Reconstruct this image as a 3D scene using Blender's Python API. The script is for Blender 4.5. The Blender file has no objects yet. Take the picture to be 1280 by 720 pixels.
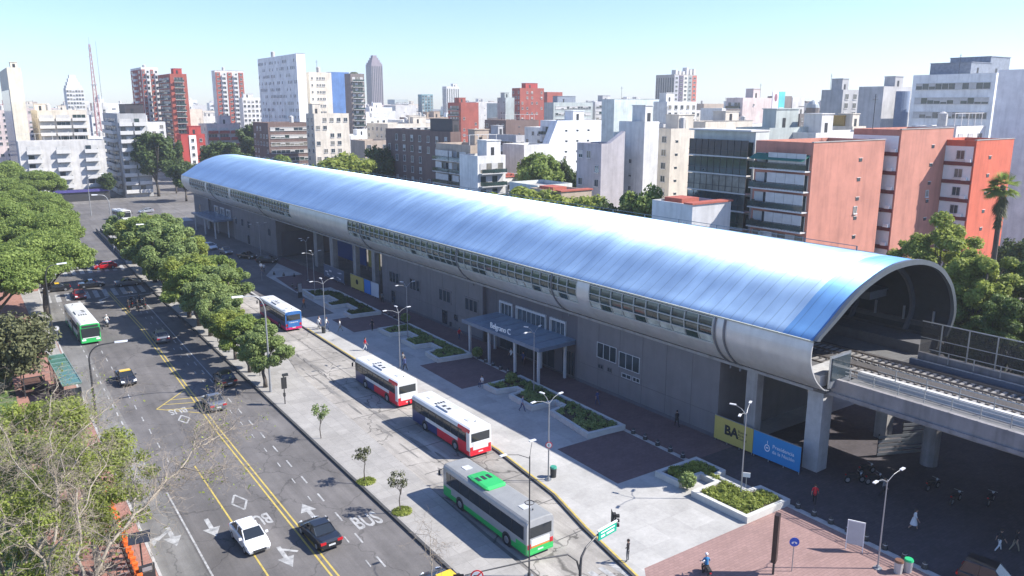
import bpy, math, random
import numpy as np
from mathutils import Vector, Matrix
C = bpy.context.scene.collection
PI = math.pi
rad = math.radians
# ---------------------------------------------------------------- camera
cam = bpy.data.objects.new('camera', bpy.data.cameras.new('camera'))
C.objects.link(cam)
cam.location = (0, 0, 32.0)
cam.rotation_euler = (rad(90-12.953), 0, rad(-34.301))
cam.data.lens = 28.125; cam.data.sensor_width = 36.0
cam.data.clip_start = 0.5; cam.data.clip_end = 9000
bpy.context.scene.camera = cam
# ---------------------------------------------------------------- sky, sun, exposure
SUN_AZ = (0.816, -0.577)      # horizontal direction towards the sun
SUN_EL = 40.5
w = bpy.data.worlds.new("World"); bpy.context.scene.world = w
w.use_nodes = True
nt = w.node_tree; nt.nodes.clear()
sky = nt.nodes.new('ShaderNodeTexSky'); sky.sky_type = 'NISHITA'; sky.sun_disc = False
sky.sun_elevation = rad(SUN_EL); sky.sun_rotation = math.atan2(SUN_AZ[0], SUN_AZ[1])
sky.altitude = 30; sky.air_density = 1.0; sky.dust_density = 0.25; sky.ozone_density = 3.2
bgn = nt.nodes.new('ShaderNodeBackground'); bgn.inputs['Strength'].default_value = 0.11
wo = nt.nodes.new('ShaderNodeOutputWorld')
tint = nt.nodes.new('ShaderNodeMix'); tint.data_type = 'RGBA'; tint.blend_type = 'MULTIPLY'; tint.inputs['Factor'].default_value = 1.0
tint.inputs['B'].default_value = (.80, .87, 1.10, 1)
nt.links.new(sky.outputs[0], tint.inputs['A']); nt.links.new(tint.outputs['Result'], bgn.inputs['Color']); nt.links.new(bgn.outputs[0], wo.inputs['Surface'])
sl = bpy.data.lights.new('sun', 'SUN'); sl.energy = 5.0; sl.angle = rad(0.5); sl.color = (1.0, 0.95, 0.88)
so = bpy.data.objects.new('sun', sl); C.objects.link(so)
ce, se = math.cos(rad(SUN_EL)), math.sin(rad(SUN_EL))
so.rotation_euler = Vector((SUN_AZ[0]*ce, SUN_AZ[1]*ce, se)).to_track_quat('Z', 'Y').to_euler()
vs = bpy.context.scene.view_settings
vs.view_transform = 'Standard'; vs.look = 'None'; vs.gamma = 1.0; vs.exposure = 0.98; vs.use_curve_mapping = False
cy = bpy.context.scene.cycles
cy.max_bounces = 6; cy.diffuse_bounces = 3; cy.glossy_bounces = 3; cy.transmission_bounces = 3; cy.transparent_max_bounces = 6
cy.volume_bounces = 0
# ---------------------------------------------------------------- materials
MATS = {}
def node_mat(name):
    m = bpy.data.materials.new(name); m.use_nodes = True
    return m, m.node_tree, m.node_tree.nodes['Principled BSDF']
def mat(name, col, rough=.8, metal=0.0, var=.18, scale=1.5, spec=.5, streak=0.0, bump=0.0, bscale=20, emit=None, coat=0.0):
    """plain surface with soft large and fine variation and optional vertical weather streaks"""
    if name in MATS: return MATS[name]
    m, t, b = node_mat(name)
    N, L = t.nodes, t.links
    tc = N.new('ShaderNodeTexCoord')
    col = tuple(col)+(1,)
    b.inputs['Roughness'].default_value = rough; b.inputs['Metallic'].default_value = metal
    b.inputs['Specular IOR Level'].default_value = spec
    b.inputs['Coat Weight'].default_value = coat
    if var > 0:
        n1 = N.new('ShaderNodeTexNoise'); n1.inputs['Scale'].default_value = scale; n1.inputs['Detail'].default_value = 6
        n1.inputs['Roughness'].default_value = .65
        L.new(tc.outputs['Object'], n1.inputs['Vector'])
        mr = N.new('ShaderNodeMapRange'); mr.inputs[1].default_value = .3; mr.inputs[2].default_value = .7
        mr.inputs[3].default_value = 1-var; mr.inputs[4].default_value = 1+var*.7
        L.new(n1.outputs['Fac'], mr.inputs[0])
        fac = mr.outputs[0]
        if streak > 0:
            mp = N.new('ShaderNodeMapping'); mp.inputs['Scale'].default_value = (.9, .9, .10)
            L.new(tc.outputs['Object'], mp.inputs['Vector'])
            n2 = N.new('ShaderNodeTexNoise'); n2.inputs['Scale'].default_value = 1.2; n2.inputs['Detail'].default_value = 5
            L.new(mp.outputs[0], n2.inputs['Vector'])
            m2 = N.new('ShaderNodeMapRange'); m2.inputs[1].default_value = .48; m2.inputs[2].default_value = .72
            m2.inputs[3].default_value = 1; m2.inputs[4].default_value = 1-streak
            L.new(n2.outputs['Fac'], m2.inputs[0])
            mm = N.new('ShaderNodeMath'); mm.operation = 'MULTIPLY'
            L.new(fac, mm.inputs[0]); L.new(m2.outputs[0], mm.inputs[1]); fac = mm.outputs[0]
        vm = N.new('ShaderNodeVectorMath'); vm.operation = 'SCALE'
        vm.inputs[0].default_value = col[:3]
        L.new(fac, vm.inputs['Scale']); L.new(vm.outputs[0], b.inputs['Base Color'])
    else:
        b.inputs['Base Color'].default_value = col
    if bump > 0:
        n3 = N.new('ShaderNodeTexNoise'); n3.inputs['Scale'].default_value = bscale; n3.inputs['Detail'].default_value = 3
        L.new(tc.outputs['Object'], n3.inputs['Vector'])
        bp = N.new('ShaderNodeBump'); bp.inputs['Strength'].default_value = bump; bp.inputs['Distance'].default_value = .02
        L.new(n3.outputs['Fac'], bp.inputs['Height']); L.new(bp.outputs[0], b.inputs['Normal'])
    if emit:
        b.inputs['Emission Color'].default_value = tuple(emit[:3])+(1,); b.inputs['Emission Strength'].default_value = emit[3]
    MATS[name] = m
    return m
def leaf_mat(name, c1, c2, rough=.6, trans=.25):
    if name in MATS: return MATS[name]
    m, t, b = node_mat(name); N, L = t.nodes, t.links
    ge = N.new('ShaderNodeNewGeometry'); tc = N.new('ShaderNodeTexCoord')
    nz = N.new('ShaderNodeTexNoise'); nz.inputs['Scale'].default_value = .55; nz.inputs['Detail'].default_value = 3
    L.new(tc.outputs['Object'], nz.inputs['Vector'])
    ad = N.new('ShaderNodeMath'); ad.operation = 'MULTIPLY_ADD'; ad.inputs[1].default_value = .55; 
    L.new(ge.outputs['Random Per Island'], ad.inputs[0])
    m2 = N.new('ShaderNodeMath'); m2.operation = 'MULTIPLY_ADD'; m2.inputs[1].default_value = 1.6; m2.inputs[2].default_value = -.5
    L.new(nz.outputs['Fac'], m2.inputs[0]); L.new(m2.outputs[0], ad.inputs[2])
    cr = N.new('ShaderNodeMix'); cr.data_type = 'RGBA'; cr.clamp_factor = True
    cr.inputs['A'].default_value = tuple(c1)+(1,); cr.inputs['B'].default_value = tuple(c2)+(1,)
    L.new(ad.outputs[0], cr.inputs['Factor'])
    L.new(cr.outputs['Result'], b.inputs['Base Color'])
    b.inputs['Roughness'].default_value = rough; b.inputs['Specular IOR Level'].default_value = .3
    tr = N.new('ShaderNodeBsdfTranslucent'); L.new(cr.outputs['Result'], tr.inputs['Color'])
    mx = N.new('ShaderNodeMixShader'); mx.inputs[0].default_value = trans
    out = N['Material Output']
    L.new(b.outputs[0], mx.inputs[1]); L.new(tr.outputs[0], mx.inputs[2]); L.new(mx.outputs[0], out.inputs['Surface'])
    MATS[name] = m
    return m
# ---------------------------------------------------------------- mesh collector
class MB:
    def __init__(s): s.v = []; s.f = []; s.m = []
    def add(s, vs, fs, m=0):
        o = len(s.v); s.v += [tuple(p) for p in vs]
        s.f += [tuple(o+i for i in f) for f in fs]; s.m += [m]*len(fs); return s
    def box(s, x0, x1, y0, y1, z0, z1, m=0):
        return s.add([(x0,y0,z0),(x1,y0,z0),(x1,y1,z0),(x0,y1,z0),(x0,y0,z1),(x1,y0,z1),(x1,y1,z1),(x0,y1,z1)],
              [(0,3,2,1),(4,5,6,7),(0,1,5,4),(1,2,6,5),(2,3,7,6),(3,0,4,7)], m)
    def cb(s, c, d, m=0):
        return s.box(c[0]-d[0]/2, c[0]+d[0]/2, c[1]-d[1]/2, c[1]+d[1]/2, c[2]-d[2]/2, c[2]+d[2]/2, m)
    def prism(s, pts, z0, z1, m=0, mtop=None):
        n = len(pts)
        s.add([(p[0],p[1],z0) for p in pts]+[(p[0],p[1],z1) for p in pts], [(i,(i+1)%n,n+(i+1)%n,n+i) for i in range(n)], m)
        o = len(s.v)-2*n
        s.f.append(tuple(o+n+i for i in range(n))); s.m.append(m if mtop is None else mtop)
        s.f.append(tuple(o+i for i in reversed(range(n)))); s.m.append(m)
        return s
    def sideprism(s, pts, x0, x1, m=0):       # polygon in (y,z) extruded along x
        n = len(pts)
        s.add([(x0,p[0],p[1]) for p in pts]+[(x1,p[0],p[1]) for p in pts], [(i,(i+1)%n,n+(i+1)%n,n+i) for i in range(n)], m)
        o = len(s.v)-2*n
        s.f.append(tuple(o+n+i for i in reversed(range(n)))); s.m.append(m)
        s.f.append(tuple(o+i for i in range(n))); s.m.append(m)
        return s
    def tube(s, pts, rs, n=8, m=0, cap=True):
        pts = [Vector(p) for p in pts]
        if not hasattr(rs, '__len__'): rs = [rs]*len(pts)
        o = len(s.v); k = len(pts)
        up = None
        for i, p in enumerate(pts):
            d = (pts[min(i+1,k-1)]-pts[max(i-1,0)])
            d = d.normalized() if d.length > 1e-9 else Vector((0,0,1))
            if up is None: up = Vector((0,0,1)) if abs(d.z) < .9 else Vector((1,0,0))
            a = up - d*up.dot(d)
            if a.length < 1e-4: a = Vector((1,0,0)) - d*d.x
            a.normalize(); b = d.cross(a); up = a
            for j in range(n):
                t = 2*PI*j/n
                s.v.append(tuple(p+(a*math.cos(t)+b*math.sin(t))*rs[i]))
        for i in range(k-1):
            for j in range(n):
                s.f.append((o+i*n+j, o+i*n+(j+1)%n, o+(i+1)*n+(j+1)%n, o+(i+1)*n+j)); s.m.append(m)
        if cap:
            s.f.append(tuple(o+j for j in reversed(range(n)))); s.m.append(m)
            s.f.append(tuple(o+(k-1)*n+j for j in range(n))); s.m.append(m)
        return s
    def loft(s, rings, m=0, closed=True, cap=True, fm=None):
        n = len(rings[0]); o = len(s.v)
        for r in rings: s.v += [tuple(p) for p in r]
        for i in range(len(rings)-1):
            for j in range(n if closed else n-1):
                s.f.append((o+i*n+j, o+i*n+(j+1)%n, o+(i+1)*n+(j+1)%n, o+(i+1)*n+j))
                s.m.append(fm(i,j) if fm else m)
        if cap and closed:
            s.f.append(tuple(o+j for j in reversed(range(n)))); s.m.append(fm(-1,0) if fm else m)
            s.f.append(tuple(o+(len(rings)-1)*n+j for j in range(n))); s.m.append(fm(-2,0) if fm else m)
        return s
    def xf(s, M, start=0):
        for i in range(start, len(s.v)): s.v[i] = tuple(M @ Vector(s.v[i]))
        return s
    def ball(s, c, r, n=8, k=6, m=0, sc=(1,1,1)):
        rings = []
        for i in range(1, k):
            a = PI*i/k
            rings.append([(c[0]+r*sc[0]*math.sin(a)*math.cos(2*PI*j/n), c[1]+r*sc[1]*math.sin(a)*math.sin(2*PI*j/n), c[2]-r*sc[2]*math.cos(a)) for j in range(n)])
        return s.loft(rings, m)
    def mesh(s, name, mats, smooth=False):
        me = bpy.data.meshes.new(name); me.from_pydata(s.v, [], s.f)
        if not isinstance(mats, (list, tuple)): mats = [mats]
        for mm in mats: me.materials.append(mm)
        if len(mats) > 1: me.polygons.foreach_set('material_index', s.m)
        if smooth: me.polygons.foreach_set('use_smooth', [True]*len(s.f))
        me.update(); return me
    def build(s, name, mats, parent=None, loc=None, rz=0, smooth=False):
        return link(name, s.mesh(name, mats, smooth), parent, loc, rz)
def link(name, data, parent=None, loc=None, rz=0, rot=None):
    o = bpy.data.objects.new(name, data); C.objects.link(o)
    if parent is not None: o.parent = parent
    if loc is not None: o.location = loc
    if rot is not None: o.rotation_euler = rot
    elif rz: o.rotation_euler = (0,0,rz)
    return o
def tag(o, label=None, cat=None, group=None, kind=None):
    if label: o['label'] = label
    if cat: o['category'] = cat
    if group: o['group'] = group
    if kind: o['kind'] = kind
    return o
def thing(name, label, cat, loc=(0,0,0), rz=0, group=None):
    o = link(name, None, None, loc, rz); return tag(o, label, cat, group)
KIDS = {}
def copy_tree(root, label, loc, rz=0, group=None, scale=None):
    kids = {}
    def rec(o, par):
        c = o.copy(); C.objects.link(c)
        if par is not None: c.parent = par
        for ch in [x for x in ALLCH.get(o.name, [])]: rec(ch, c)
        return c
    build_children(root)
    c = rec(root, None)
    c.location = loc; c.rotation_euler = (0,0,rz)
    if scale: c.scale = scale if hasattr(scale,'__len__') else (scale,)*3
    tag(c, label, None, group)
    return c
ALLCH = {}
def build_children(root):
    if root.name in ALLCH: return
    bypar = {}
    for o in C.objects:
        if o.parent: bypar.setdefault(o.parent.name, []).append(o)
    def rec(o):
        ALLCH[o.name] = bypar.get(o.name, [])
        for c in ALLCH[o.name]: rec(c)
    rec(root)
def text_mesh(s, size, extrude=.01, font_bold=False, align='CENTER', spacing=1.0, offset=0.0):
    cu = bpy.data.curves.new('lettering', 'FONT'); cu.body = s; cu.size = size; cu.extrude = extrude
    cu.align_x = align; cu.align_y = 'CENTER'; cu.space_character = spacing; cu.offset = offset; cu.resolution_u = 3
    ob = bpy.data.objects.new('tmp', cu); C.objects.link(ob)
    dg = bpy.context.evaluated_depsgraph_get()
    me = bpy.data.meshes.new_from_object(ob.evaluated_get(dg))
    bpy.data.objects.remove(ob); bpy.data.curves.remove(cu)
    me.name = 'lettering'
    return me
def text(name, s, size, m, parent, loc, rot, **k):
    me = text_mesh(s, size, **k); me.materials.clear(); me.materials.append(m)
    return link(name, me, parent, loc, rot=rot)
# common materials
M_white = mat('white_paint', (.78,.78,.76), .5, var=.06)
M_dark = mat('dark_metal', (.03,.032,.035), .45, var=.1)
M_black = mat('black_rubber', (.018,.018,.018), .8, var=.1)
M_steel = mat('galvanised_steel', (.36,.38,.40), .4, .6, var=.1)
M_chrome = mat('bright_metal', (.6,.6,.62), .25, .9, var=.04)
M_glass = mat('window_glass', (.035,.05,.06), .08, var=.35, scale=.35, spec=.8)
M_carglass = mat('vehicle_glass', (.02,.025,.03), .06, var=0, spec=.8)
M_frame = mat('window_frame', (.55,.56,.56), .5, var=.05)
M_yellow = mat('yellow_paint', (.75,.52,.03), .55, var=.1)
M_red = mat('red_paint', (.62,.02,.03), .35, var=.05, coat=.3)
M_skin = mat('skin', (.42,.25,.18), .6, var=.04)
BUILDINGS = [
 ('apartment_block', 'lower salmon party wall block with balconies and a green awning facing the station', 'apartment block', 'salmon', 99.0, 116.6, 70.1, 80.1, 26.7, 2.9, ('balc', 1, 0.97, 'awning'), ('vents', (0.66,)), ('parapet',), None),
 ('apartment_block', 'taller salmon wall block with a white and dark red window strip on its left', 'apartment block', 'salmon', 118.7, 133.9, 68.9, 76.9, 28.2, 2.9, ('bands', 1, 1.3, 1.4), ('vents', (0.62,)), ('parapet', 'mast'), None),
 ('apartment_block', 'bright orange red party wall block behind the palm', 'apartment block', 'orange', 132.1, 144.3, 64.2, 72.2, 26.4, 2.9, ('bands', 2, 1.2, 1.3), ('vents', (0.4,)), ('parapet',), None),
 ('apartment_block', 'dark green glazed balcony block with a bright side wall', 'apartment block', 'palegreen', 104.9, 108.2, 85.0, 98.1, 27.7, 2.9, ('glass', 3), None, ('slab',), None),
 ('house', 'low pale grey workshop with stepped gable and red tiled strips behind the station roof', 'house', 'bluegrey', 83.9, 91.9, 78.1, 86.1, 18.2, 2.9, ('vents', (0.15,)), None, ('redstrip',), None),
 ('office_building', 'grey office building with long ribbon windows and plant rooms on the roof', 'office building', 'brightwhite', 227.6, 252.1, 107.8, 130.4, 40.0, 3.9, ('ribbon',), None, ('plant', 'plant2', 'mast'), None),
 ('office_building', 'tall blank pale blue building at the right edge behind the orange wall', 'office building', 'brightwhite', 175.6, 179.1, 68.4, 82.8, 38.7, 2.9, None, None, (), None),
 ('warehouse_block', 'blank grey block with curved blue shutter front left of the ribbon window office', 'building', 'bluegrey', 227.8, 242.8, 139.2, 147.2, 37.1, 2.9, None, ('shutter',), ('hut',), None),
 ('apartment_block', 'grey terraced building with square top windows behind the blank grey block', 'apartment block', 'grey', 241.7, 255.2, 161.8, 169.8, 36.6, 2.9, None, ('grid', 3, 1.8, 1.6, 1.0), ('mast', 'hut'), None),
 ('apartment_block', 'flat purple grey party wall block above the round green tree', 'apartment block', 'lilac', 109.6, 116.0, 127.9, 135.9, 24.0, 2.9, ('grid', 3, 1.2, 1.4, 0.9), None, ('gable',), None),
 ('apartment_block', 'narrow white block with a dark side wall between purple and cream blocks', 'apartment block', 'white', 119.7, 123.9, 126.0, 134.0, 28.4, 2.9, ('grid', 1, 0.8, 0.8, 0.4), None, ('hut', 'tank'), None),
 ('apartment_block', 'cream tall slab with recessed middle bay and two blank flanks', 'apartment block', 'cream', 130.0, 139.6, 128.4, 136.4, 26.7, 2.9, ('grid', 2, 1.3, 1.3, 0.9), ('vents', (0.2,)), ('hut', 'tank'), None),
 ('apartment_block', 'pale cream block with small side windows left of the green glazed block', 'apartment block', 'cream', 148.9, 166.0, 135.8, 143.8, 27.9, 2.9, None, ('grid', 3, 1.1, 1.2, 0.5), ('parapet', 'hut'), None),
 ('apartment_block', 'brilliant white windowless block with a sloping left shoulder', 'apartment block', 'brightwhite', 138.2, 154.2, 180.2, 188.2, 27.5, 2.9, ('balc', 1, 0.8, 'rail'), ('vents', (0.2, 0.45, 0.7)), ('slopeleft', 'hut'), None),
 ('apartment_block', 'dark brown brick block with vertical window bays', 'apartment block', 'brown', 105.1, 108.1, 182.2, 220.5, 25.0, 2.9, ('grid', 8, 1.2, 1.6, 0.9), None, ('darkhut',), None),
 ('apartment_block', 'beige and brown terraced block with glazed top storeys beside the dark brown block', 'apartment block', 'tan', 99.4, 107.4, 163.1, 179.7, 22.5, 2.9, ('balc', 2, 0.95, 'mixed'), None, ('pergola', 'hut'), None),
 ('office_building', 'pale grey office block with four dark ribbon windows', 'office building', 'bluegrey', 151.3, 154.8, 219.5, 249.7, 22.0, 3.4, ('ribbon',), ('ribbon',), ('hut',), None),
 ('apartment_block', 'small white block with thin dark balcony railings', 'apartment block', 'white', 96.2, 103.8, 154.8, 162.8, 20.6, 2.9, None, ('balc', 1, 0.9, 'rail'), ('hut', 'tank'), None),
 ('apartment_tower', 'tall slab tower with a streaky pale grey side and a bright narrow end', 'tower block', 'brightwhite', 119.8, 123.6, 333.8, 385.3, 52.3, 2.9, ('grid', 26, 0.8, 1.1, 0.55), None, ('parapet', 'tank'), None),
 ('apartment_tower', 'cream tower with paired small windows right of the streaky slab', 'tower block', 'cream', 128.9, 139.0, 344.4, 352.4, 45.4, 2.9, None, ('pairs', 3), ('tank', 'mast'), None),
 ('office_tower', 'blue chequered glass tower behind the cream tower', 'office tower', 'chequer', 205.8, 218.6, 511.2, 519.2, 52.3, 2.9, None, None, (), None),
 ('apartment_tower', 'slim brown tower with a column of white balconies', 'tower block', 'darkgrey', 174.8, 182.5, 406.8, 414.8, 47.6, 2.9, None, ('balc', 1, 0.85, 'rail'), ('roofplants',), None),
 ('office_tower', 'slender grey skyscraper with rounded crown', 'skyscraper', 'rose', 395.3, 409.0, 860.5, 875.6, 75.9, 2.9, ('strips',), ('strips',), ('crown',), None),
 ('apartment_tower', 'white and red tower with balcony columns left of the red brick tower', 'tower block', 'white', 85.3, 93.7, 475.0, 505.8, 51.1, 2.9, ('redstripes', 3), ('redstripes', 4), ('tank',), None),
 ('apartment_tower', 'red brick tower with stacked balconies and a red crown', 'tower block', 'redbrick', 91.8, 99.8, 438.4, 467.4, 46.8, 2.9, ('balc', 1, 0.8, 'rail'), ('balc', 1, 0.6, 'rail'), ('redhut',), None),
 ('apartment_tower', 'tower striped red brick, white and dark window columns', 'tower block', 'white', 143.7, 162.2, 553.8, 561.8, 53.3, 2.9, None, ('redstripes', 5), ('parapet', 'tank'), None),
 ('apartment_block', 'white block behind the striped tower, half hidden by it', 'apartment block', 'white', 150.4, 163.0, 519.5, 527.5, 35.9, 2.9, None, ('grid', 5, 1.4, 1.4, 1), ('hut',), None),
 ('office_tower', 'cream windowless tower leaning against the left edge with a blue glass side', 'office tower', 'creamlight', 18.6, 23.2, 363.7, 423.7, 45.4, 2.9, ('blueglass',), None, ('hut',), None),
 ('apartment_block', 'long pale apartment block closing the end of the avenue', 'apartment block', 'palegrey', 16.2, 41.8, 311.1, 319.2, 20.0, 2.9, None, ('balc', 3, 0.5, 'solid'), ('pergola',), None),
 ('apartment_block', 'grey terraced apartment block behind the big dark tree', 'apartment block', 'grey', 46.4, 55.6, 309.1, 341.8, 28.8, 2.9, ('balc', 1, 0.9, 'solid'), ('balc', 2, 0.9, 'solid'), ('hut', 'darkhut'), None),
 ('apartment_block', 'cream stepped penthouse block above the long pale block', 'apartment block', 'cream', 27.7, 45.4, 377.9, 410.3, 29.5, 2.9, ('grid', 3, 1.8, 1.6, 0.9), ('balc', 3, 0.9, 'solid'), ('hut', 'tank'), None),
 ('apartment_tower', 'white terraced tower tapering to the top left of the antenna mast', 'tower block', 'white', 71.9, 83.7, 699.5, 715.6, 43.7, 2.9, None, ('grid', 6, 1.6, 1.4, 1), ('crown',), None),
 ('church_tower', 'white church like tower with a round cupola right of the mast', 'tower', 'white', 82.5, 90.1, 639.6, 647.6, 33.1, 2.9, None, ('grid', 2, 1.4, 2.4, 0.6), ('cupola',), None),
 ('apartment_block', 'low bright red block with a white window column', 'apartment block', 'red', 74.5, 83.8, 345.8, 353.8, 20.1, 2.9, None, ('redcol',), ('hut',), None),
 ('apartment_block', 'pink terraced block with red balcony fronts', 'apartment block', 'pinkwhite', 93.4, 108.4, 381.0, 395.5, 23.2, 2.9, ('grid', 2, 1.4, 1.4, 0.8), ('balc', 3, 0.9, 'red'), ('hut',), None),
 ('apartment_tower', 'dark red stepped tower above the grey office roofs', 'tower block', 'redbrick', 265.1, 281.9, 380.6, 388.6, 40.8, 2.9, ('grid', 3, 1.2, 1.4, 0.7), ('grid', 5, 1.0, 1.2, 0.5), ('redhut',), None),
 ('apartment_block', 'smaller dark red block right of the stepped red tower', 'apartment block', 'redbrick', 320.6, 333.1, 429.3, 437.3, 39.6, 2.9, None, None, (), None),
 ('office_building', 'green grey office building with horizontal windows and white roof huts', 'office building', 'greygreen', 254.8, 280.9, 335.7, 343.7, 32.8, 3.2, None, ('ribbon',), ('plant', 'hut'), None),
 ('office_building', 'blue grey office block between the green grey one and the pale mint block', 'office building', 'bluegrey', 285.8, 299.4, 339.5, 347.5, 33.3, 3.2, None, ('ribbon',), ('hut',), None),
 ('apartment_block', 'broad pale mint windowless block under the striped tower', 'apartment block', 'mint', 229.4, 260.1, 260.2, 268.2, 34.0, 2.9, None, ('vents', (0.5,)), ('parapet', 'mast'), None),
 ('apartment_block', 'white block with many dark windows right below the striped tower', 'apartment block', 'white', 243.8, 261.3, 243.8, 251.8, 33.0, 2.9, None, ('grid', 5, 1.5, 1.5, 0.95), ('hut',), None),
 ('apartment_tower', 'wide tower with grey, white and red vertical stripes and turrets', 'tower block', 'stripetower', 420.4, 442.8, 414.5, 432.6, 52.2, 2.9, ('strips',), ('stripes2',), ('turrets',), None),
 ('apartment_block', 'pinkish white block with small windows behind the billboard', 'apartment block', 'pinkwhite', 245.4, 262.1, 205.9, 213.9, 34.3, 2.9, ('balc', 1, 0.8, 'rail'), ('grid', 4, 0.7, 0.8, 0.35), ('mast', 'hut'), None),
 ('office_tower', 'small teal glass tower on the far skyline', 'office tower', 'teal', 389.1, 401.9, 730.8, 738.8, 41.4, 2.9, ('strips',), ('grid', 4, 2.4, 2.0, 1), (), None),
 ('apartment_tower', 'pale twin shafted tower on the far skyline right of the teal tower', 'tower block', 'white', 390.1, 404.2, 682.4, 690.4, 48.3, 2.9, ('strips',), ('strips',), ('hut',), None),
 ('apartment_block', 'brown and red block with white balconies below the far pale tower', 'apartment block', 'redbrick', 220.8, 231.7, 371.3, 384.8, 32.8, 2.9, ('balc', 1, 0.7, 'rail'), ('grid', 3, 1, 1.2, 0.5), ('hut',), None),
 ('apartment_block', 'pale grey slab with blank wall left of the stepped red tower', 'apartment block', 'greygreen', 246.2, 252.0, 367.1, 375.1, 35.4, 2.9, ('grid', 3, 1, 1.2, 0.5), None, ('hut',), None),
 ('apartment_block', 'dark narrow block behind the billboard with white balcony dots', 'apartment block', 'darkgrey', 275.3, 280.4, 210.5, 218.5, 35.1, 2.9, ('balc', 1, 0.9, 'rail'), None, (), None),
 ('apartment_block', 'pale wall block right of the dark narrow block', 'apartment block', 'palegrey', 286.8, 294.8, 214.9, 222.9, 34.6, 2.9, None, None, (), None),
 ('mansion_block', 'dark old building with dome shaped roof and small white dormers', 'building', 'darkstone', 288.5, 315.9, 212.0, 220.0, 28.1, 2.9, None, ('grid', 9, 0.9, 1.2, 0.9), ('cupola', 'hut'), None),
 ('apartment_block', 'ochre and white stepped house above the left salmon wall', 'house', 'cream', 176.1, 181.6, 114.5, 122.5, 26.8, 2.9, None, ('grid', 1, 1.6, 1.6, 1), ('hut', 'ochre'), None),
 ('apartment_block', 'long white rooftop storey above the left salmon wall', 'house', 'white', 133.1, 156.3, 94.0, 102.0, 26.7, 2.9, None, ('grid', 5, 1.4, 1.4, 0.8), ('tank', 'hut'), None),
 ('apartment_block', 'grey white block with slanted shadow above the green awning', 'apartment block', 'greygreen', 126.1, 139.7, 99.1, 107.1, 27.6, 2.9, None, ('grid', 2, 1.5, 1.5, 0.6), ('hut',), None),
 ('apartment_block', 'white rooftop terraces above the right salmon wall', 'house', 'white', 155.1, 165.9, 79.4, 87.4, 27.9, 2.9, None, ('grid', 3, 1.5, 1.6, 0.8), ('pergola', 'tank'), None),
 ('house', 'low white house row with red roof terrace behind the station', 'house', 'white', 106.4, 114.8, 158.7, 168.7, 15.0, 2.9, None, ('grid', 4, 1.0, 1.2, 0.8), ('redstrip',), None),
 ('house', 'low house with pale metal roof right of the green grey tree', 'house', 'palegreen', 94.7, 103.5, 129.7, 139.7, 16.1, 2.9, None, ('grid', 2, 1.0, 1.2, 0.8), (), None),
 ('house', 'low house with red tiled roof beside the purple party wall', 'house', 'tan', 92.3, 99.7, 118.9, 128.9, 15.9, 2.9, None, ('grid', 2, 1, 1.2, 0.6), ('redstrip',), None),
 ('apartment_block', 'low cream block under the slim brown tower', 'apartment block', 'cream', 111.6, 125.6, 295.6, 304.0, 28.5, 2.9, ('grid', 2, 1.4, 1.4, 0.8), ('grid', 5, 1.4, 1.4, 0.7), ('hut',), None),
 ('apartment_block', 'small beige block with arched loggia left of the dark brown block', 'apartment block', 'tan', 113.5, 122.4, 254.6, 266.6, 19.9, 2.9, None, ('grid', 3, 1.4, 1.6, 0.8), (), None),
 ('house', 'white low block between tree crowns below the brilliant white block', 'house', 'white', 119.8, 128.7, 170.1, 180.1, 21.8, 2.9, None, None, (), None),
]
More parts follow.
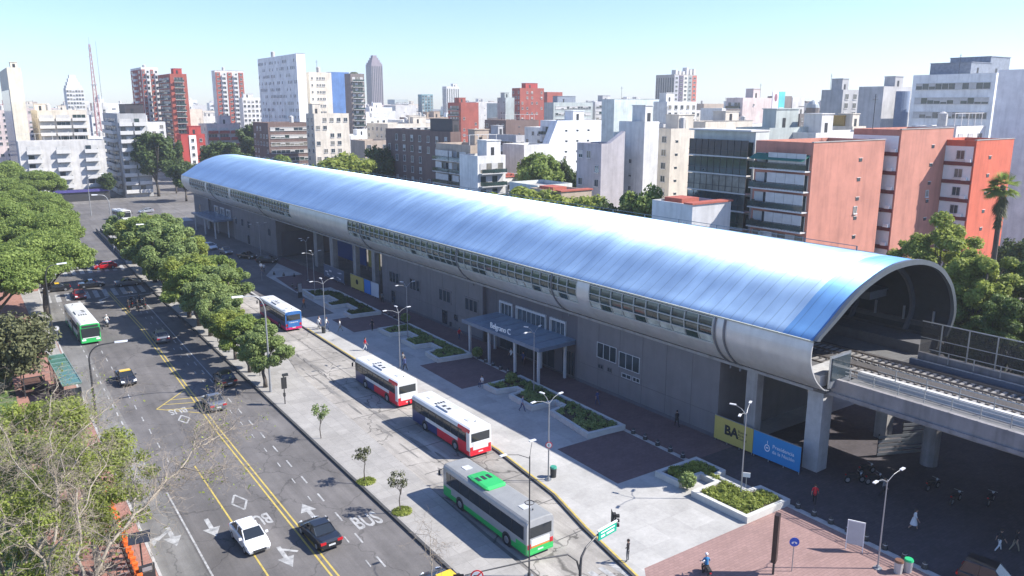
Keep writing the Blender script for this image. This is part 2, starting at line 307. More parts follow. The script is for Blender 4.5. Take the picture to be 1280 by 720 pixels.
FILLERS = [
 ('white', 'distant white nine storey block straight behind the mint block', 896.6, 919.4, 951.6, 967.1, 26.6, 1260),
 ('palegrey', 'distant light grey nine storey block left of the ribbon window office', 783.8, 799.3, 423.5, 445.7, 26.7, 773),
 ('cream', 'mid distance cream nine storey block straight behind the streaky slab tower', 135.9, 147.9, 407.9, 432.1, 27.3, 404),
 ('cream', 'mid distance cream nine storey block left of the old domed building', 378.9, 398.4, 277.9, 299.4, 26.3, 433),
 ('cream', 'mid distance cream ten storey block straight behind the red brick tower', 102.0, 116.1, 479.9, 492.8, 29.2, 443),
 ('white', 'distant white eleven storey block straight behind the slender skyscraper', 485.7, 500.4, 1029.2, 1051.7, 31.3, 1095),
 ('white', 'mid distance white ten storey block left of the salmon party walls', 503.8, 526.9, 331.4, 355.4, 29.5, 544),
 ('white', 'nearer white eight storey block left of the brilliant white block', 180.5, 199.2, 234.0, 256.0, 23.5, 289),
 ('brightwhite', 'distant bright white nine storey block right of the ribbon window office', 848.8, 864.3, 370.9, 392.0, 25.8, 766),
 ('white', 'mid distance white nine storey block left of the avenue end block, nearest alike', 37.2, 58.0, 475.0, 498.0, 26.5, 404),
 ('tan', 'mid distance beige ten storey block right of the ribbon window office', 588.0, 601.6, 264.1, 287.6, 29.1, 536),
 ('tan', 'nearer beige eight storey block right of the ribbon window office', 375.6, 394.8, 174.6, 194.3, 21.8, 349),
 ('tan', 'distant beige eleven storey block left of the streaky slab tower', 196.1, 216.2, 622.9, 635.1, 32.2, 609),
 ('brown', 'distant brown nine storey block left of the old domed building', 702.5, 723.5, 515.5, 537.8, 26.0, 802),
 ('tan', 'mid distance beige nine storey block straight behind the dark brown block', 207.3, 232.7, 397.2, 416.4, 24.8, 435),
 ('greygreen', 'mid distance grey green ten storey block right of the ribbon window office', 545.8, 560.2, 242.3, 265.3, 27.6, 496),
 ('greygreen', 'distant grey green seven storey block straight behind the stepped red tower', 587.2, 613.1, 822.7, 837.4, 21.0, 987),
 ('white', 'distant white ten storey block right of the dark brown block', 554.8, 569.1, 962.3, 986.8, 28.6, 1080),
 ('cream', 'mid distance cream seven storey block right of the streaky slab tower', 165.8, 187.1, 432.1, 445.2, 19.1, 442),
 ('palegrey', 'distant light grey seven storey block left of the brilliant white block', 605.2, 622.1, 775.0, 788.8, 20.6, 959),
 ('brown', 'distant brown ten storey block left of the salmon party walls', 642.7, 656.6, 429.3, 442.6, 28.2, 699),
 ('greygreen', 'distant grey green nine storey block left of the ribbon window office', 1002.7, 1019.3, 551.9, 576.1, 27.3, 996),
 ('cream', 'distant cream seven storey block straight behind the slender skyscraper', 354.6, 374.9, 753.6, 769.3, 20.5, 804),
 ('redbrick', 'mid distance brick red eight storey block left of the stepped red tower', 275.7, 289.7, 408.2, 420.6, 22.7, 482),
 ('cream', 'mid distance cream nine storey block straight behind the mint block', 335.9, 361.0, 357.4, 380.3, 25.0, 474),
 ('greygreen', 'distant grey green eleven storey block left of the stepped red tower', 346.7, 365.4, 522.4, 543.4, 32.6, 611),
 ('palegrey', 'mid distance light grey seven storey block left of the ribbon window office', 381.3, 400.7, 215.4, 233.9, 21.5, 385),
 ('tan', 'distant beige eleven storey block left of the green glazed block', 467.4, 492.3, 428.9, 453.3, 32.2, 602),
 ('palegrey', 'distant light grey eleven storey block right of the red brick tower', 245.3, 270.1, 1094.8, 1112.2, 30.7, 1016),
 ('greygreen', 'nearer grey green seven storey block left of the green glazed block', 283.5, 295.5, 258.9, 281.8, 20.5, 367),
 ('tan', 'distant beige ten storey block straight behind the streaky slab tower', 231.5, 251.0, 675.3, 693.2, 29.1, 671),
 ('cream', 'mid distance cream ten storey block right of the ribbon window office', 461.4, 483.4, 205.8, 219.7, 29.3, 420),
 ('white', 'distant white eleven storey block straight behind the brilliant white block', 432.0, 448.5, 520.6, 543.8, 32.4, 656),
 ('white', 'distant white seven storey block left of the brilliant white block', 405.3, 420.4, 529.8, 543.4, 21.6, 651),
 ('palegrey', 'mid distance light grey ten storey block left of the green glazed block', 321.6, 343.5, 307.3, 330.4, 28.8, 425),
 ('greygreen', 'mid distance grey green nine storey block left of the red brick tower', 106.0, 123.1, 655.6, 668.1, 26.1, 587),
 ('redbrick', 'distant brick red eleven storey block left of the cream edge tower', 22.2, 40.7, 810.4, 825.1, 31.7, 665),
 ('pinkwhite', 'mid distance pinkish ten storey block straight behind the cream edge tower', 33.6, 55.2, 585.2, 606.7, 29.4, 490),
 ('cream', 'distant cream ten storey block right of the salmon party walls, nearest alike', 604.8, 619.6, 370.8, 383.1, 29.1, 631),
 ('brightwhite', 'distant bright white seven storey block right of the mint block', 818.3, 836.8, 798.3, 814.3, 20.3, 1095),
 ('white', 'nearer white eight storey block right of the ribbon window office, nearest alike', 354.8, 380.5, 151.3, 163.4, 22.0, 319),
 ('palegrey', 'distant light grey twelve storey block straight behind the striped red tower', 271.3, 284.1, 970.5, 986.0, 33.7, 930),
 ('pinkwhite', 'distant pinkish eleven storey block right of the stepped red tower, middle alike', 413.8, 436.0, 557.0, 577.8, 32.4, 676),
 ('brightwhite', 'distant bright white eleven storey block right of the stepped red tower', 536.9, 549.1, 706.8, 729.4, 33.3, 864),
 ('cream', 'distant cream eleven storey block right of the stepped red tower', 716.8, 732.7, 950.9, 969.8, 32.4, 1159),
 ('palegrey', 'mid distance light grey nine storey block straight behind the pinkish billboard block', 384.4, 398.3, 314.8, 333.7, 26.9, 466),
 ('palegrey', 'nearer light grey eight storey block straight behind the salmon party walls', 343.0, 357.0, 220.9, 243.6, 23.5, 368),
 ('pinkwhite', 'mid distance pinkish ten storey block straight behind the old domed building', 432.9, 454.2, 302.1, 316.4, 29.9, 481),
 ('white', 'distant white eleven storey block left of the ribbon window office', 620.3, 640.2, 329.2, 346.2, 32.3, 606),
 ('palegrey', 'distant light grey nine storey block straight behind the old domed building', 1039.7, 1063.6, 742.4, 763.0, 26.2, 1170),
 ('white', 'distant white twelve storey block straight behind the old domed building', 1086.7, 1101.5, 755.2, 776.8, 34.8, 1204),
 ('palegrey', 'distant light grey eight storey block left of the green glazed block', 789.3, 802.2, 708.1, 722.1, 23.1, 1006),
 ('brightwhite', 'mid distance bright white ten storey block straight behind the slender skyscraper', 255.7, 276.3, 566.9, 591.0, 29.4, 597),
 ('palegrey', 'distant light grey eight storey block right of the ribbon window office', 1276.5, 1289.8, 601.0, 614.7, 23.8, 1187),
 ('cream', 'distant cream nine storey block left of the striped red tower', 213.3, 228.7, 879.8, 893.2, 25.1, 827),
 ('cream', 'distant cream eleven storey block right of the mint block', 784.2, 803.6, 766.9, 791.6, 32.7, 1048),
 ('tan', 'distant beige twelve storey block right of the purple party wall', 702.8, 728.1, 783.9, 797.9, 36.1, 1016),
 ('brown', 'nearer brown eight storey block right of the ribbon window office', 311.8, 332.4, 145.9, 169.1, 24.1, 291),
 ('white', 'distant white eight storey block left of the old domed building, nearest alike', 857.4, 882.9, 635.3, 648.8, 23.1, 984),
 ('white', 'distant white eight storey block left of the salmon party walls', 662.7, 687.9, 440.9, 459.4, 22.7, 721),
 ('brightwhite', 'distant bright white eleven storey block straight behind the stepped red tower', 459.4, 479.2, 638.9, 656.9, 32.8, 766),
 ('white', 'mid distance white eight storey block left of the red brick tower', 71.1, 85.8, 429.6, 452.9, 23.5, 387),
 ('white', 'distant white eleven storey block left of the stepped red tower, farthest alike', 694.4, 706.8, 1101.5, 1115.7, 31.2, 1268),
 ('white', 'distant white eight storey block left of the old domed building, farthest alike', 1085.1, 1103.0, 787.4, 809.5, 23.8, 1232),
 ('brown', 'distant brown ten storey block right of the ribbon window office', 742.5, 762.2, 334.5, 352.7, 29.2, 678),
 ('white', 'distant white ten storey block right of the striped red tower', 290.0, 305.4, 1020.9, 1042.2, 29.6, 982),
 ('white', 'distant white eleven storey block left of the cream edge tower', 40.1, 55.4, 1156.6, 1178.3, 33.2, 953),
 ('cream', 'distant cream nine storey block left of the slender skyscraper, farthest alike', 374.6, 399.2, 879.6, 899.6, 26.9, 915),
 ('cream', 'distant cream ten storey block right of the green glazed block', 554.0, 575.0, 470.6, 483.4, 28.8, 684),
 ('white', 'distant white nine storey block right of the stepped red tower', 492.6, 510.4, 667.6, 686.0, 25.8, 809),
 ('brown', 'nearer brown nine storey block left of the stepped red tower', 192.2, 209.4, 286.3, 303.0, 25.3, 338),
 ('brightwhite', 'distant bright white eleven storey block right of the dark brown block', 568.2, 588.4, 943.6, 957.2, 31.5, 1072),
 ('pinkwhite', 'distant pinkish eleven storey block right of the stepped red tower, farthest alike', 597.2, 610.5, 804.1, 817.1, 31.5, 975),
 ('cream', 'distant cream eleven storey block right of the streaky slab tower', 432.6, 448.4, 1179.7, 1197.4, 31.9, 1187),
 ('palegrey', 'distant light grey ten storey block left of the streaky slab tower', 355.7, 376.9, 1160.7, 1185.9, 27.8, 1131),
 ('palegrey', 'nearer light grey eight storey block right of the ribbon window office', 285.6, 303.7, 137.2, 156.4, 24.4, 269),
 ('tan', 'mid distance beige ten storey block straight behind the red brick tower', 119.6, 137.7, 584.5, 604.4, 28.0, 537),
 ('greygreen', 'mid distance grey green ten storey block right of the stepped red tower', 343.9, 359.5, 457.0, 473.4, 28.1, 558),
 ('brightwhite', 'distant bright white eleven storey block right of the avenue end block', 122.8, 145.7, 909.1, 928.7, 32.6, 799),
 ('white', 'distant white nine storey block right of the avenue end block, nearest alike', 89.9, 106.4, 705.5, 722.6, 25.6, 619),
 ('palegrey', 'distant light grey twelve storey block left of the stepped red tower', 368.5, 389.7, 594.2, 615.5, 33.8, 680),
 ('brightwhite', 'mid distance bright white seven storey block right of the dark brown block', 282.2, 296.1, 495.2, 516.3, 20.0, 556),
 ('greygreen', 'distant grey green eleven storey block right of the streaky slab tower', 233.2, 251.8, 629.9, 652.5, 31.3, 635),
 ('palegrey', 'distant light grey nine storey block right of the mint block', 677.9, 698.1, 684.9, 700.4, 27.3, 925),
 ('white', 'distant white four storey block right of the salmon party walls', 1140.2, 1156.8, 690.2, 711.9, 11.9, 1186),
 ('palegrey', 'distant light grey ten storey block right of the mint block', 446.6, 459.5, 448.8, 473.9, 30.0, 607),
 ('tan', 'distant beige seven storey block right of the dark brown block', 435.2, 457.4, 769.4, 793.9, 20.7, 861),
 ('brown', 'distant brown eleven storey block right of the old domed building', 561.0, 581.6, 384.3, 406.3, 32.4, 617),
 ('white', 'distant white eight storey block right of the salmon party walls', 874.6, 887.5, 532.1, 548.8, 22.7, 911),
 ('cream', 'distant cream eleven storey block right of the ribbon window office', 644.1, 658.2, 306.4, 331.8, 31.2, 601),
 ('brown', 'distant brown twelve storey block right of the dark brown block', 637.4, 655.3, 1059.0, 1082.4, 33.9, 1202),
 ('brightwhite', 'distant bright white eleven storey block right of the mint block', 498.3, 513.2, 482.6, 502.7, 30.8, 662),
 ('tan', 'distant beige twelve storey block left of the stepped red tower', 688.7, 706.5, 1074.6, 1092.1, 33.4, 1243),
 ('white', 'distant white nine storey block right of the dark brown block', 412.9, 434.3, 718.0, 738.3, 25.7, 806),
 ('palegrey', 'distant light grey eight storey block straight behind the stepped red tower', 742.2, 757.2, 1033.1, 1049.3, 23.6, 1241),
 ('pinkwhite', 'distant pinkish eleven storey block straight behind the avenue end block', 79.9, 94.8, 829.4, 850.9, 30.9, 712),
 ('white', 'mid distance white ten storey block left of the slender skyscraper', 208.4, 233.5, 526.4, 546.7, 29.2, 539),
 ('white', 'mid distance white nine storey block straight behind the slender skyscraper', 244.7, 265.0, 538.4, 560.2, 27.1, 569),
 ('brightwhite', 'distant bright white ten storey block straight behind the avenue end block', 84.8, 102.9, 933.9, 950.1, 28.9, 799),
 ('redbrick', 'distant brick red nine storey block right of the salmon party walls', 1085.8, 1111.5, 652.6, 664.8, 25.3, 1123),
 ('cream', 'distant cream eleven storey block left of the dark brown block', 427.1, 440.8, 834.1, 851.4, 31.8, 906),
 ('palegrey', 'distant light grey eleven storey block left of the salmon party walls', 878.8, 898.6, 580.2, 593.6, 32.9, 950),
 ('white', 'distant white twelve storey block left of the mint block', 475.7, 494.4, 519.6, 534.4, 34.8, 679),
 ('white', 'distant white nine storey block straight behind the striped red tower', 174.5, 188.0, 664.2, 685.9, 24.7, 632),
 ('palegrey', 'distant light grey eleven storey block right of the striped red tower', 393.2, 418.1, 1342.7, 1359.6, 32.7, 1297),
 ('brown', 'distant brown ten storey block left of the stepped red tower', 394.3, 419.7, 603.7, 622.5, 29.3, 703),
 ('palegrey', 'distant light grey ten storey block straight behind the old domed building', 542.4, 555.6, 382.4, 397.7, 29.5, 606),
 ('tan', 'mid distance beige nine storey block straight behind the mint block', 401.0, 415.6, 434.0, 452.5, 26.7, 571),
 ('brightwhite', 'distant bright white eight storey block right of the mint block', 738.9, 751.1, 732.6, 744.8, 24.2, 997),
 ('cream', 'distant cream nine storey block left of the pinkish billboard block', 642.3, 654.6, 541.0, 556.2, 27.2, 789),
 ('redbrick', 'mid distance brick red ten storey block straight behind the pinkish billboard block', 451.7, 473.0, 376.6, 393.2, 28.7, 552),
 ('brightwhite', 'nearer bright white nine storey block straight behind the green glazed block', 218.4, 237.1, 189.2, 213.1, 25.3, 274),
 ('cream', 'distant cream four storey block left of the old domed building', 786.9, 802.2, 588.0, 610.0, 11.8, 910),
 ('redbrick', 'distant brick red eleven storey block right of the ribbon window office', 1136.6, 1148.8, 537.0, 558.8, 33.2, 1056),
 ('white', 'mid distance white ten storey block straight behind the green glazed block', 327.4, 345.6, 288.0, 302.5, 29.9, 412),
 ('tan', 'distant beige seven storey block right of the pinkish billboard block', 832.0, 847.2, 636.6, 650.8, 19.7, 972),
 ('tan', 'distant beige nine storey block right of the avenue end block', 95.4, 109.5, 799.1, 824.9, 25.7, 697),
 ('white', 'nearer white eight storey block right of the salmon party walls', 275.4, 294.1, 161.3, 177.6, 24.4, 283),
 ('redbrick', 'distant brick red eleven storey block straight behind the avenue end block', 115.2, 135.9, 1173.6, 1192.9, 31.8, 1008),
 ('palegrey', 'distant light grey ten storey block left of the green glazed block', 567.9, 580.0, 532.9, 554.4, 30.2, 741),
 ('white', 'distant white eight storey block straight behind the red brick tower', 152.7, 167.0, 721.3, 738.4, 22.8, 667),
 ('white', 'distant white ten storey block left of the ribbon window office', 692.7, 717.7, 388.1, 410.3, 27.9, 694),
 ('cream', 'distant cream nine storey block straight behind the cream edge tower', 48.5, 69.9, 881.3, 894.9, 26.3, 737),
 ('white', 'distant white nine storey block right of the avenue end block, farthest alike', 141.3, 156.1, 1253.7, 1271.2, 25.6, 1088),
 ('white', 'distant white eleven storey block right of the brilliant white block', 786.4, 811.6, 945.6, 967.2, 31.5, 1193),
 ('palegrey', 'distant light grey four storey block left of the dark brown block', 432.8, 451.2, 865.1, 887.2, 11.9, 939),
 ('white', 'distant white eleven storey block left of the slender skyscraper, nearest alike', 365.9, 389.0, 905.7, 918.9, 32.8, 930),
 ('pinkwhite', 'distant pinkish eleven storey block straight behind the slender skyscraper', 300.5, 325.8, 646.6, 668.6, 31.3, 686),
 ('brightwhite', 'distant bright white nine storey block left of the red brick tower', 120.4, 143.1, 773.2, 790.7, 25.1, 690),
 ('pinkwhite', 'distant pinkish eleven storey block right of the ribbon window office, farthest alike', 1001.2, 1014.7, 441.1, 455.1, 33.2, 905),
 ('white', 'distant white eight storey block left of the mint block', 659.4, 673.2, 727.5, 740.0, 23.2, 950),
 ('brown', 'distant brown seven storey block right of the cream edge tower', 78.0, 95.9, 1285.6, 1300.7, 19.6, 1081),
 ('cream', 'distant cream eleven storey block right of the old domed building', 757.9, 775.6, 513.7, 526.8, 32.1, 830),
 ('palegrey', 'distant light grey eleven storey block right of the slender skyscraper', 297.2, 316.2, 603.5, 626.0, 31.0, 649),
 ('cream', 'nearer cream eight storey block right of the slender skyscraper', 153.6, 177.9, 320.0, 341.5, 23.7, 344),
 ('cream', 'distant cream eleven storey block straight behind the cream edge tower', 62.1, 74.3, 1039.2, 1057.4, 32.0, 871),
 ('redbrick', 'mid distance brick red ten storey block right of the salmon party walls', 543.4, 560.4, 313.8, 337.5, 28.9, 552),
 ('palegrey', 'mid distance light grey eight storey block right of the ribbon window office', 426.3, 440.0, 181.3, 203.7, 23.5, 382),
 ('brown', 'nearer brown nine storey block left of the streaky slab tower', 99.9, 116.4, 314.1, 333.2, 24.9, 309),
 ('brightwhite', 'distant bright white eight storey block right of the purple party wall', 435.9, 458.7, 486.6, 499.7, 24.5, 633),
 ('palegrey', 'distant light grey nine storey block straight behind the avenue end block', 76.1, 98.4, 753.9, 769.7, 26.4, 650),
 ('brown', 'distant brown ten storey block left of the red brick tower', 149.8, 162.7, 931.3, 952.5, 29.3, 833),
 ('white', 'distant white eight storey block right of the avenue end block', 145.3, 166.1, 1181.7, 1196.2, 22.9, 1033),
 ('tan', 'mid distance beige eight storey block left of the red brick tower', 87.6, 113.4, 513.2, 531.0, 23.4, 463),
 ('brightwhite', 'mid distance bright white ten storey block straight behind the mint block', 296.4, 314.5, 313.9, 335.8, 30.4, 416),
 ('palegrey', 'distant light grey six storey block right of the slender skyscraper', 536.5, 555.3, 1122.3, 1139.0, 16.0, 1202),
 ('white', 'mid distance white nine storey block left of the green glazed block', 386.8, 411.0, 353.0, 377.3, 25.7, 498),
 ('cream', 'distant cream nine storey block left of the slender skyscraper, nearest alike', 258.2, 274.9, 642.2, 659.8, 26.9, 660),
 ('brightwhite', 'mid distance bright white seven storey block straight behind the pinkish billboard block', 482.7, 498.6, 396.3, 420.6, 20.7, 587),
 ('brightwhite', 'nearer bright white seven storey block right of the red brick tower', 94.8, 118.3, 402.6, 417.4, 20.3, 379),
 ('brightwhite', 'distant bright white eleven storey block left of the old domed building', 1045.6, 1060.1, 771.6, 787.7, 30.8, 1196),
 ('greygreen', 'mid distance grey green ten storey block left of the ribbon window office', 458.4, 473.8, 256.1, 277.1, 29.7, 458),
 ('brightwhite', 'nearer bright white eight storey block straight behind the salmon party walls', 306.6, 329.9, 190.4, 204.4, 24.5, 323),
 ('brown', 'distant brown twelve storey block left of the ribbon window office', 1128.2, 1142.8, 606.9, 631.4, 33.6, 1108),
 ('white', 'distant white eleven storey block left of the slender skyscraper, farthest alike', 445.5, 465.4, 1013.6, 1033.6, 32.9, 1060),
 ('palegrey', 'distant light grey ten storey block left of the slender skyscraper', 457.2, 480.0, 1081.2, 1100.8, 30.1, 1122),
 ('brightwhite', 'distant bright white eleven storey block right of the streaky slab tower, nearest alike', 301.2, 313.3, 837.9, 854.1, 33.2, 840),
 ('redbrick', 'distant brick red eleven storey block straight behind the salmon party walls', 793.8, 817.9, 511.9, 528.7, 32.2, 848),
 ('cream', 'distant cream seven storey block right of the ribbon window office', 1279.9, 1305.1, 574.1, 597.4, 20.3, 1168),
 ('white', 'distant white eight storey block left of the stepped red tower', 713.8, 734.6, 1091.5, 1111.8, 23.2, 1273),
 ('brightwhite', 'distant bright white nine storey block left of the stepped red tower, nearest alike', 459.9, 484.4, 669.0, 692.9, 24.7, 793),
 ('pinkwhite', 'distant pinkish eleven storey block right of the stepped red tower, nearest alike', 374.4, 386.8, 497.7, 518.6, 32.4, 606),
 ('cream', 'distant cream eleven storey block straight behind the avenue end block', 99.0, 121.2, 1000.6, 1021.5, 31.8, 860),
 ('greygreen', 'distant grey green ten storey block right of the avenue end block', 172.7, 196.5, 1425.0, 1444.3, 28.4, 1243),
 ('white', 'distant white nine storey block left of the old domed building', 760.9, 786.2, 559.6, 581.6, 25.2, 870),
 ('tan', 'distant beige eleven storey block straight behind the salmon party walls', 1115.0, 1135.5, 709.2, 727.2, 31.2, 1184),
 ('white', 'distant white eleven storey block right of the striped red tower', 385.0, 407.8, 1297.2, 1310.1, 31.4, 1256),
 ('white', 'distant white ten storey block right of the ribbon window office, nearest alike', 904.4, 920.0, 450.9, 473.8, 30.1, 860),
 ('cream', 'mid distance cream ten storey block straight behind the avenue end block', 51.4, 66.0, 555.0, 580.4, 28.1, 476),
 ('white', 'distant white nine storey block right of the cream edge tower', 74.3, 89.5, 1169.6, 1183.3, 27.3, 983),
 ('tan', 'distant beige twelve storey block right of the cream edge tower', 95.1, 112.9, 1511.8, 1537.0, 35.4, 1269),
 ('brightwhite', 'distant bright white nine storey block left of the stepped red tower, farthest alike', 687.5, 703.6, 1004.3, 1024.2, 27.0, 1187),
 ('brown', 'distant brown eight storey block right of the ribbon window office', 1179.0, 1194.3, 557.2, 574.3, 24.3, 1098),
 ('palegrey', 'distant light grey eleven storey block left of the red brick tower', 242.9, 266.1, 1272.4, 1289.1, 31.8, 1158),
 ('brightwhite', 'distant bright white eleven storey block straight behind the red brick tower', 188.5, 209.2, 905.5, 929.8, 33.3, 832),
 ('brightwhite', 'distant bright white eleven storey block straight behind the salmon party walls', 756.7, 780.1, 490.6, 508.8, 32.9, 810),
 ('palegrey', 'distant light grey eleven storey block left of the ribbon window office', 748.9, 772.0, 423.5, 442.8, 30.7, 753),
 ('white', 'distant white eight storey block left of the red brick tower', 170.0, 195.2, 1063.2, 1086.1, 23.3, 951),
 ('white', 'distant white twelve storey block right of the ribbon window office, farthest alike', 1279.0, 1303.1, 631.8, 643.9, 33.5, 1211),
 ('white', 'distant white ten storey block left of the red brick tower', 114.6, 134.4, 695.2, 716.9, 28.6, 623),
 ('redbrick', 'distant brick red eight storey block right of the ribbon window office', 1183.9, 1201.4, 584.5, 597.8, 24.2, 1123),
 ('redbrick', 'distant brick red eleven storey block straight behind the striped red tower', 251.1, 263.3, 960.5, 983.6, 32.7, 911),
 ('greygreen', 'distant grey green thirteen storey block right of the slender skyscraper', 569.9, 593.0, 1159.3, 1184.9, 38.8, 1245),
 ('white', 'distant white nine storey block right of the brilliant white block', 456.5, 474.9, 548.6, 567.7, 26.7, 694),
 ('palegrey', 'mid distance light grey ten storey block straight behind the purple party wall', 337.2, 349.3, 388.8, 406.4, 28.2, 499),
 ('brown', 'distant brown eleven storey block straight behind the old domed building', 585.8, 601.5, 421.1, 440.5, 31.1, 661),
 ('white', 'distant white eleven storey block right of the dark brown block', 603.9, 622.5, 1031.8, 1052.0, 30.6, 1163),
 ('white', 'nearer white seven storey block straight behind the brilliant white block', 238.4, 260.1, 297.6, 316.7, 21.6, 373),
 ('cream', 'distant cream ten storey block right of the salmon party walls, farthest alike', 1137.4, 1159.0, 649.0, 669.7, 29.7, 1148),
 ('white', 'distant white eleven storey block left of the red brick tower', 152.3, 164.8, 861.8, 879.8, 31.6, 778),
 ('tan', 'nearer beige nine storey block left of the ribbon window office', 340.0, 353.7, 178.4, 193.3, 25.4, 332),
 ('redbrick', 'distant brick red twelve storey block straight behind the red brick tower', 198.6, 213.3, 957.9, 982.2, 33.4, 880),
 ('cream', 'distant cream ten storey block left of the cream edge tower', 20.0, 42.5, 746.1, 763.9, 29.1, 612),
 ('redbrick', 'distant brick red nine storey block left of the streaky slab tower', 319.0, 332.1, 1034.8, 1060.3, 25.6, 1010),
 ('palegrey', 'distant light grey ten storey block straight behind the salmon party walls', 1178.8, 1191.3, 743.1, 757.0, 29.6, 1246),
 ('tan', 'distant beige nine storey block left of the ribbon window office', 1054.9, 1069.3, 557.6, 571.1, 27.2, 1029),
 ('white', 'distant white ten storey block straight behind the red brick tower, nearest alike', 230.3, 246.2, 1130.0, 1155.3, 28.3, 1037),
 ('brightwhite', 'distant bright white twelve storey block left of the stepped red tower', 573.7, 596.2, 914.3, 932.2, 33.9, 1051),
 ('white', 'distant white thirteen storey block left of the ribbon window office', 1265.8, 1291.8, 715.6, 730.0, 38.4, 1270),
 ('tan', 'distant beige eleven storey block right of the ribbon window office', 1346.4, 1360.8, 615.2, 638.7, 31.9, 1235),
 ('tan', 'mid distance beige nine storey block straight behind the ribbon window office', 510.4, 523.4, 256.1, 269.0, 27.5, 487),
 ('redbrick', 'distant brick red eleven storey block straight behind the brilliant white block', 577.7, 602.8, 715.7, 733.2, 31.4, 894),
 ('white', 'distant white ten storey block right of the stepped red tower', 570.9, 588.3, 763.4, 782.4, 29.9, 929),
 ('brightwhite', 'mid distance bright white eight storey block right of the avenue end block', 82.8, 99.0, 678.0, 694.0, 22.3, 593),
 ('brightwhite', 'distant bright white thirteen storey block straight behind the red brick tower', 293.9, 317.5, 1340.0, 1356.4, 38.4, 1239),
 ('white', 'distant white nine storey block right of the streaky slab tower', 383.7, 408.5, 997.1, 1016.1, 26.9, 1015),
 ('palegrey', 'distant light grey eight storey block right of the green glazed block', 829.7, 847.5, 706.4, 720.7, 22.0, 1027),
 ('brightwhite', 'mid distance bright white nine storey block left of the old domed building', 477.6, 491.4, 350.6, 367.0, 26.5, 546),
 ('white', 'mid distance white ten storey block straight behind the ribbon window office', 427.2, 445.7, 214.8, 229.0, 29.0, 408),
 ('redbrick', 'distant brick red twelve storey block straight behind the purple party wall', 570.6, 590.6, 646.1, 662.4, 33.9, 833),
 ('brightwhite', 'mid distance bright white eight storey block right of the dark brown block', 299.9, 314.2, 524.5, 541.1, 22.7, 589),
 ('tan', 'distant beige ten storey block right of the ribbon window office', 664.3, 687.5, 314.5, 329.2, 28.6, 619),
 ('white', 'mid distance white eight storey block straight behind the striped red tower', 161.1, 186.4, 611.0, 627.6, 24.4, 582),
 ('palegrey', 'mid distance light grey nine storey block left of the red brick tower', 118.3, 142.6, 625.0, 647.3, 26.1, 569),
 ('white', 'nearer white eight storey block right of the mint block', 221.1, 243.2, 223.7, 239.7, 22.5, 304),
 ('palegrey', 'mid distance light grey eight storey block left of the mint block', 372.3, 386.2, 407.4, 421.9, 24.0, 534),
 ('redbrick', 'mid distance brick red ten storey block left of the streaky slab tower', 180.4, 197.1, 568.7, 588.7, 29.3, 558),
 ('white', 'distant white nine storey block right of the ribbon window office, nearest alike', 705.8, 724.3, 300.8, 323.1, 26.1, 631),
 ('cream', 'distant cream eleven storey block left of the old domed building', 941.5, 958.4, 682.5, 697.3, 32.8, 1066),
 ('brightwhite', 'distant bright white twelve storey block right of the streaky slab tower', 436.0, 458.3, 1252.8, 1274.6, 34.4, 1247),
 ('greygreen', 'distant grey green nine storey block straight behind the pinkish billboard block', 1025.3, 1048.3, 826.2, 842.3, 25.8, 1230),
 ('brightwhite', 'distant bright white nine storey block right of the pinkish billboard block', 521.9, 540.2, 409.9, 428.8, 26.3, 618),
 ('white', 'mid distance white eight storey block left of the striped red tower', 145.6, 157.6, 601.1, 614.3, 23.5, 566),
 ('palegrey', 'distant light grey thirteen storey block left of the pinkish billboard block', 854.7, 878.2, 724.9, 743.8, 37.5, 1052),
 ('white', 'distant white twelve storey block right of the salmon party walls', 1194.8, 1210.1, 711.2, 723.3, 34.2, 1228),
 ('cream', 'distant cream seven storey block right of the slender skyscraper', 434.8, 454.2, 898.6, 911.3, 21.1, 965),
 ('white', 'distant white nine storey block right of the ribbon window office, farthest alike', 826.2, 851.1, 401.4, 425.2, 26.8, 778),
 ('tan', 'mid distance beige eight storey block left of the stepped red tower', 309.3, 334.0, 460.2, 484.2, 22.5, 543),
 ('brightwhite', 'distant bright white ten storey block straight behind the ribbon window office', 690.2, 702.8, 345.9, 359.1, 29.6, 658),
 ('white', 'distant white nine storey block right of the striped red tower', 351.1, 363.7, 1215.1, 1239.7, 26.9, 1172),
 ('white', 'mid distance white eight storey block left of the dark brown block', 184.6, 206.5, 367.0, 384.2, 24.2, 399),
 ('white', 'distant white eight storey block right of the pinkish billboard block', 633.7, 659.6, 504.1, 517.8, 22.3, 756),
 ('pinkwhite', 'mid distance pinkish ten storey block left of the cream edge tower', 16.6, 29.5, 490.8, 513.2, 29.0, 405),
 ('cream', 'distant cream seven storey block straight behind the cream edge tower', 84.5, 98.4, 1483.9, 1503.7, 18.9, 1244),
 ('cream', 'mid distance cream nine storey block right of the mint block', 395.1, 416.3, 402.3, 416.2, 26.9, 542),
 ('white', 'distant white ten storey block left of the streaky slab tower', 270.3, 290.0, 876.9, 902.7, 29.1, 855),
 ('redbrick', 'distant brick red nine storey block left of the slender skyscraper', 504.9, 520.3, 1262.6, 1284.6, 26.2, 1295),
 ('white', 'mid distance white nine storey block right of the old domed building', 459.3, 482.9, 313.3, 334.0, 26.6, 506),
 ('tan', 'distant beige eleven storey block right of the avenue end block', 161.1, 180.0, 1098.3, 1123.8, 30.7, 973),
 ('greygreen', 'mid distance grey green nine storey block straight behind the cream edge tower', 29.6, 51.9, 636.1, 655.3, 26.9, 529),
 ('white', 'distant white twelve storey block right of the ribbon window office, nearest alike', 1082.4, 1103.3, 481.2, 501.7, 33.6, 981),
 ('white', 'distant white twelve storey block right of the avenue end block', 117.2, 131.1, 1054.8, 1073.3, 35.4, 913),
 ('palegrey', 'mid distance light grey nine storey block right of the streaky slab tower', 204.8, 225.6, 589.0, 608.1, 25.8, 588),
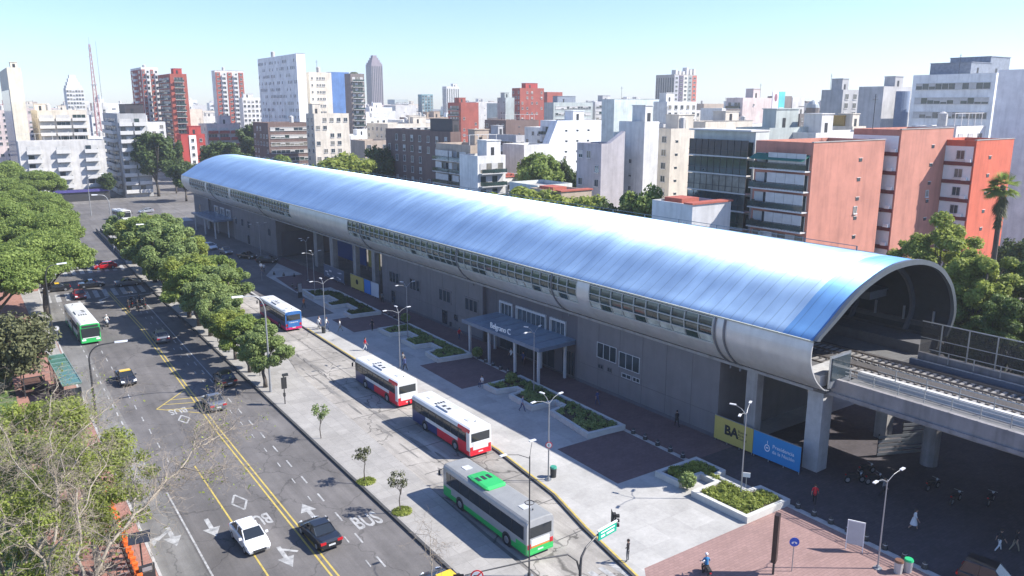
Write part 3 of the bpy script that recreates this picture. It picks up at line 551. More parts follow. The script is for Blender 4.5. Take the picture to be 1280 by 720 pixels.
 ('brightwhite', 'distant bright white ten storey block straight behind the brilliant white block', 758.9, 774.8, 920.1, 932.8, 29.9, 1158),
 ('white', 'distant white twelve storey block left of the striped red tower', 329.4, 342.7, 1314.8, 1331.1, 33.8, 1239),
 ('brightwhite', 'distant bright white eleven storey block left of the red brick tower', 222.9, 240.7, 1384.4, 1409.4, 32.0, 1237),
 ('brown', 'distant brown nine storey block left of the green glazed block', 532.9, 551.9, 503.5, 529.1, 27.5, 699),
 ('brightwhite', 'mid distance bright white eight storey block right of the pinkish billboard block', 414.2, 437.0, 328.6, 348.3, 24.4, 494),
 ('cream', 'distant cream seven storey block right of the cream edge tower', 57.7, 76.1, 809.0, 830.1, 20.9, 685),
 ('brightwhite', 'mid distance bright white eight storey block left of the slender skyscraper', 200.7, 215.8, 450.8, 468.9, 24.1, 475),
 ('white', 'nearer white eight storey block right of the ribbon window office, farthest alike', 357.1, 370.1, 176.7, 189.0, 21.9, 341),
 ('cream', 'distant cream ten storey block left of the brilliant white block', 646.8, 669.1, 831.7, 848.3, 30.0, 1025),
 ('white', 'distant white ten storey block right of the ribbon window office, farthest alike', 966.8, 987.4, 477.4, 490.5, 30.2, 916),
 ('pinkwhite', 'distant pinkish eleven storey block right of the ribbon window office, nearest alike', 796.1, 811.0, 363.2, 375.7, 31.7, 730),
 ('white', 'nearer white eight storey block right of the streaky slab tower', 137.7, 153.3, 363.5, 382.0, 23.4, 370),
 ('palegrey', 'distant light grey ten storey block right of the dark brown block', 338.0, 350.6, 562.7, 577.7, 27.9, 639),
 ('pinkwhite', 'distant pinkish ten storey block straight behind the old domed building', 869.9, 882.1, 606.7, 619.8, 30.1, 967),
 ('brown', 'mid distance brown seven storey block straight behind the old domed building', 351.6, 366.1, 248.8, 272.2, 19.3, 396),
 ('white', 'distant white eleven storey block left of the stepped red tower, nearest alike', 430.1, 453.4, 633.0, 647.7, 33.3, 746),
 ('white', 'distant white five storey block left of the dark brown block', 471.5, 492.0, 921.8, 945.7, 14.0, 1005),
 ('palegrey', 'distant light grey eight storey block straight behind the dark brown block', 606.3, 621.6, 1176.3, 1190.8, 22.8, 1282),
 ('white', 'distant white six storey block right of the dark brown block', 492.3, 509.7, 847.0, 861.3, 17.3, 956),
 ('tan', 'distant beige eleven storey block left of the red brick tower', 158.8, 175.8, 831.2, 844.0, 31.2, 757),
 ('brightwhite', 'distant bright white eleven storey block right of the streaky slab tower, farthest alike', 465.0, 486.6, 1210.6, 1231.1, 32.8, 1230),
 ('pinkwhite', 'distant pinkish ten storey block straight behind the brilliant white block', 660.8, 681.9, 798.5, 819.1, 29.6, 1006),
 ('white', 'distant white eleven storey block left of the streaky slab tower', 230.2, 246.3, 750.1, 770.1, 31.5, 730),
 ('brightwhite', 'mid distance bright white six storey block left of the slender skyscraper', 160.9, 177.2, 376.8, 397.6, 16.8, 395),
 ('brown', 'distant brown six storey block left of the stepped red tower', 612.3, 631.8, 973.9, 987.6, 18.1, 1123),
 ('greygreen', 'distant grey green ten storey block straight behind the mint block', 567.9, 590.3, 604.8, 622.4, 28.8, 799),
 ('cream', 'mid distance cream nine storey block left of the ribbon window office', 419.1, 438.8, 235.0, 255.5, 25.6, 421),
 ('palegrey', 'distant light grey nine storey block straight behind the red brick tower', 278.1, 293.1, 1290.2, 1310.3, 26.5, 1193),
 ('palegrey', 'nearer light grey nine storey block right of the mint block', 179.9, 195.6, 181.1, 198.3, 26.0, 246),
 ('redbrick', 'mid distance brick red ten storey block straight behind the streaky slab tower', 175.2, 193.4, 541.9, 554.6, 28.9, 533),
 ('white', 'mid distance white nine storey block left of the avenue end block, farthest alike', 42.9, 64.2, 516.7, 542.4, 26.1, 441),
 ('cream', 'distant cream ten storey block right of the striped red tower', 197.5, 212.0, 681.2, 697.7, 29.1, 657),
 ('brightwhite', 'mid distance bright white six storey block right of the avenue end block', 50.5, 63.7, 435.7, 447.9, 16.7, 382),
 ('white', 'distant white ten storey block straight behind the red brick tower, farthest alike', 246.5, 266.7, 1163.2, 1185.6, 29.6, 1072),
 ('white', 'distant white eight storey block right of the mint block', 713.0, 727.2, 721.9, 740.0, 24.4, 974),
 ('redbrick', 'distant brick red seven storey block right of the dark brown block', 411.1, 430.2, 745.4, 760.8, 20.6, 828),
 ('redbrick', 'distant brick red seven storey block right of the stepped red tower', 757.4, 781.0, 1003.1, 1024.5, 20.0, 1226),
 ('redbrick', 'distant brick red ten storey block left of the mint block', 812.7, 838.1, 890.4, 909.6, 28.1, 1164),
 ('tan', 'distant beige eleven storey block straight behind the striped red tower', 196.8, 210.9, 743.6, 769.3, 32.7, 707),
 ('cream', 'distant cream seven storey block straight behind the mint block', 646.7, 661.2, 697.9, 721.2, 21.7, 919),
 ('greygreen', 'distant grey green eleven storey block left of the ribbon window office', 1088.2, 1112.0, 577.2, 595.9, 32.6, 1062),
 ('white', 'distant white ten storey block right of the old domed building', 620.6, 637.4, 421.2, 443.0, 30.2, 680),
 ('white', 'distant white seven storey block straight behind the old domed building', 971.1, 995.7, 677.4, 703.1, 21.6, 1081),
 ('palegrey', 'mid distance light grey ten storey block straight behind the ribbon window office', 539.5, 564.5, 281.3, 302.0, 29.0, 523),
 ('brightwhite', 'distant bright white eleven storey block left of the purple party wall', 549.0, 561.7, 653.1, 669.7, 32.0, 827),
 ('redbrick', 'distant brick red ten storey block left of the slender skyscraper', 298.3, 318.9, 732.0, 754.8, 28.3, 754),
 ('brown', 'distant brown eleven storey block right of the avenue end block', 125.8, 140.5, 1113.3, 1132.3, 33.2, 965),
 ('white', 'distant white eleven storey block straight behind the cream edge tower', 62.9, 81.8, 1107.2, 1129.1, 32.2, 926),
 ('greygreen', 'distant grey green ten storey block straight behind the pinkish billboard block', 953.3, 971.5, 779.5, 804.7, 29.0, 1152),
]
FAR_TREES = [
 ('dark', 'tall dark round tree left of the station end, larger of the pair', 56.8, 306.8, 23.8, 7.3),
 ('dark', 'narrow dark tree between the big dark tree and the red block', 64.2, 313.4, 21.3, 3.8),
 ('dark', 'dark tree between the avenue end and the far station end', 61.5, 286.0, 14.2, 5.4),
 ('dark', 'small dark tree before the grey terraced block at the avenue end', 40.7, 307.6, 9.5, 3.0),
 ('bright', 'green tree right of the small dark tree above the far roof end', 93.1, 285.7, 14.8, 5.7),
 ('dark', 'dark green tree left of the streaky slab tower', 102.9, 344.1, 25.5, 7.0),
 ('dark', 'low dark bushy tree below the pink terraced block', 83.5, 318.3, 19.2, 8.5),
 ('dark', 'small dark tree just above the far end of the roof', 84.2, 298.4, 16.2, 4.6),
 ('bright', 'broad yellow green tree rising above the roof below the cream tower', 88.3, 212.1, 19.7, 8.9),
 ('dark', 'dark tree between the broad yellow green tree and the brown brick block', 102.2, 219.1, 21.0, 5.6),
 ('bright', 'round green tree in front of the brilliant white block', 113.7, 155.5, 21.3, 6.3),
 ('dark', 'small dark tree right of the round green tree', 124.6, 159.9, 19.5, 3.0),
 ('dark', 'dark leafy tree in the shade beside the purple party wall', 123.7, 153.6, 17.0, 3.3),
 ('bright', 'yellow green tree top left of three in a row over the roof edge', 84.9, 124.4, 17.5, 6.3),
 ('bright', 'yellow green tree top in the middle of three over the roof edge', 90.8, 120.3, 17.1, 6.3),
 ('bright', 'yellow green tree top right of three over the roof edge', 94.3, 114.0, 16.5, 5.6),
 ('dark', 'dark green half of the tree pair behind the roof ridge', 92.3, 102.0, 18.0, 4.9),
 ('bright', 'bright green half of the tree pair beside the low grey workshop', 94.9, 98.2, 19.6, 4.6),
 ('bright', 'light green tree at the base of the two salmon walls', 92.5, 51.8, 16.5, 4.0),
 ('bright', 'tall leafy green tree in front of the right salmon wall', 93.1, 47.3, 19.6, 5.0),
 ('bright', 'dense green tree right of the station mouth, below the palm', 87.8, 40.5, 17.8, 4.5),
 ('dark', 'shaded green tree at the right edge beside the viaduct', 91.5, 37.6, 16.6, 3.7),
 ('dark', 'low dark tree filling the gap behind the station mouth', 85.4, 41.0, 13.8, 3.4),
 ('dark', 'dark tree in shade beyond the viaduct fence at right edge', 82.9, 35.4, 14.1, 3.3),
 ('dark', 'dark tree mass below the palm at the right edge', 121.7, 51.2, 14.3, 3.8),
 ('dark', 'low tree behind the orange wall foot at right', 130.3, 56.4, 9.6, 3.2),
 ('bright', 'street tree of the blocks beyond the station, first from left', 192.6, 122.7, 13.7, 4.5),
 ('bright', 'street tree of the blocks beyond the station, second from left', 185.5, 268.8, 17.4, 4.5),
 ('dark', 'street tree of the blocks beyond the station, third from left', 124.5, 237.6, 14.9, 4.5),
 ('bright', 'street tree of the blocks beyond the station, ninth from left', 173.8, 161.2, 15.9, 4.5),
 ('bright', 'street tree of the blocks beyond the station, tenth from left', 130.1, 272.3, 16.0, 4.5),
 ('dark', 'street tree of the blocks beyond the station, eleventh from left', 268.9, 187.6, 13.0, 4.5),
 ('bright', 'street tree of the blocks beyond the station, twelfth from left', 298.5, 183.3, 16.3, 4.5),
 ('dark', 'street tree of the blocks beyond the station, sixteenth from left', 200.7, 179.7, 13.7, 4.5),
 ('palm', 'shaggy fan palm standing before the bright orange wall', 112.0, 50.4, 23.5, 2.5),
 ('dark', 'street tree between low houses left of the purple wall', 111.4, 140.5, 15.5, 2.5),
 ('dark', 'dark tree at the foot of the brown brick block left side', 99.1, 200.0, 11.6, 4.0),
]
# ---------------------------------------------------------------- ground, roads, pavements
def sheet(name, pts, z, m, kind='structure'):
    b = MB(); b.add([(p[0],p[1],z) for p in pts], [tuple(range(len(pts)))])
    return tag(b.build(name, m), kind=kind)
def pave_mat(name, c, tile, gap_dark=.75, var=.12, bw=None, patch=.0, mortar=.012, rot=0, rough=.85, c2=None, offset=.5, spec=.3):
    m, t, b = node_mat(name); N, L = t.nodes, t.links
    tc = N.new('ShaderNodeTexCoord'); mp = N.new('ShaderNodeMapping'); mp.inputs['Rotation'].default_value = (0,0,rot)
    L.new(tc.outputs['Object'], mp.inputs[0])
    br = N.new('ShaderNodeTexBrick'); br.offset = offset
    br.inputs['Scale'].default_value = 1; br.inputs['Brick Width'].default_value = tile[0]; br.inputs['Row Height'].default_value = tile[1]
    br.inputs['Mortar Size'].default_value = mortar; br.inputs['Mortar Smooth'].default_value = .1
    c2 = c2 or tuple(x*(1-var*.8) for x in c)
    br.inputs['Color1'].default_value = tuple(c)+(1,); br.inputs['Color2'].default_value = tuple(c2)+(1,)
    br.inputs['Mortar'].default_value = tuple(x*gap_dark for x in c)+(1,)
    L.new(mp.outputs[0], br.inputs['Vector'])
    def noise(sc, lo, hi, a, bb):
        n = N.new('ShaderNodeTexNoise'); n.inputs['Scale'].default_value = sc; n.inputs['Detail'].default_value = 8; n.inputs['Roughness'].default_value = .7
        L.new(tc.outputs['Object'], n.inputs['Vector'])
        r = N.new('ShaderNodeMapRange'); r.inputs[1].default_value = lo; r.inputs[2].default_value = hi; r.inputs[3].default_value = a; r.inputs[4].default_value = bb
        L.new(n.outputs['Fac'], r.inputs[0]); return r.outputs[0]
    f1 = noise(.35, .3, .7, 1-var, 1+var*.5); f2 = noise(3.0, .3, .7, 1-var*.6, 1+var*.3)
    mu = N.new('ShaderNodeMath'); mu.operation = 'MULTIPLY'; L.new(f1, mu.inputs[0]); L.new(f2, mu.inputs[1])
    vm = N.new('ShaderNodeVectorMath'); vm.operation = 'SCALE'; L.new(br.outputs['Color'], vm.inputs[0]); L.new(mu.outputs[0], vm.inputs['Scale'])
    L.new(vm.outputs[0], b.inputs['Base Color']); b.inputs['Roughness'].default_value = rough; b.inputs['Specular IOR Level'].default_value = spec
    return m
def asphalt_mat(name, c, wheel=(), var=.22, cracks=.35):
    """asphalt with worn wheel tracks along y and thin sealed cracks"""
    m, t, b = node_mat(name); N, L = t.nodes, t.links
    tc = N.new('ShaderNodeTexCoord')
    def noise(vec, sc, lo, hi, a, bb, det=8):
        n = N.new('ShaderNodeTexNoise'); n.inputs['Scale'].default_value = sc; n.inputs['Detail'].default_value = det; n.inputs['Roughness'].default_value = .7
        L.new(vec, n.inputs['Vector'])
        r = N.new('ShaderNodeMapRange'); r.inputs[1].default_value = lo; r.inputs[2].default_value = hi; r.inputs[3].default_value = a; r.inputs[4].default_value = bb
        L.new(n.outputs['Fac'], r.inputs[0]); return r.outputs[0]
    mp = N.new('ShaderNodeMapping'); mp.inputs['Scale'].default_value = (1.0, .05, 1); L.new(tc.outputs['Object'], mp.inputs[0])
    f = [noise(tc.outputs['Object'], .12, .35, .65, 1-var, 1+var), noise(mp.outputs[0], .9, .3, .7, 1-var, 1+var*.8), noise(tc.outputs['Object'], 9, .3, .7, .88, 1.1)]
    vo = N.new('ShaderNodeTexVoronoi'); vo.feature = 'DISTANCE_TO_EDGE'; vo.inputs['Scale'].default_value = .16
    wn = N.new('ShaderNodeTexNoise'); wn.inputs['Scale'].default_value = .8; wn.inputs['Detail'].default_value = 4
    L.new(tc.outputs['Object'], wn.inputs['Vector'])
    va = N.new('ShaderNodeVectorMath'); va.operation = 'MULTIPLY_ADD'; va.inputs[1].default_value = (2.2,2.2,0)
    L.new(wn.outputs['Color'], va.inputs[0]); L.new(tc.outputs['Object'], va.inputs[2]); L.new(va.outputs[0], vo.inputs['Vector'])
    cr = N.new('ShaderNodeMapRange'); cr.inputs[1].default_value = .002; cr.inputs[2].default_value = .012; cr.inputs[3].default_value = 1-cracks; cr.inputs[4].default_value = 1
    L.new(vo.outputs['Distance'], cr.inputs[0]); f.append(cr.outputs[0])
    cur = f[0]
    for x in f[1:]:
        mu = N.new('ShaderNodeMath'); mu.operation = 'MULTIPLY'; L.new(cur, mu.inputs[0]); L.new(x, mu.inputs[1]); cur = mu.outputs[0]
    vm = N.new('ShaderNodeVectorMath'); vm.operation = 'SCALE'; vm.inputs[0].default_value = c; L.new(cur, vm.inputs['Scale'])
    L.new(vm.outputs[0], b.inputs['Base Color']); b.inputs['Roughness'].default_value = .85; b.inputs['Specular IOR Level'].default_value = .3
    return m
M_ground = asphalt_mat('town_ground', (.17,.16,.15))
M_asph = asphalt_mat('avenue_asphalt', (.135,.127,.122))
M_conc_lane = asphalt_mat('worn_bus_lane', (.18,.175,.165), var=.25)
M_bay = asphalt_mat('concrete_bus_bay', (.31,.29,.26), var=.3, cracks=.6)
M_plaza = pave_mat('plaza_concrete', (.44,.43,.405), (2.4,2.4), .85, .2, mortar=.02, offset=0)
M_median = pave_mat('median_paving', (.35,.335,.31), (1.2,1.2), .75, .18, mortar=.02, offset=0)
M_brick = pave_mat('red_brick_paving', (.31,.20,.18), (.5,.25), .75, .16, mortar=.02)
M_brickd = pave_mat('dark_brick_paving', (.17,.115,.115), (.5,.25), .75, .2, mortar=.02)
M_redtile = pave_mat('red_tile_paving', (.36,.19,.15), (.4,.4), .8, .2, mortar=.02)
M_grass = mat('lawn', (.07,.12,.03), .9, var=.5, scale=1.2)
M_kerb = mat('dark_kerb', (.06,.06,.06), .8, var=.25)
M_kerbl = mat('granite_kerb', (.42,.41,.39), .8, var=.2)
M_mark = mat('road_marking_white', (.36,.36,.35), .7, var=.5, scale=2.2)
M_marky = mat('road_marking_yellow', (.48,.37,.09), .7, var=.25, scale=2.5)
sheet('ground', [(-4500,-4500),(4500,-4500),(4500,4500),(-4500,4500)], -.16, M_ground)
sheet('avenue', [(8.0,-60),(24.7,-60),(24.9,155),(26.4,228),(30,330),(-20,330),(7.9,140)], -.15, M_asph)
sheet('bus_lane', [(7.6,-60),(10.6,-60),(10.7,95),(10.9,160),(8.6,162),(7.9,140)], -.144, M_conc_lane)
sheet('cross_street', [(-150,243),(26,243),(46,236),(52,285),(120,262),(120,296),(-150,300)], -.146, M_asph)
# kerb steps: raised slabs are closed boxes
def slab(name, pts, m, z0=-.2, z1=0.0, msd=None):
    b = MB(); b.prism(pts, z0, z1, 1, 0)
    return tag(b.build(name, [m, msd or M_kerbl]), kind='structure')
slab('median_pavement', [(24.95,-60),(29.2,-60),(29.3,46),(29.8,60),(30.8,92),(33.5,110),(34.2,150),(33.5,176),(30.5,205),(27.6,232),(26.4,228),(25.15,155)], M_median, z1=0)
sheet('bus_bay', [(29.2,-60),(34.6,-60),(34.8,36),(36.2,43.4),(37.5,49),(38.4,59),(38.5,110),(38.7,160),(37,200),(30,236),(27.8,236),(30.7,205),(33.7,176),(34.4,150),(33.7,110),(30.9,92),(29.8,58)], -.12, M_bay)
plz = [(34.8,-60),(95,-60),(95,20),(80,36),(80,60),(57.2,60),(52,245),(47.5,236),(38,200),(38.9,160),(38.7,110),(38.65,59),(37.75,49),(36.45,43.4),(35.05,36)]
slab('plaza', plz, M_plaza)
slab('left_pavement', [(-80,-60),(7.6,-60),(7.9,140),(8.6,162),(-80,190)], M_redtile)
sheet('park_lawn', [(-80,-60),(1.6,-60),(1.8,95),(1.8,150),(-80,176)], .004, M_grass)
sheet('grey_pavement_strip', [(6.2,103),(7.55,103),(7.88,140),(8.4,160),(5.6,160)], .004, M_median)
# kerb lines
def strip(name, pts, wdt, z0, z1, m):
    b = MB()
    for i in range(len(pts)-1):
        p, q = Vector(pts[i]), Vector(pts[i+1]); d = (q-p).normalized(); n = Vector((-d.y, d.x))*wdt/2
        b.prism([p-n, q-n, q+n, p+n], z0, z1)
    return tag(b.build(name, m), kind='structure')
strip('kerb', [(24.83,-60),(25.03,155),(26.3,228)], .24, -.16, .03, M_kerb)
strip('kerb', [(34.83,-60),(35.0,36),(36.33,43.4),(37.63,49),(38.53,59),(38.6,110),(38.8,160)], .22, -.16, .03, M_kerb)
strip('kerb', [(7.68,-60),(7.95,140),(8.5,161)], .2, -.16, .02, M_kerbl)
strip('kerb_paint', [(35.12,20),(35.22,36),(36.55,43.4),(37.85,49),(38.75,59),(38.83,110)], .16, .004, .012, M_marky)
# brick carpets on the plaza
for q in [[(43.4,47.4),(51.6,47.4),(51.6,56.0),(43.4,56.0)], [(44.4,75.3),(51.9,75.3),(51.9,85.6),(44.4,85.6)], [(43.6,104.2),(51.6,104.2),(51.6,112.6),(43.6,112.6)], [(45.6,133.8),(54,133.8),(53.2,147.5),(46.5,147.5)]]:
    sheet('brick_carpet', q, .004, M_brickd)
sheet('brick_walk', [(52.0,47),(57.9,47),(52.4,236),(49,236),(51.9,140)], .005, M_brickd)
sheet('underpass_paving', [(52.5,47),(79,47),(79,36),(95,20),(95,-60),(52.5,-60)], .006, pave_mat('underpass_dark_paving', (.085,.075,.082), (.5,.25), .75, .25, mortar=.02))  # paving colour darkened to deepen the shade under the viaduct
sheet('brick_corner', [(36.3,36.6),(52.2,36.6),(52.2,-60),(35.2,-60),(35.2,35.2)], .004, M_brick)
strip('kerb_strip', [(52.35,-40),(52.35,36.6)], .5, 0, .06, M_kerbl)
strip('kerb_strip', [(51.85,47.2),(51.85,56.3)], .35, 0, .06, M_kerbl)
strip('kerb_strip', [(51.85,74.6),(51.85,85)], .35, 0, .06, M_kerbl)
sheet('forecourt_road', [(39.2,116),(45.4,116),(45.4,150),(57,172),(52,236),(47.6,236),(38.4,200),(39.2,160)], .006, M_asph)
# markings
def mark(rects, name, m, z=-.139):
    b = MB()
    for i, r in enumerate(rects): b.add([(p[0],p[1],z+(i%40)*.0002) for p in r], [tuple(range(len(r)))])
    return tag(b.build(name, m), kind='structure')
def bar(x0, y0, x1, y1, w_):
    p, q = Vector((x0,y0)), Vector((x1,y1)); d = (q-p).normalized(); n = Vector((-d.y,d.x))*w_/2
    return [p-n, q-n, q+n, p+n]
rects = [bar(17.45,-60,17.85,80,.14), bar(17.85,80,18.75,125,.14), bar(18.75,125,18.35,153,.14), bar(17.85,-60,18.25,80,.14), bar(18.25,80,19.15,125,.14), bar(19.15,125,18.75,153,.14), bar(14.0,-60,14.1,72,.13)]
rects += [bar(14.1,88.8,18.0,93.4,.14), bar(14.1,88.8,17.9,84.9,.14)]
rects += [bar(15.0,89.8,18.0,88.6,.14), bar(16.0,90.9,18.1,90.2,.14), bar(14.9,88.0,17.9,86.8,.14)]
mark(rects, 'centre_line', M_marky)
rects = [bar(10.75,-60,10.9,68,.14)]
y = 74
while y < 150: rects.append(bar(10.35,y,10.38,y+1.3,.13)); y += 3.0
y = 74
while y < 150: rects.append(bar(12.3,y,12.35,y+1.4,.12)); y += 4.0
y = -58
while y < 150: rects.append(bar(21.35,y,21.4,y+1.6,.14)); rects.append(bar(20.5,y+.6,20.55,y+1.6,.10)); y += 3.9
mark(rects, 'lane_dashes', M_mark)
rects = [[(x,149.4),(x+.75,149.4),(x+.95,155.6),(x+.2,155.6)] for x in np.arange(8.8,24.2,1.45)]
rects += [[(x,172.6),(x+.75,172.6),(x+.95,178),(x+.2,178)] for x in np.arange(9.2,25.2,1.45)]
mark(rects, 'crosswalk', M_mark)
mark([bar(18.9,147.6,24.7,147.6,.35), bar(21.8,96,22.4,146,.14)], 'stop_line', M_mark)
mark([[(x,35.2),(x+.45,35.2),(x+.45,38.6),(x,38.6)] for x in np.arange(29.9,34.8,.95)], 'crosswalk', M_mark, -.112)
def diamond(cx, cy, wx, wy):
    rects = []
    P = [(cx,cy-wy),(cx+wx,cy),(cx,cy+wy),(cx-wx,cy)]
    for i in range(4): rects.append(bar(*P[i], *P[(i+1)%4], .17))
    return rects
mark(diamond(15.9,84.2,.55,1.3)+diamond(15.5,62.8,.6,1.5), 'lane_diamond', M_mark)
def arrow(cx, cy, dy, s=1.0):
    return [[(cx-.13*s,cy),(cx+.13*s,cy),(cx+.13*s,cy+dy*1.9),(cx-.13*s,cy+dy*1.9)], [(cx-.5*s,cy+dy*1.7),(cx+.5*s,cy+dy*1.7),(cx,cy+dy*3.2)]]
mark(arrow(19.7,56.4,1,1.3), 'lane_arrow', M_mark); mark(arrow(12.5,61.5,-1,1.3), 'lane_arrow', M_mark)
mark(arrow(9.7,61.8,-1,1.3)+[bar(9.7,61.4,8.6,60.2,.3), [(8.9,60.8),(8.0,60.7),(8.3,59.5)]], 'lane_arrow', M_mark)
mark(arrow(15.9,54.2,-1,1.2)+[bar(15.9,53.8,16.9,52.8,.25)], 'lane_arrow', M_mark)
mark(arrow(16.4,147.4,-1,1.6)+[bar(16.4,146.8,18.0,149,.4)], 'lane_arrow', M_mark); mark(arrow(13.4,148.3,-1,1.5), 'lane_arrow', M_mark)
for s, x, y, rz, sy in [('BUS',22.95,54.0,0,1.7),('BUS',15.9,87.0,PI,1.4),('BUS',15.9,59.0,PI,1.5)]:
    o = text('road_lettering', s, 1.35, M_mark, None, (x,y,-.137), (0,0,rz), extrude=.0, offset=.03)
    o.scale = (.62*sy*.9, sy*1.25, 1); tag(o, kind='structure')
# expansion joints and stains of the bus bay
M_joint = mat('tarred_joint', (.10,.095,.09), .8, var=.2)
mark([bar(33.2,y,33.35,y+1.3,.16) for y in np.arange(86,104,2.4)]+[bar(30.6,y,38.2,y+.4,.10) for y in np.arange(43,150,5.2)]+[bar(32.9,44,33.3,150,.06)]+[bar(35.6,50,35.9,150,.06)], 'bay_joint', M_joint, -.115)
M_stain = mat('oil_stained_concrete', (.19,.18,.165), .8, var=.35, scale=.8)
rnd = random.Random(3)
st = []
for k in range(60):
    x = rnd.choice([31.9,33.4])+rnd.gauss(0,.12); y = rnd.uniform(42,98); l = rnd.uniform(.4,2.2); w_ = rnd.uniform(.08,.22)
    st.append([(x+w_*math.cos(a)*(.8+.3*rnd.random()), y+l*math.sin(a)) for a in np.linspace(0,2*PI,10)[:-1]])
mark(st, 'bay_stain', M_stain, -.1165)
# ---------------------------------------------------------------- the railway station
SRZ = math.atan(.0343)
ST = thing('railway_station', 'long grey railway station under a blue silver barrel vault roof beside the plaza', 'railway station', (59.56,0,0), SRZ)
def roof_metal(name, col, rough):
    m, t, b = node_mat(name); N, L = t.nodes, t.links
    tc = N.new('ShaderNodeTexCoord')
    wv = N.new('ShaderNodeTexWave'); wv.bands_direction = 'Y'; wv.wave_profile = 'SIN'; wv.inputs['Scale'].default_value = 2.6; wv.inputs['Distortion'].default_value = 0
    L.new(tc.outputs['Object'], wv.inputs['Vector'])
    bp = N.new('ShaderNodeBump'); bp.inputs['Strength'].default_value = .6; bp.inputs['Distance'].default_value = .02
    L.new(wv.outputs['Fac'], bp.inputs['Height'])
    b.inputs['Coat Weight'].default_value = .15; b.inputs['Coat Roughness'].default_value = .6; b.inputs['Coat IOR'].default_value = 1.6; L.new(bp.outputs[0], b.inputs['Coat Normal'])
    nz = N.new('ShaderNodeTexNoise'); nz.inputs['Scale'].default_value = .25; nz.inputs['Detail'].default_value = 7; nz.inputs['Roughness'].default_value = .6
    mp = N.new('ShaderNodeMapping'); mp.inputs['Scale'].default_value = (.5,1.6,.5); L.new(tc.outputs['Object'], mp.inputs[0]); L.new(mp.outputs[0], nz.inputs['Vector'])
    r1 = N.new('ShaderNodeMapRange'); r1.inputs[1].default_value=.3; r1.inputs[2].default_value=.7; r1.inputs[3].default_value = rough-.05; r1.inputs[4].default_value = rough+.08
    L.new(nz.outputs['Fac'], r1.inputs[0]); L.new(r1.outputs[0], b.inputs['Roughness'])
    r2 = N.new('ShaderNodeMapRange'); r2.inputs[1].default_value=.3; r2.inputs[2].default_value=.7; r2.inputs[3].default_value = .88; r2.inputs[4].default_value = 1.06
    L.new(nz.outputs['Fac'], r2.inputs[0])
    vm = N.new('ShaderNodeVectorMath'); vm.operation='SCALE'; vm.inputs[0].default_value = col; L.new(r2.outputs[0], vm.inputs['Scale'])
    w2_ = N.new('ShaderNodeTexWave'); w2_.bands_direction = 'Y'; w2_.inputs['Scale'].default_value = .26; L.new(tc.outputs['Object'], w2_.inputs['Vector'])
    p2 = N.new('ShaderNodeMath'); p2.operation = 'POWER'; p2.inputs[1].default_value = 60; L.new(w2_.outputs['Fac'], p2.inputs[0])
    p3 = N.new('ShaderNodeMath'); p3.operation = 'MULTIPLY_ADD'; p3.inputs[1].default_value = -.28; p3.inputs[2].default_value = 1; L.new(p2.outputs[0], p3.inputs[0])
    v2 = N.new('ShaderNodeVectorMath'); v2.operation = 'SCALE'; L.new(vm.outputs[0], v2.inputs[0]); L.new(p3.outputs[0], v2.inputs['Scale']); vm = v2
    L.new(vm.outputs[0], b.inputs['Base Color']); b.inputs['Metallic'].default_value = .7; b.inputs['Anisotropic'].default_value = .97; b.inputs['Anisotropic Rotation'].default_value = .25
    tg = N.new('ShaderNodeTangent'); tg.direction_type = 'RADIAL'; tg.axis = 'Y'; L.new(tg.outputs[0], b.inputs['Tangent'])
    n2 = N.new('ShaderNodeTexNoise'); n2.inputs['Scale'].default_value = 1.1; n2.inputs['Detail'].default_value = 3; L.new(mp.outputs[0], n2.inputs['Vector'])
    b2 = N.new('ShaderNodeBump'); b2.inputs['Strength'].default_value = .05; b2.inputs['Distance'].default_value = .05
    L.new(n2.outputs['Fac'], b2.inputs['Height']); L.new(b2.outputs[0], b.inputs['Normal'])
    return m
M_roof = roof_metal('vault_sheet_metal', (.42,.60,.79), .62)
M_roof2 = roof_metal('vault_end_sheet_metal', (.18,.40,.70), .62)
M_rib = mat('vault_rim', (.13,.15,.17), .45, .5, var=.1)
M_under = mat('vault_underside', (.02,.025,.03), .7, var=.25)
M_skirt = mat('pale_metal_skirt', (.62,.61,.59), .42, .35, var=.10, scale=.6, streak=.10)
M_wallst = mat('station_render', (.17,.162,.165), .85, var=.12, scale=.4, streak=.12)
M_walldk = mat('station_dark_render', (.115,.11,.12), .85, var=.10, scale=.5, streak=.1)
M_concst = mat('station_concrete', (.30,.29,.28), .85, var=.2, scale=.8, streak=.25)
M_canopy = mat('canopy_sheet', (.22,.31,.40), .25, .3, var=.12)
Y0, Y1 = 38.0, 231.5
prof = [(-2.62,13.1),(-2.2,13.42),(-1.2,14.0),(.1,14.8),(2.0,16.0),(4.2,17.05),(7.2,17.95),(10.0,18.25),(13.4,18.0),(16.6,17.0),(19.0,15.3),(20.2,13.7),(20.75,12.2),(20.6,11.0),(19.8,9.6)]
def smooth_prof(p, k=4):
    out = []
    for i in range(len(p)-1):
        p0, p1, p2, p3 = [np.array(p[max(0,min(len(p)-1,j))]) for j in (i-1,i,i+1,i+2)]
        for t in np.linspace(0,1,k,endpoint=False):
            out.append(tuple(.5*((2*p1)+(-p0+p2)*t+(2*p0-5*p1+4*p2-p3)*t*t+(-p0+3*p1-3*p2+p3)*t**3)))
    out.append(p[-1]); return out
SP = smooth_prof(prof)
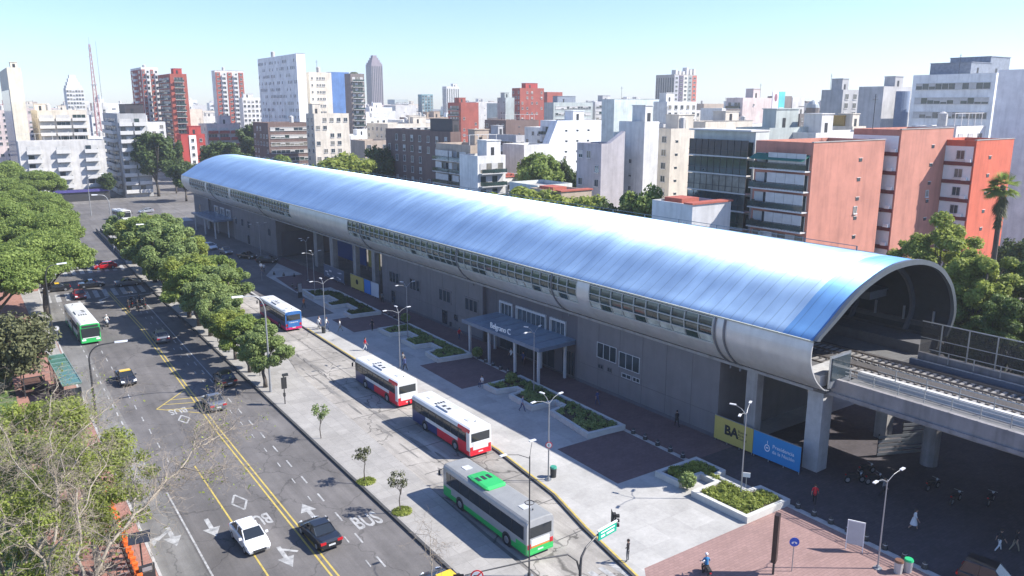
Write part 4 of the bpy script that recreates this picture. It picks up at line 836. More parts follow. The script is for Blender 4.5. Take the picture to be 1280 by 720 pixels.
def shell(y0, y1, th, prf, name, mats, parent, ny=2, smooth=True):
    b = MB()
    n = len(prf)
    cen = np.array([9.1, 11.0])
    inner = []
    for q in prf:
        v = cen-np.array(q); v = v/np.linalg.norm(v); inner.append(tuple(np.array(q)+v*th))
    ring = list(prf)+inner[::-1]
    rings = [[(p[0],y,p[1]) for p in ring] for y in np.linspace(y0,y1,ny)]
    b.loft(rings, fm=lambda i,j: 0 if (i >= 0 and j < n-1) else (1 if i >= 0 else 1))
    return b.build(name, mats, parent, smooth=False)
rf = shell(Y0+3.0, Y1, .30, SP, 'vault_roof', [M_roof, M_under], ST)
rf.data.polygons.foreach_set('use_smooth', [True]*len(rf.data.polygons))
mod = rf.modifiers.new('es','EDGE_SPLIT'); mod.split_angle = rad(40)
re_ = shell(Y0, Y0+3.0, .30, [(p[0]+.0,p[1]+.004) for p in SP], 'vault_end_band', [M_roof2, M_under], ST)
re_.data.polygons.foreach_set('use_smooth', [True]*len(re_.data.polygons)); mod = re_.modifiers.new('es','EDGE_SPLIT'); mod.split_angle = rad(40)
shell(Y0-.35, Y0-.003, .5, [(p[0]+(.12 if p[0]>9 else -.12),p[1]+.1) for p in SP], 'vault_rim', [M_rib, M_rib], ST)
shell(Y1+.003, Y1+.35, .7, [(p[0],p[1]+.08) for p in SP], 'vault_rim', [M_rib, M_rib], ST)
# ridge walkway rail along the far shoulder of the roof
b = MB(); b.box(16.2,16.9,Y0+6,Y1-2,17.15,17.42)
for y in np.arange(Y0+8,Y1-3,6): b.box(16.3,16.4,y,y+.1,17.42,17.9)
b.box(16.3,16.36,Y0+8,Y1-4,17.86,17.92)
b.build('roof_gutter', mat('gutter_metal', (.10,.14,.17), .5, .3, var=.15), ST)
# inner arches
for y in np.arange(Y0+3.5, Y1, 6.0):
    b = MB(); n = len(SP); cen = np.array([9.1,11.0]); ra=[]; rb=[]
    for q in SP[4:]:
        v = cen-np.array(q); v /= np.linalg.norm(v); ra.append(np.array(q)+v*.34); rb.append(np.array(q)+v*.9)
    ring = ra+rb[::-1]
    b.loft([[(p[0],yy,p[1]) for p in ring] for yy in (y,y+.3)])
    b.build('roof_arch', mat('arch_steel', (.09,.10,.115), .6, .2, var=.1), ST)
# lower skirt (curved) pieces: s in 0..1 from eave to wall top
skp = smooth_prof([(-2.62,13.02),(-2.78,12.0),(-2.6,10.9),(-1.75,9.5),(-.5,8.45),(.25,8.2)], 5)
def skirt(y0, y1, a=0, e=None, name='metal_skirt', m=None, th=.12, out=0.0):
    pr = skp[a:e]
    b = MB(); ring = [(p[0]-out,p[1]) for p in pr]+[(p[0]+th,p[1]+.02) for p in pr[::-1]]
    ny = max(2, int((y1-y0)/6))
    b.loft([[(p[0],y,p[1]) for p in ring] for y in np.linspace(y0,y1,ny)])
    o = b.build(name, m or M_skirt, ST, smooth=False)
    return o
GI = 12                                  # index in skp where glass ends
def glazing(y0, y1):
    pr = skp[1:GI+1]
    b = MB(); ring = [(p[0]+.10,p[1]) for p in pr]+[(p[0]+.14,p[1]) for p in pr[::-1]]
    b.loft([[(p[0],y,p[1]) for p in ring] for y in (y0,y1)])
    g = b.build('glazed_band', mat('band_glass', (.035,.06,.055), .1, var=.6, scale=.6, spec=.8), ST)
    # mullions and transoms
    b = MB(); n = int(round((y1-y0)/1.65)); 
    for i in range(n+1):
        y = y0+(y1-y0)*i/n
        r = [(p[0]-.03,p[1]) for p in pr]+[(p[0]+.16,p[1]) for p in pr[::-1]]
        b.loft([[(p[0],yy,p[1]) for p in r] for yy in (y-.04,y+.04)])
    for k in (0, 4, 8, GI-1):
        p = pr[k]; b.box(p[0]-.05, p[0]+.13, y0, y1, p[1]-.05, p[1]+.05)
    b.build('mullion_grid', mat('mullion_paint', (.42,.44,.42), .5, .2, var=.1), g)
    # milky panels in the lowest row, coloured pale for its white reflection
    rr = random.Random(int(y0))
    for i in range(n):
        if rr.random() < .62:
            b = MB()
            ya = y0+(y1-y0)*i/n; yb = y0+(y1-y0)*(i+1)/n
            p, q = pr[8], pr[GI-1]; hh = rr.uniform(.4,1.0)
            b.add([(p[0]+.06,ya+.06,p[1]-.06),(p[0]+.06,yb-.06,p[1]-.06),(q[0]+.06,yb-.06,q[1]+.06),(q[0]+.06,ya+.06,q[1]+.06)], [(0,1,2,3)])
            b.build('translucent_panel', mat('milky_glass', (.50,.54,.50), .25, var=.4, scale=1.2), g)
    return g
segs = [(Y0+.02,48.3,'s'),(48.3,65.3,'g'),(65.3,67.4,'s'),(67.4,126.4,'g'),(126.4,152.7,'s'),(152.7,189.0,'g'),(189.0,190.6,'s'),(190.6,208,'g'),(208,209.4,'s'),(209.4,223.4,'g'),(223.4,Y1-.02,'s')]
for a,e,k in segs:
    if k == 's': skirt(a,e)
    else:
        glazing(a,e); skirt(a,e,GI)
# drain pipes and band clips down the skirt
for y in (48.0,46.9,71.7,92.1,121.6,171.2,205):
    pr = [(p[0]-.09,y,p[1]) for p in skp]
    b = MB(); b.tube(pr, .10, 8); b.tube([pr[-1],(-.08,y,8.0),(-.08,y,7.6)], .1, 8)
    b.build('drain_pipe', mat('pipe_grey', (.17,.18,.2), .5, .4), ST)
# eave lip
b = MB(); b.box(-2.72,-2.55,Y0,Y1,13.0,13.14); b.build('eave_lip', mat('eave_lip_paint', (.42,.42,.34), .5, var=.1), ST)
# concrete base beam over the walls
b = MB(); b.box(-.18,.5,Y0+1.2,Y1-1.2,7.92,8.19); b.build('edge_beam', M_concst, ST)
b = MB(); b.box(.5,20.6,Y0+.5,Y1-1,7.7,8.25); b.build('platform_deck', mat('inner_deck',(.12,.12,.12),.8,var=.2), ST)  # deck colour darkened for the dim vault interior
# platform inside in darkened colour for the dim interior, canopy box, trackside
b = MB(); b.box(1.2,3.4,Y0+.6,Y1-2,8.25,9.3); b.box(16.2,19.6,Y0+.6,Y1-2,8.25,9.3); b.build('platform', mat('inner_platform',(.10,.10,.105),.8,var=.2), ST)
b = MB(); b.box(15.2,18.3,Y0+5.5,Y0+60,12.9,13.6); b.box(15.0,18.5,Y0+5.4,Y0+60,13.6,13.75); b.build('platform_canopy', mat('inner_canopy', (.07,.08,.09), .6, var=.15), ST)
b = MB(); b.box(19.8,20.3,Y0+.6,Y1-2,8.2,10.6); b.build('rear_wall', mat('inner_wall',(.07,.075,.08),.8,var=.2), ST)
b = MB()
for y in np.arange(Y0+1.0,Y0+30,3): b.box(19.3,19.5,y,y+.15,10.6,12.0)
b.build('wall_post', M_steel, ST)
# green signal lamp and corner panel at the mouth
b = MB(); b.box(.4,3.4,Y0+.1,Y0+.25,8.3,11.2,0); b.box(.55,3.25,Y0+.02,Y0+.09,9.0,11.0,1); b.build('end_screen', [M_steel, M_glass], ST)
# walls
def wall(y0,y1,m,x0=0.0,name='wall',z1=7.92,depth=.6):
    b = MB(); b.box(x0,x0+depth,y0,y1,-.1,z1); return b.build(name,m,ST)
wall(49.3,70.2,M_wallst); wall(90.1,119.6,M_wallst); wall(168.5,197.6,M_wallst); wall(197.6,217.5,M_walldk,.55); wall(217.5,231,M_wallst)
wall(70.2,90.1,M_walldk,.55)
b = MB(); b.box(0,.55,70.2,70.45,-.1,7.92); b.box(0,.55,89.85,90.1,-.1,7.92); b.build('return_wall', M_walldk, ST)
# end walls of the closed bays (visible faces across the open porticos)
for y in (49.3,119.6,168.5):
    b = MB(); yy = y if y in (49.3,168.5) else y-.5
    b.box(.6,19.5,yy+.002,yy+.5,-.1,7.7); b.build('cross_wall', M_wallst, ST)
wall(49.8,119.1,M_concst,19.5,'rear_wall'); wall(169,231,M_concst,19.5,'rear_wall')
for ya,ye,xx in ((49.3,70.2,0),(90.1,119.6,0),(168.5,197.6,0),(70.2,90.1,.55)):
    b = MB()
    for y in np.arange(ya+3.4,ye-.5,3.45): b.box(xx-.012,xx-.001,y,y+.03,.36,7.9)
    b.box(xx-.0125,xx-.0015,ya+.3,ye-.3,2.42,2.45) if ya!=70.2 else None
    b.build('wall_joint', mat('joint_dark',(.09,.088,.09),.9,var=.1), ST)
b = MB(); b.box(-.06,.0,49.3,70.2,-.05,.35); b.box(-.06,.0,90.1,119.6,-.05,.35); b.build('plinth', M_walldk, ST)
# window strips on the station wall: frames, panes
def stwin(y0,y1,z0,z1,n,fr=M_frame,x=0.0,surround=None,thick=.05,gl=M_glass):
    b = MB(); b.box(x-.02,x+.02,y0,y1,z0,z1); g = b.build('window', gl, ST)
    b = MB()
    b.box(x-.07,x,y0-thick,y1+thick,z0-thick,z0); b.box(x-.07,x,y0-thick,y1+thick,z1,z1+thick)
    for i in range(n+1):
        y = y0+(y1-y0)*i/n; b.box(x-.065,x,y-thick/2,y+thick/2,z0,z1)
    b.build('frame', fr, g)
    if surround:
        b = MB(); b.box(x-.22,x,y0-.25,y1+.25,z1+.06,z1+.36); b.box(x-.22,x,y0-.25,y0-.1,z0-.4,z1+.05); b.box(x-.22,x,y1+.1,y1+.25,z0-.4,z1+.05)
        b.build('surround', surround, g)
    return g
M_pier = mat('light_surround', (.5,.5,.5), .6, var=.08)
M_dkfr = mat('dark_frame', (.13,.13,.14), .5, var=.05)
stwin(63.6,66.7,3.9,5.6,3,M_frame); stwin(60.0,63.1,3.7,5.4,3,M_frame)
for y0,y1,m_ in [(65.7,66.5,M_dkfr),(64.3,64.9,M_dkfr),(61.2,62.6,M_frame),(59.9,60.9,M_frame)]: stwin(y0,y1,2.65,3.05,2,m_)
for y0,y1 in ((113.8,117.0),(107.2,110.3),(98.2,101.4),(91.2,94.3)): stwin(y0,y1,3.8,5.4,3,M_dkfr,thick=.22)
stwin(115.2,116.5,.1,2.3,1,M_dkfr); stwin(99.2,100.6,.1,2.4,1,M_dkfr); stwin(96.3,97.3,1.5,2.4,1,M_dkfr); stwin(98.0,98.6,.1,1.0,1,M_dkfr)
stwin(83.9,86.3,4.6,6.2,3,M_frame,.55,M_pier); stwin(76.9,82.6,4.6,6.2,6,M_frame,.55,M_pier); stwin(73.1,75.6,4.6,6.2,3,M_frame,.55,M_pier)
for y in (185.5,190,194.5,172,225): stwin(y,y+1.4,4.0,5.5,1,M_dkfr)
for y in (186,): stwin(y,y+1.5,.2,2.2,1,M_dkfr)
for y in (201,206,211): stwin(y,y+2.6,4.8,6.2,2,M_frame,.55,M_pier)
stwin(71.3,73.5,.1,3.0,4,M_dkfr,.55); stwin(75,86.6,.1,3.2,8,M_dkfr,.55)
# entrance canopies
def canopy(y0,y1,z=4.45,d=5.1,withtext=False):
    b = MB(); b.add([(-d,y0,z+.12),(.5,y0,z+.32),(.5,y1,z+.32),(-d,y1,z+.12),(-d,y0,z-.18),(.5,y0,z-.10),(.5,y1,z-.10),(-d,y1,z-.18)], [(0,3,2,1),(4,5,6,7),(0,1,5,4),(1,2,6,5),(2,3,7,6),(3,0,4,7)])
    c_ = b.build('entrance_canopy', M_canopy, ST)
    b = MB()
    for k in range(1,8):
        y = y0+(y1-y0)*k/8; b.add([(-d+.02,y-.03,z+.125),(.5,y-.03,z+.325),(.5,y+.03,z+.325),(-d+.02,y+.03,z+.125),(-d+.02,y-.03,z+.16),(.5,y-.03,z+.36),(.5,y+.03,z+.36),(-d+.02,y+.03,z+.16)], [(0,3,2,1),(4,5,6,7),(0,1,5,4),(1,2,6,5),(2,3,7,6),(3,0,4,7)])
    b.box(-d-.06,-d-.003,y0-.06,y1+.06,z-.24,z+.2)
    b.box(-d,.5,y0-.06,y0-.003,z-.24,z+.2)
    b.build('seam', mat('canopy_seam', (.17,.22,.30), .4, .3), c_)
    for y in (y0+1.2, (y0+y1)/2, y1-1.2) if not withtext else (y0+.7, y0+5.3, y0+10.8, y1-1.0):
        for x in (-d+.5,-.6):
            b = MB(); b.box(x-.13,x+.13,y-.13,y+.13,-.02,z-.19 if x<-2 else z-.13); b.build('post', M_pier, c_)
    if withtext:
        text('lettering', 'Belgrano C', 1.0, mat('sign_white', (.85,.85,.83), .4, var=0), c_, (-d+.25, 79.0, z+.72), (PI/2,0,-PI/2), extrude=.04, spacing=.95)
    return c_
canopy(71.0,87.2,withtext=True); canopy(198.6,218.0,d=4.3)
# columns of the open bays
for (x,y,dx,dy) in [(.5,45.6,.95,1.2),(11,45,1.2,1.2),(3.3,153.7,1.4,1.6),(.7,140.4,1.0,1.4),(.8,131,.8,1.2),(.8,123.6,.8,1.2),(11,150,1.4,1.4),(11,135,1.4,1.4),(11,123,1.2,1.2),(13.5,39.8,1.2,1.2)]:
    b = MB(); b.box(x-dx/2,x+dx/2,y-dy/2,y+dy/2,-.1,7.7 if x > .9 else 7.92); b.build('column', M_concst, ST)
b = MB(); b.box(1.2,2.7,39.0,40.5,-.1,8.3); b.box(.1,4.6,38.8,40.8,8.3,9.35); b.build('corner_column', mat('pale_concrete_column', (.42,.42,.42), .8, var=.15, streak=.2), ST)
b = MB(); b.box(1.0,14,168.2,168.45,0,5.2); b.build('ticket_hall_front', M_walldk, ST)
# ---------------------------------------------------------------- hoardings
def hoarding(label, P, L_, h, col, extra, z0=.25):
    h0 = thing('hoarding', label, 'hoarding', P, SRZ-PI/2, 'printed hoardings under the station arches')
    b = MB(); b.box(0,L_,0,.06,z0,z0+h); b.build('printed_panel', mat('hoarding_'+col[0]+str(int(col[1][1]*100)), col[1], .55, var=.05), h0)
    b = MB()
    for x in np.linspace(.1,L_-.1,4): b.box(x-.04,x+.04,.062,.12,0,z0+h-.1)
    b.box(0,L_,-.02,.08,z0+h,z0+h+.06); b.build('frame', M_steel, h0)
    extra(h0, L_, h, z0); return h0
def w2(lx,ly,z=0): c_,s_ = math.cos(SRZ), math.sin(SRZ); return (59.56+lx*c_-ly*s_, lx*s_+ly*c_, z)
TR = (PI/2,0,0)
def ba(h0,L_,h,z0):
    text('lettering','BA',1.3,M_black,h0,(L_*.45,-.012,z0+h*.52),TR,extrude=.004,offset=.055)
    for i,s in enumerate(('Buenos','Aires','Ciudad')): text('lettering',s,.36,M_black,h0,(L_*.62,-.012,z0+h*.52+.34-.34*i),TR,extrude=.003,align='LEFT')
    b = MB(); b.box(L_*.27,L_*.33,-.014,-.006,z0+h*.36,z0+h*.70); b.build('emblem', mat('emblem_grey',(.35,.34,.3),.5), h0)
def nat(h0,L_,h,z0):
    mw = mat('print_white',(.8,.82,.84),.5,var=0)
    text('lettering','Presidencia',.5,mw,h0,(L_*.42,-.012,z0+h*.60),TR,extrude=.003,align='LEFT')
    text('lettering','de la Nación',.46,mw,h0,(L_*.42,-.012,z0+h*.38),TR,extrude=.003,align='LEFT')
    b = MB()
    for k in range(12):
        a0,a1 = 2*PI*k/12,2*PI*(k+1)/12; cx,cz=L_*.31,z0+h*.46
        b.add([(cx+r*math.cos(a),-.012,cz+r*1.2*math.sin(a)) for r,a in ((.22,a0),(.30,a0),(.30,a1),(.22,a1))],[(0,1,2,3)])
    b.box(cx-.03,cx+.03,-.014,-.006,cz+.42,cz+.7); b.box(cx-.12,cx+.12,-.014,-.006,cz-.05,cz+.08)
    b.build('emblem', mw, h0)
hoarding('yellow hoarding printed BA in black beside the big station column', w2(-.45,49.2), 4.5, 2.35, ('yellow',(.50,.40,.10)), ba)
hoarding('bright blue hoarding with a white crest, next to the yellow one', w2(-.45,44.65), 5.0, 2.35, ('blue',(.015,.23,.52)), nat)
def bl(h0,L_,h,z0):
    b = MB(); b.ball((L_/2,-.01,z0+h*.55),.5,10,6,0,(1,.02,1)); b.build('emblem', M_black, h0)
def none(h0,L_,h,z0): pass
def scrib(h0,L_,h,z0):
    b = MB(); rr = random.Random(4)
    for k in range(9):
        x = rr.uniform(.3,L_-1.4); z = z0+rr.uniform(.3,h-.5); b.box(x,x+rr.uniform(.5,1.3),-.014-.0005*k,-.006-.0005*k,z,z+rr.uniform(.08,.35))
    b.build('print_pattern', mat('print_pale',(.55,.58,.62),.5), h0)
hoarding('grey hoarding with pale printed shapes in the far open bay', w2(-.4,143.0), 9.0, 2.3, ('slate',(.10,.13,.19)), scrib)
hoarding('yellow hoarding with a round black emblem in the far open bay', w2(-.4,131.2), 5.2, 2.4, ('yellow',(.50,.40,.10)), bl)
hoarding('narrow bright blue hoarding in the far open bay', w2(-.4,125.8), 2.4, 2.4, ('blue',(.02,.20,.58)), none)
hoarding('narrow white hoarding beside the long beige wall', w2(-.4,123.2), 2.8, 2.4, ('white',(.55,.60,.66)), none)
hoarding('deep blue hoarding at the back of the far open bay', w2(9,158), 14, 3.4, ('deepblue',(.02,.07,.25)), none, .8)
hoarding('tall yellow hoarding at the back of the far open bay', w2(9.2,143.5), 5, 4.2, ('yellow',(.50,.40,.10)), none, .8)
b = MB(); h0 = thing('street_kiosk', 'round yellow and white kiosk seen between the far station columns', 'kiosk', w2(10.2,131.5))
b.tube([(0,0,0),(0,0,2.4)],1.3,12); b.build('body', mat('kiosk_white',(.6,.6,.58),.5), h0)
b = MB(); b.tube([(0,0,2.4),(0,0,4.6)],[1.7,.1],12); b.build('roof', mat('kiosk_yellow',(.7,.45,.02),.5), h0)
for k,(lx,ly,L_) in enumerate([(8.5,38.0,5.2),(13.2,38.2,4.2)]):
    h0 = thing('barrier_fence', 'pale louvred barrier under the viaduct, '+('nearer the big column' if k==0 else 'farther from the big column'), 'barrier', w2(lx,ly-0.5), SRZ+rad(-25))
    b = MB()
    for i in range(5): b.box(0,L_,0,.05,.2+.42*i,.46+.42*i)
    b.build('slat', M_steel, h0)
    for x in (0.06,L_-.06):
        b = MB(); b.box(x-.05,x+.05,.052,.14,0,2.3); b.build('post', M_dark, h0)
# ---------------------------------------------------------------- viaduct towards the camera side
V = thing('viaduct', 'pale concrete railway viaduct with tracks and railings leaving the station mouth', 'viaduct', (59.56,0,0), SRZ)
M_via = mat('viaduct_concrete', (.25,.24,.245), .85, var=.2, scale=.7, streak=.4)
YV = -90
b = MB()
b.box(1.35,1.75,YV,38.7,7.7,9.0); b.box(1.15,1.35,YV,38.7,7.5,7.8); b.build('parapet', M_via, V)
b = MB(); b.box(1.75,14.3,YV,37.5,7.5,8.2); b.box(3.2,12.6,YV,37.5,6.6,7.498); b.build('deck', M_via, V)
b = MB(); b.box(13.9,14.3,YV,37.5,8.2,9.3); b.build('parapet', M_via, V)
b = MB(); b.box(1.752,3.5,YV,37.6,8.202,8.75); b.build('walkway', mat('walkway_concrete',(.14,.14,.14),.8,var=.2), V)  # concrete coloured dark for the shaded track area
b = MB(); b.box(3.9,4.6,YV,37.6,8.205,9.25,0); b.build('cable_trough', mat('pale_trough',(.50,.50,.49),.7,var=.1), V)  # trough coloured pale for the sunlit strip along the tracks
M_ball = mat('ballast', (.07,.065,.065), .95, var=.5, scale=6)
b = MB(); b.box(4.65,12.4,YV,60,8.206,8.45); b.build('ballast_bed', M_ball, V)
for xt in (6.4,10.4):
    t = thing('railway_track', ('left' if xt<8 else 'right')+' of the two railway tracks running along the viaduct', 'railway track', w2(xt,0,8.45), SRZ, 'railway tracks on the viaduct')
    b = MB()
    for y in np.arange(-60,60,.65): b.box(-1.2,1.2,y,y+.26,.0,.10)
    tag(b.build('sleeper', mat('sleeper',(.25,.24,.23),.85,var=.25), t), kind='stuff')
    for s in (-.84,.84):
        b = MB(); b.box(s-.04,s+.04,-60,60,.10,.24); b.build('rail', mat('rail_steel',(.25,.22,.2),.35,.8), t)
b = MB(); b.box(12.6,12.95,YV,37.6,8.205,8.9); b.build('cable_trough', mat('bluish_trough',(.10,.13,.18),.6,var=.1), V)  # this trough is darkened in colour too for the shaded tracks
def railing(x, z, name, y0, y1, step, h, bars, th=.03):
    r_ = MB()
    for k in bars: r_.box(x-th,x+th,y0,y1,z+h*k-th,z+h*k+th)
    rr_ = r_.build(name, M_steel, V)
    for y in np.arange(y0+.2,y1,step):
        p_ = MB(); p_.box(x-th*1.2,x+th*1.2,y,y+th*2.4,z,z+h); p_.build('post', M_steel, rr_)
railing(1.55,9.15,'railing',-20,37.4,2.1,1.0,(.35,.68,1.0))
railing(4.25,9.25,'railing',-10,36,2.6,.9,(.5,1.0))
railing(12.8,9.1,'railing',-10,36,2.2,1.0,(.5,1.0))
# mesh fence with tall posts on the right edge
b = MB()
for y in np.arange(-10,37.5,2.4): 
    b.box(14.05,14.15,y,y+.1,9.3,12.3)
b.box(14.06,14.14,-10,37.5,12.22,12.3); b.box(14.06,14.14,-10,37.5,10.7,10.76)
f_ = b.build('mesh_fence', M_steel, V)
b = MB(); b.add([(14.1,-10,9.3),(14.1,37.5,9.3),(14.1,37.5,12.2),(14.1,-10,12.2)],[(0,1,2,3)])
mm, tt, bb_ = node_mat('dark_mesh'); bb_.inputs['Base Color'].default_value = (.02,.022,.025,1); bb_.inputs['Alpha'].default_value = .72
b.build('mesh_panel', mm, f_)
for (x,y) in [(4.5,14),(11,14),(4.5,-12),(11,-12),(11,34)]:
    b = MB(); b.tube([(x,y,-.1),(x,y,6.6)],.75,14); b.build('pier', M_via, V)
for y in (14,-12):
    b = MB(); b.box(2.4,13.2,y-1,y+1,5.7,6.598); b.build('crosshead', M_via, V)
# low building under the viaduct in shade behind (closes the view below the deck)
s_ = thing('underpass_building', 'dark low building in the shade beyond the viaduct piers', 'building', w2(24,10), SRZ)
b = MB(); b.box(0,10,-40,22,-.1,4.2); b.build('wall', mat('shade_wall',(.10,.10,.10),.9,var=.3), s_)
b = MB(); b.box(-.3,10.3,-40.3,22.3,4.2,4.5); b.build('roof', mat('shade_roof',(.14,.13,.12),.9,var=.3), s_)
# ---------------------------------------------------------------- buildings
BC = dict(salmon=(.48,.205,.15), orange=(.55,.12,.065), white=(.66,.65,.62), cream=(.62,.56,.47), palegreen=(.58,.60,.56), bluegrey=(.47,.465,.465),
 grey=(.40,.40,.40), lilac=(.42,.395,.41), brightwhite=(.78,.79,.78), brown=(.17,.115,.10), tan=(.42,.34,.27), palegrey=(.56,.545,.52), chequer=(.10,.2,.42),
 darkgrey=(.20,.17,.16), rose=(.30,.26,.29), redbrick=(.34,.085,.06), creamlight=(.72,.66,.52), red=(.42,.06,.05), pinkwhite=(.60,.50,.47), greygreen=(.40,.44,.42),
 mint=(.55,.62,.60), teal=(.12,.28,.32), stripetower=(.40,.37,.33), darkstone=(.16,.14,.13))
def bmat(c): return mat('facade_'+c, BC[c], .85, var=.2, scale=.25, streak=.2)
M_roofslab = mat('roof_slab', (.34,.32,.30), .9, var=.3, scale=.4)
M_redroof = mat('red_roof_tiles', (.36,.09,.06), .8, var=.25)
M_maroon = mat('maroon_paint', (.16,.03,.03), .7, var=.15)
M_awn = mat('green_awning', (.02,.16,.11), .7, var=.15)
M_blind = mat('roller_blind', (.50,.49,.47), .6, var=.15, scale=1)
M_tank = mat('water_tank', (.45,.44,.42), .7, var=.2)
M_winlit = mat('curtained_glass', (.20,.19,.16), .25, var=.6, scale=.5)
GL = [M_glass, mat('window_glass_green', (.03,.055,.05), .08, var=.5, scale=.5, spec=.8), M_winlit]
WM = {}
def win_mesh(kind, w_, h_, g=0):
    """window facing -y, origin at its bottom centre"""
    key = (kind, round(w_,1), round(h_,1), g)
    if key in WM: return WM[key]
    w_, h_ = key[1], key[2]; b = MB()
    if kind == 'win':
        b.box(-w_/2, w_/2, -.03, .02, 0, h_, 0)
        t = .07
        b.box(-w_/2-t, -w_/2, -.10, .02, -t, h_+t, 1); b.box(w_/2, w_/2+t, -.10, .02, -t, h_+t, 1)
        b.box(-w_/2, w_/2, -.10, .02, h_, h_+t, 1); b.box(-w_/2-.12, w_/2+.12, -.20, .02, -t-.1, -t*.1, 1)
        b.box(-.03, .03, -.06, -.031, .002, h_-.002, 1)
        if g == 1: b.box(-w_/2+.004, w_/2-.004, -.07, -.035, h_*.45, h_-.004, 2)
    elif kind == 'vent':
        b.box(-w_/2, w_/2, -.04, .02, 0, h_, 0); b.box(-w_/2-.05, w_/2+.05, -.10, .02, h_, h_+.06, 1)
    elif kind == 'ribbon':
        b.box(-w_/2, w_/2, -.04, .02, 0, h_, 0)
        b.box(-w_/2-.1, w_/2+.1, -.22, .02, h_, h_+.15, 1); b.box(-w_/2-.1, w_/2+.1, -.22, .02, -.15, 0, 1)
        n = max(2, int(w_/1.8)); rr = random.Random(int(w_*10)+g)
        for i in range(n+1): x = -w_/2+w_*i/n; b.box(x-.05, x+.05, -.10, -.041, .002, h_-.002, 1)
        for i in range(n):
            if rr.random() < .55:
                x0 = -w_/2+w_*i/n+.06; x1 = -w_/2+w_*(i+1)/n-.06; b.box(x0, x1, -.09, -.045, h_*rr.choice((.0,.3,.5,.6))+.01, h_-.01, 2)
    elif kind.startswith('balc'):
        d = 1.3
        b.box(-w_/2, w_/2, -d, .02, -.18, 0, 1)
        style = kind[5:]
        if style == 'solid': b.box(-w_/2, w_/2, -d-.02, -d+.1, -.3, .95, 1); b.box(-w_/2, -w_/2+.1, -d+.101, -.001, 0, .95, 1); b.box(w_/2-.1, w_/2, -d+.101, -.001, 0, .95, 1)
        elif style == 'red': b.box(-w_/2, w_/2, -d-.02, -d+.1, -.3, .95, 3)
        else:
            b.box(-w_/2, w_/2, -d, -d+.05, .9, .97, 4)
            for i in range(int(w_/.5)+1):
                x = min(-w_/2+.5*i, w_/2-.04); b.box(x, x+.04, -d+.005, -d+.045, 0, .9, 4)
            b.box(-w_/2+.01, w_/2-.01, -d+.015, -d+.03, .1, .85, 5)
        b.box(-w_/2+.3, w_/2-.3, -.05, .02, .002, 2.2, 0)
        n = max(1, int(w_/1.5))
        for i in range(n+1): x = -w_/2+.3+(w_-.6)*i/n; b.box(x-.05, x+.05, -.10, -.051, .002, 2.2, 1)
        rr = random.Random(int(w_*7)+g)
        for i in range(n):
            if rr.random() < .4:
                x0 = -w_/2+.3+(w_-.6)*i/n+.06; x1 = x0+(w_-.6)/n-.12; b.box(x0, x1, -.09, -.055, .8, 2.19, 2)
        if style == 'mixed' or style=='awning':
            for i in range(n):
                if rr.random() < .5: x0 = -w_/2+w_*i/n; b.box(x0, x0+w_/n-.05, -d+.06, -d+.09, 0, 2.4, 2)
            b.box(-w_/4,-w_/4+.7,-.4,-.06,.2,.8,1)
        # small things kept on the balcony: plants, chairs as one textured clutter strip
        for i in range(3): x = rr.uniform(-w_/2+.3, w_/2-.5); b.box(x, x+rr.uniform(.2,.5), -.9, -.6, .002, rr.uniform(.4,1.1), 6)
    elif kind == 'glassbay':
        d = 1.4
        b.box(-w_/2, w_/2, -d, .02, -.2, 0, 1); b.box(-w_/2+.05, w_/2-.05, -d+.08, -d+.12, .0, 2.6, 0)
        n = max(2, int(w_/1.3)); rr = random.Random(g)
        for i in range(n+1): x = -w_/2+.08+(w_-.16)*i/n; b.box(x-.03, x+.03, -d+.02, -d+.079, 0, 2.6, 4)
        for i in range(n):
            if rr.random() < .35: x0 = -w_/2+.1+(w_-.2)*i/n; b.box(x0, x0+(w_-.3)/n, -d+.13, -d+.16, .3, 2.5, 2)
        b.box(-w_/2, w_/2, -d-.04, -d+.01, .85, .95, 4)
        b.box(-w_/2+.1, w_/2-.1, -.05, .02, .002, 2.3, 5)
    me = b.mesh('window', [GL[g%3], M_frame2, M_blind, M_redroof, M_dark, GL[1], M_clut])
    WM[key] = me; return me
M_frame2 = mat('facade_trim', (.56,.55,.53), .7, var=.1)
M_clut = mat('potted_green', (.07,.09,.05), .9, var=.5, scale=3)
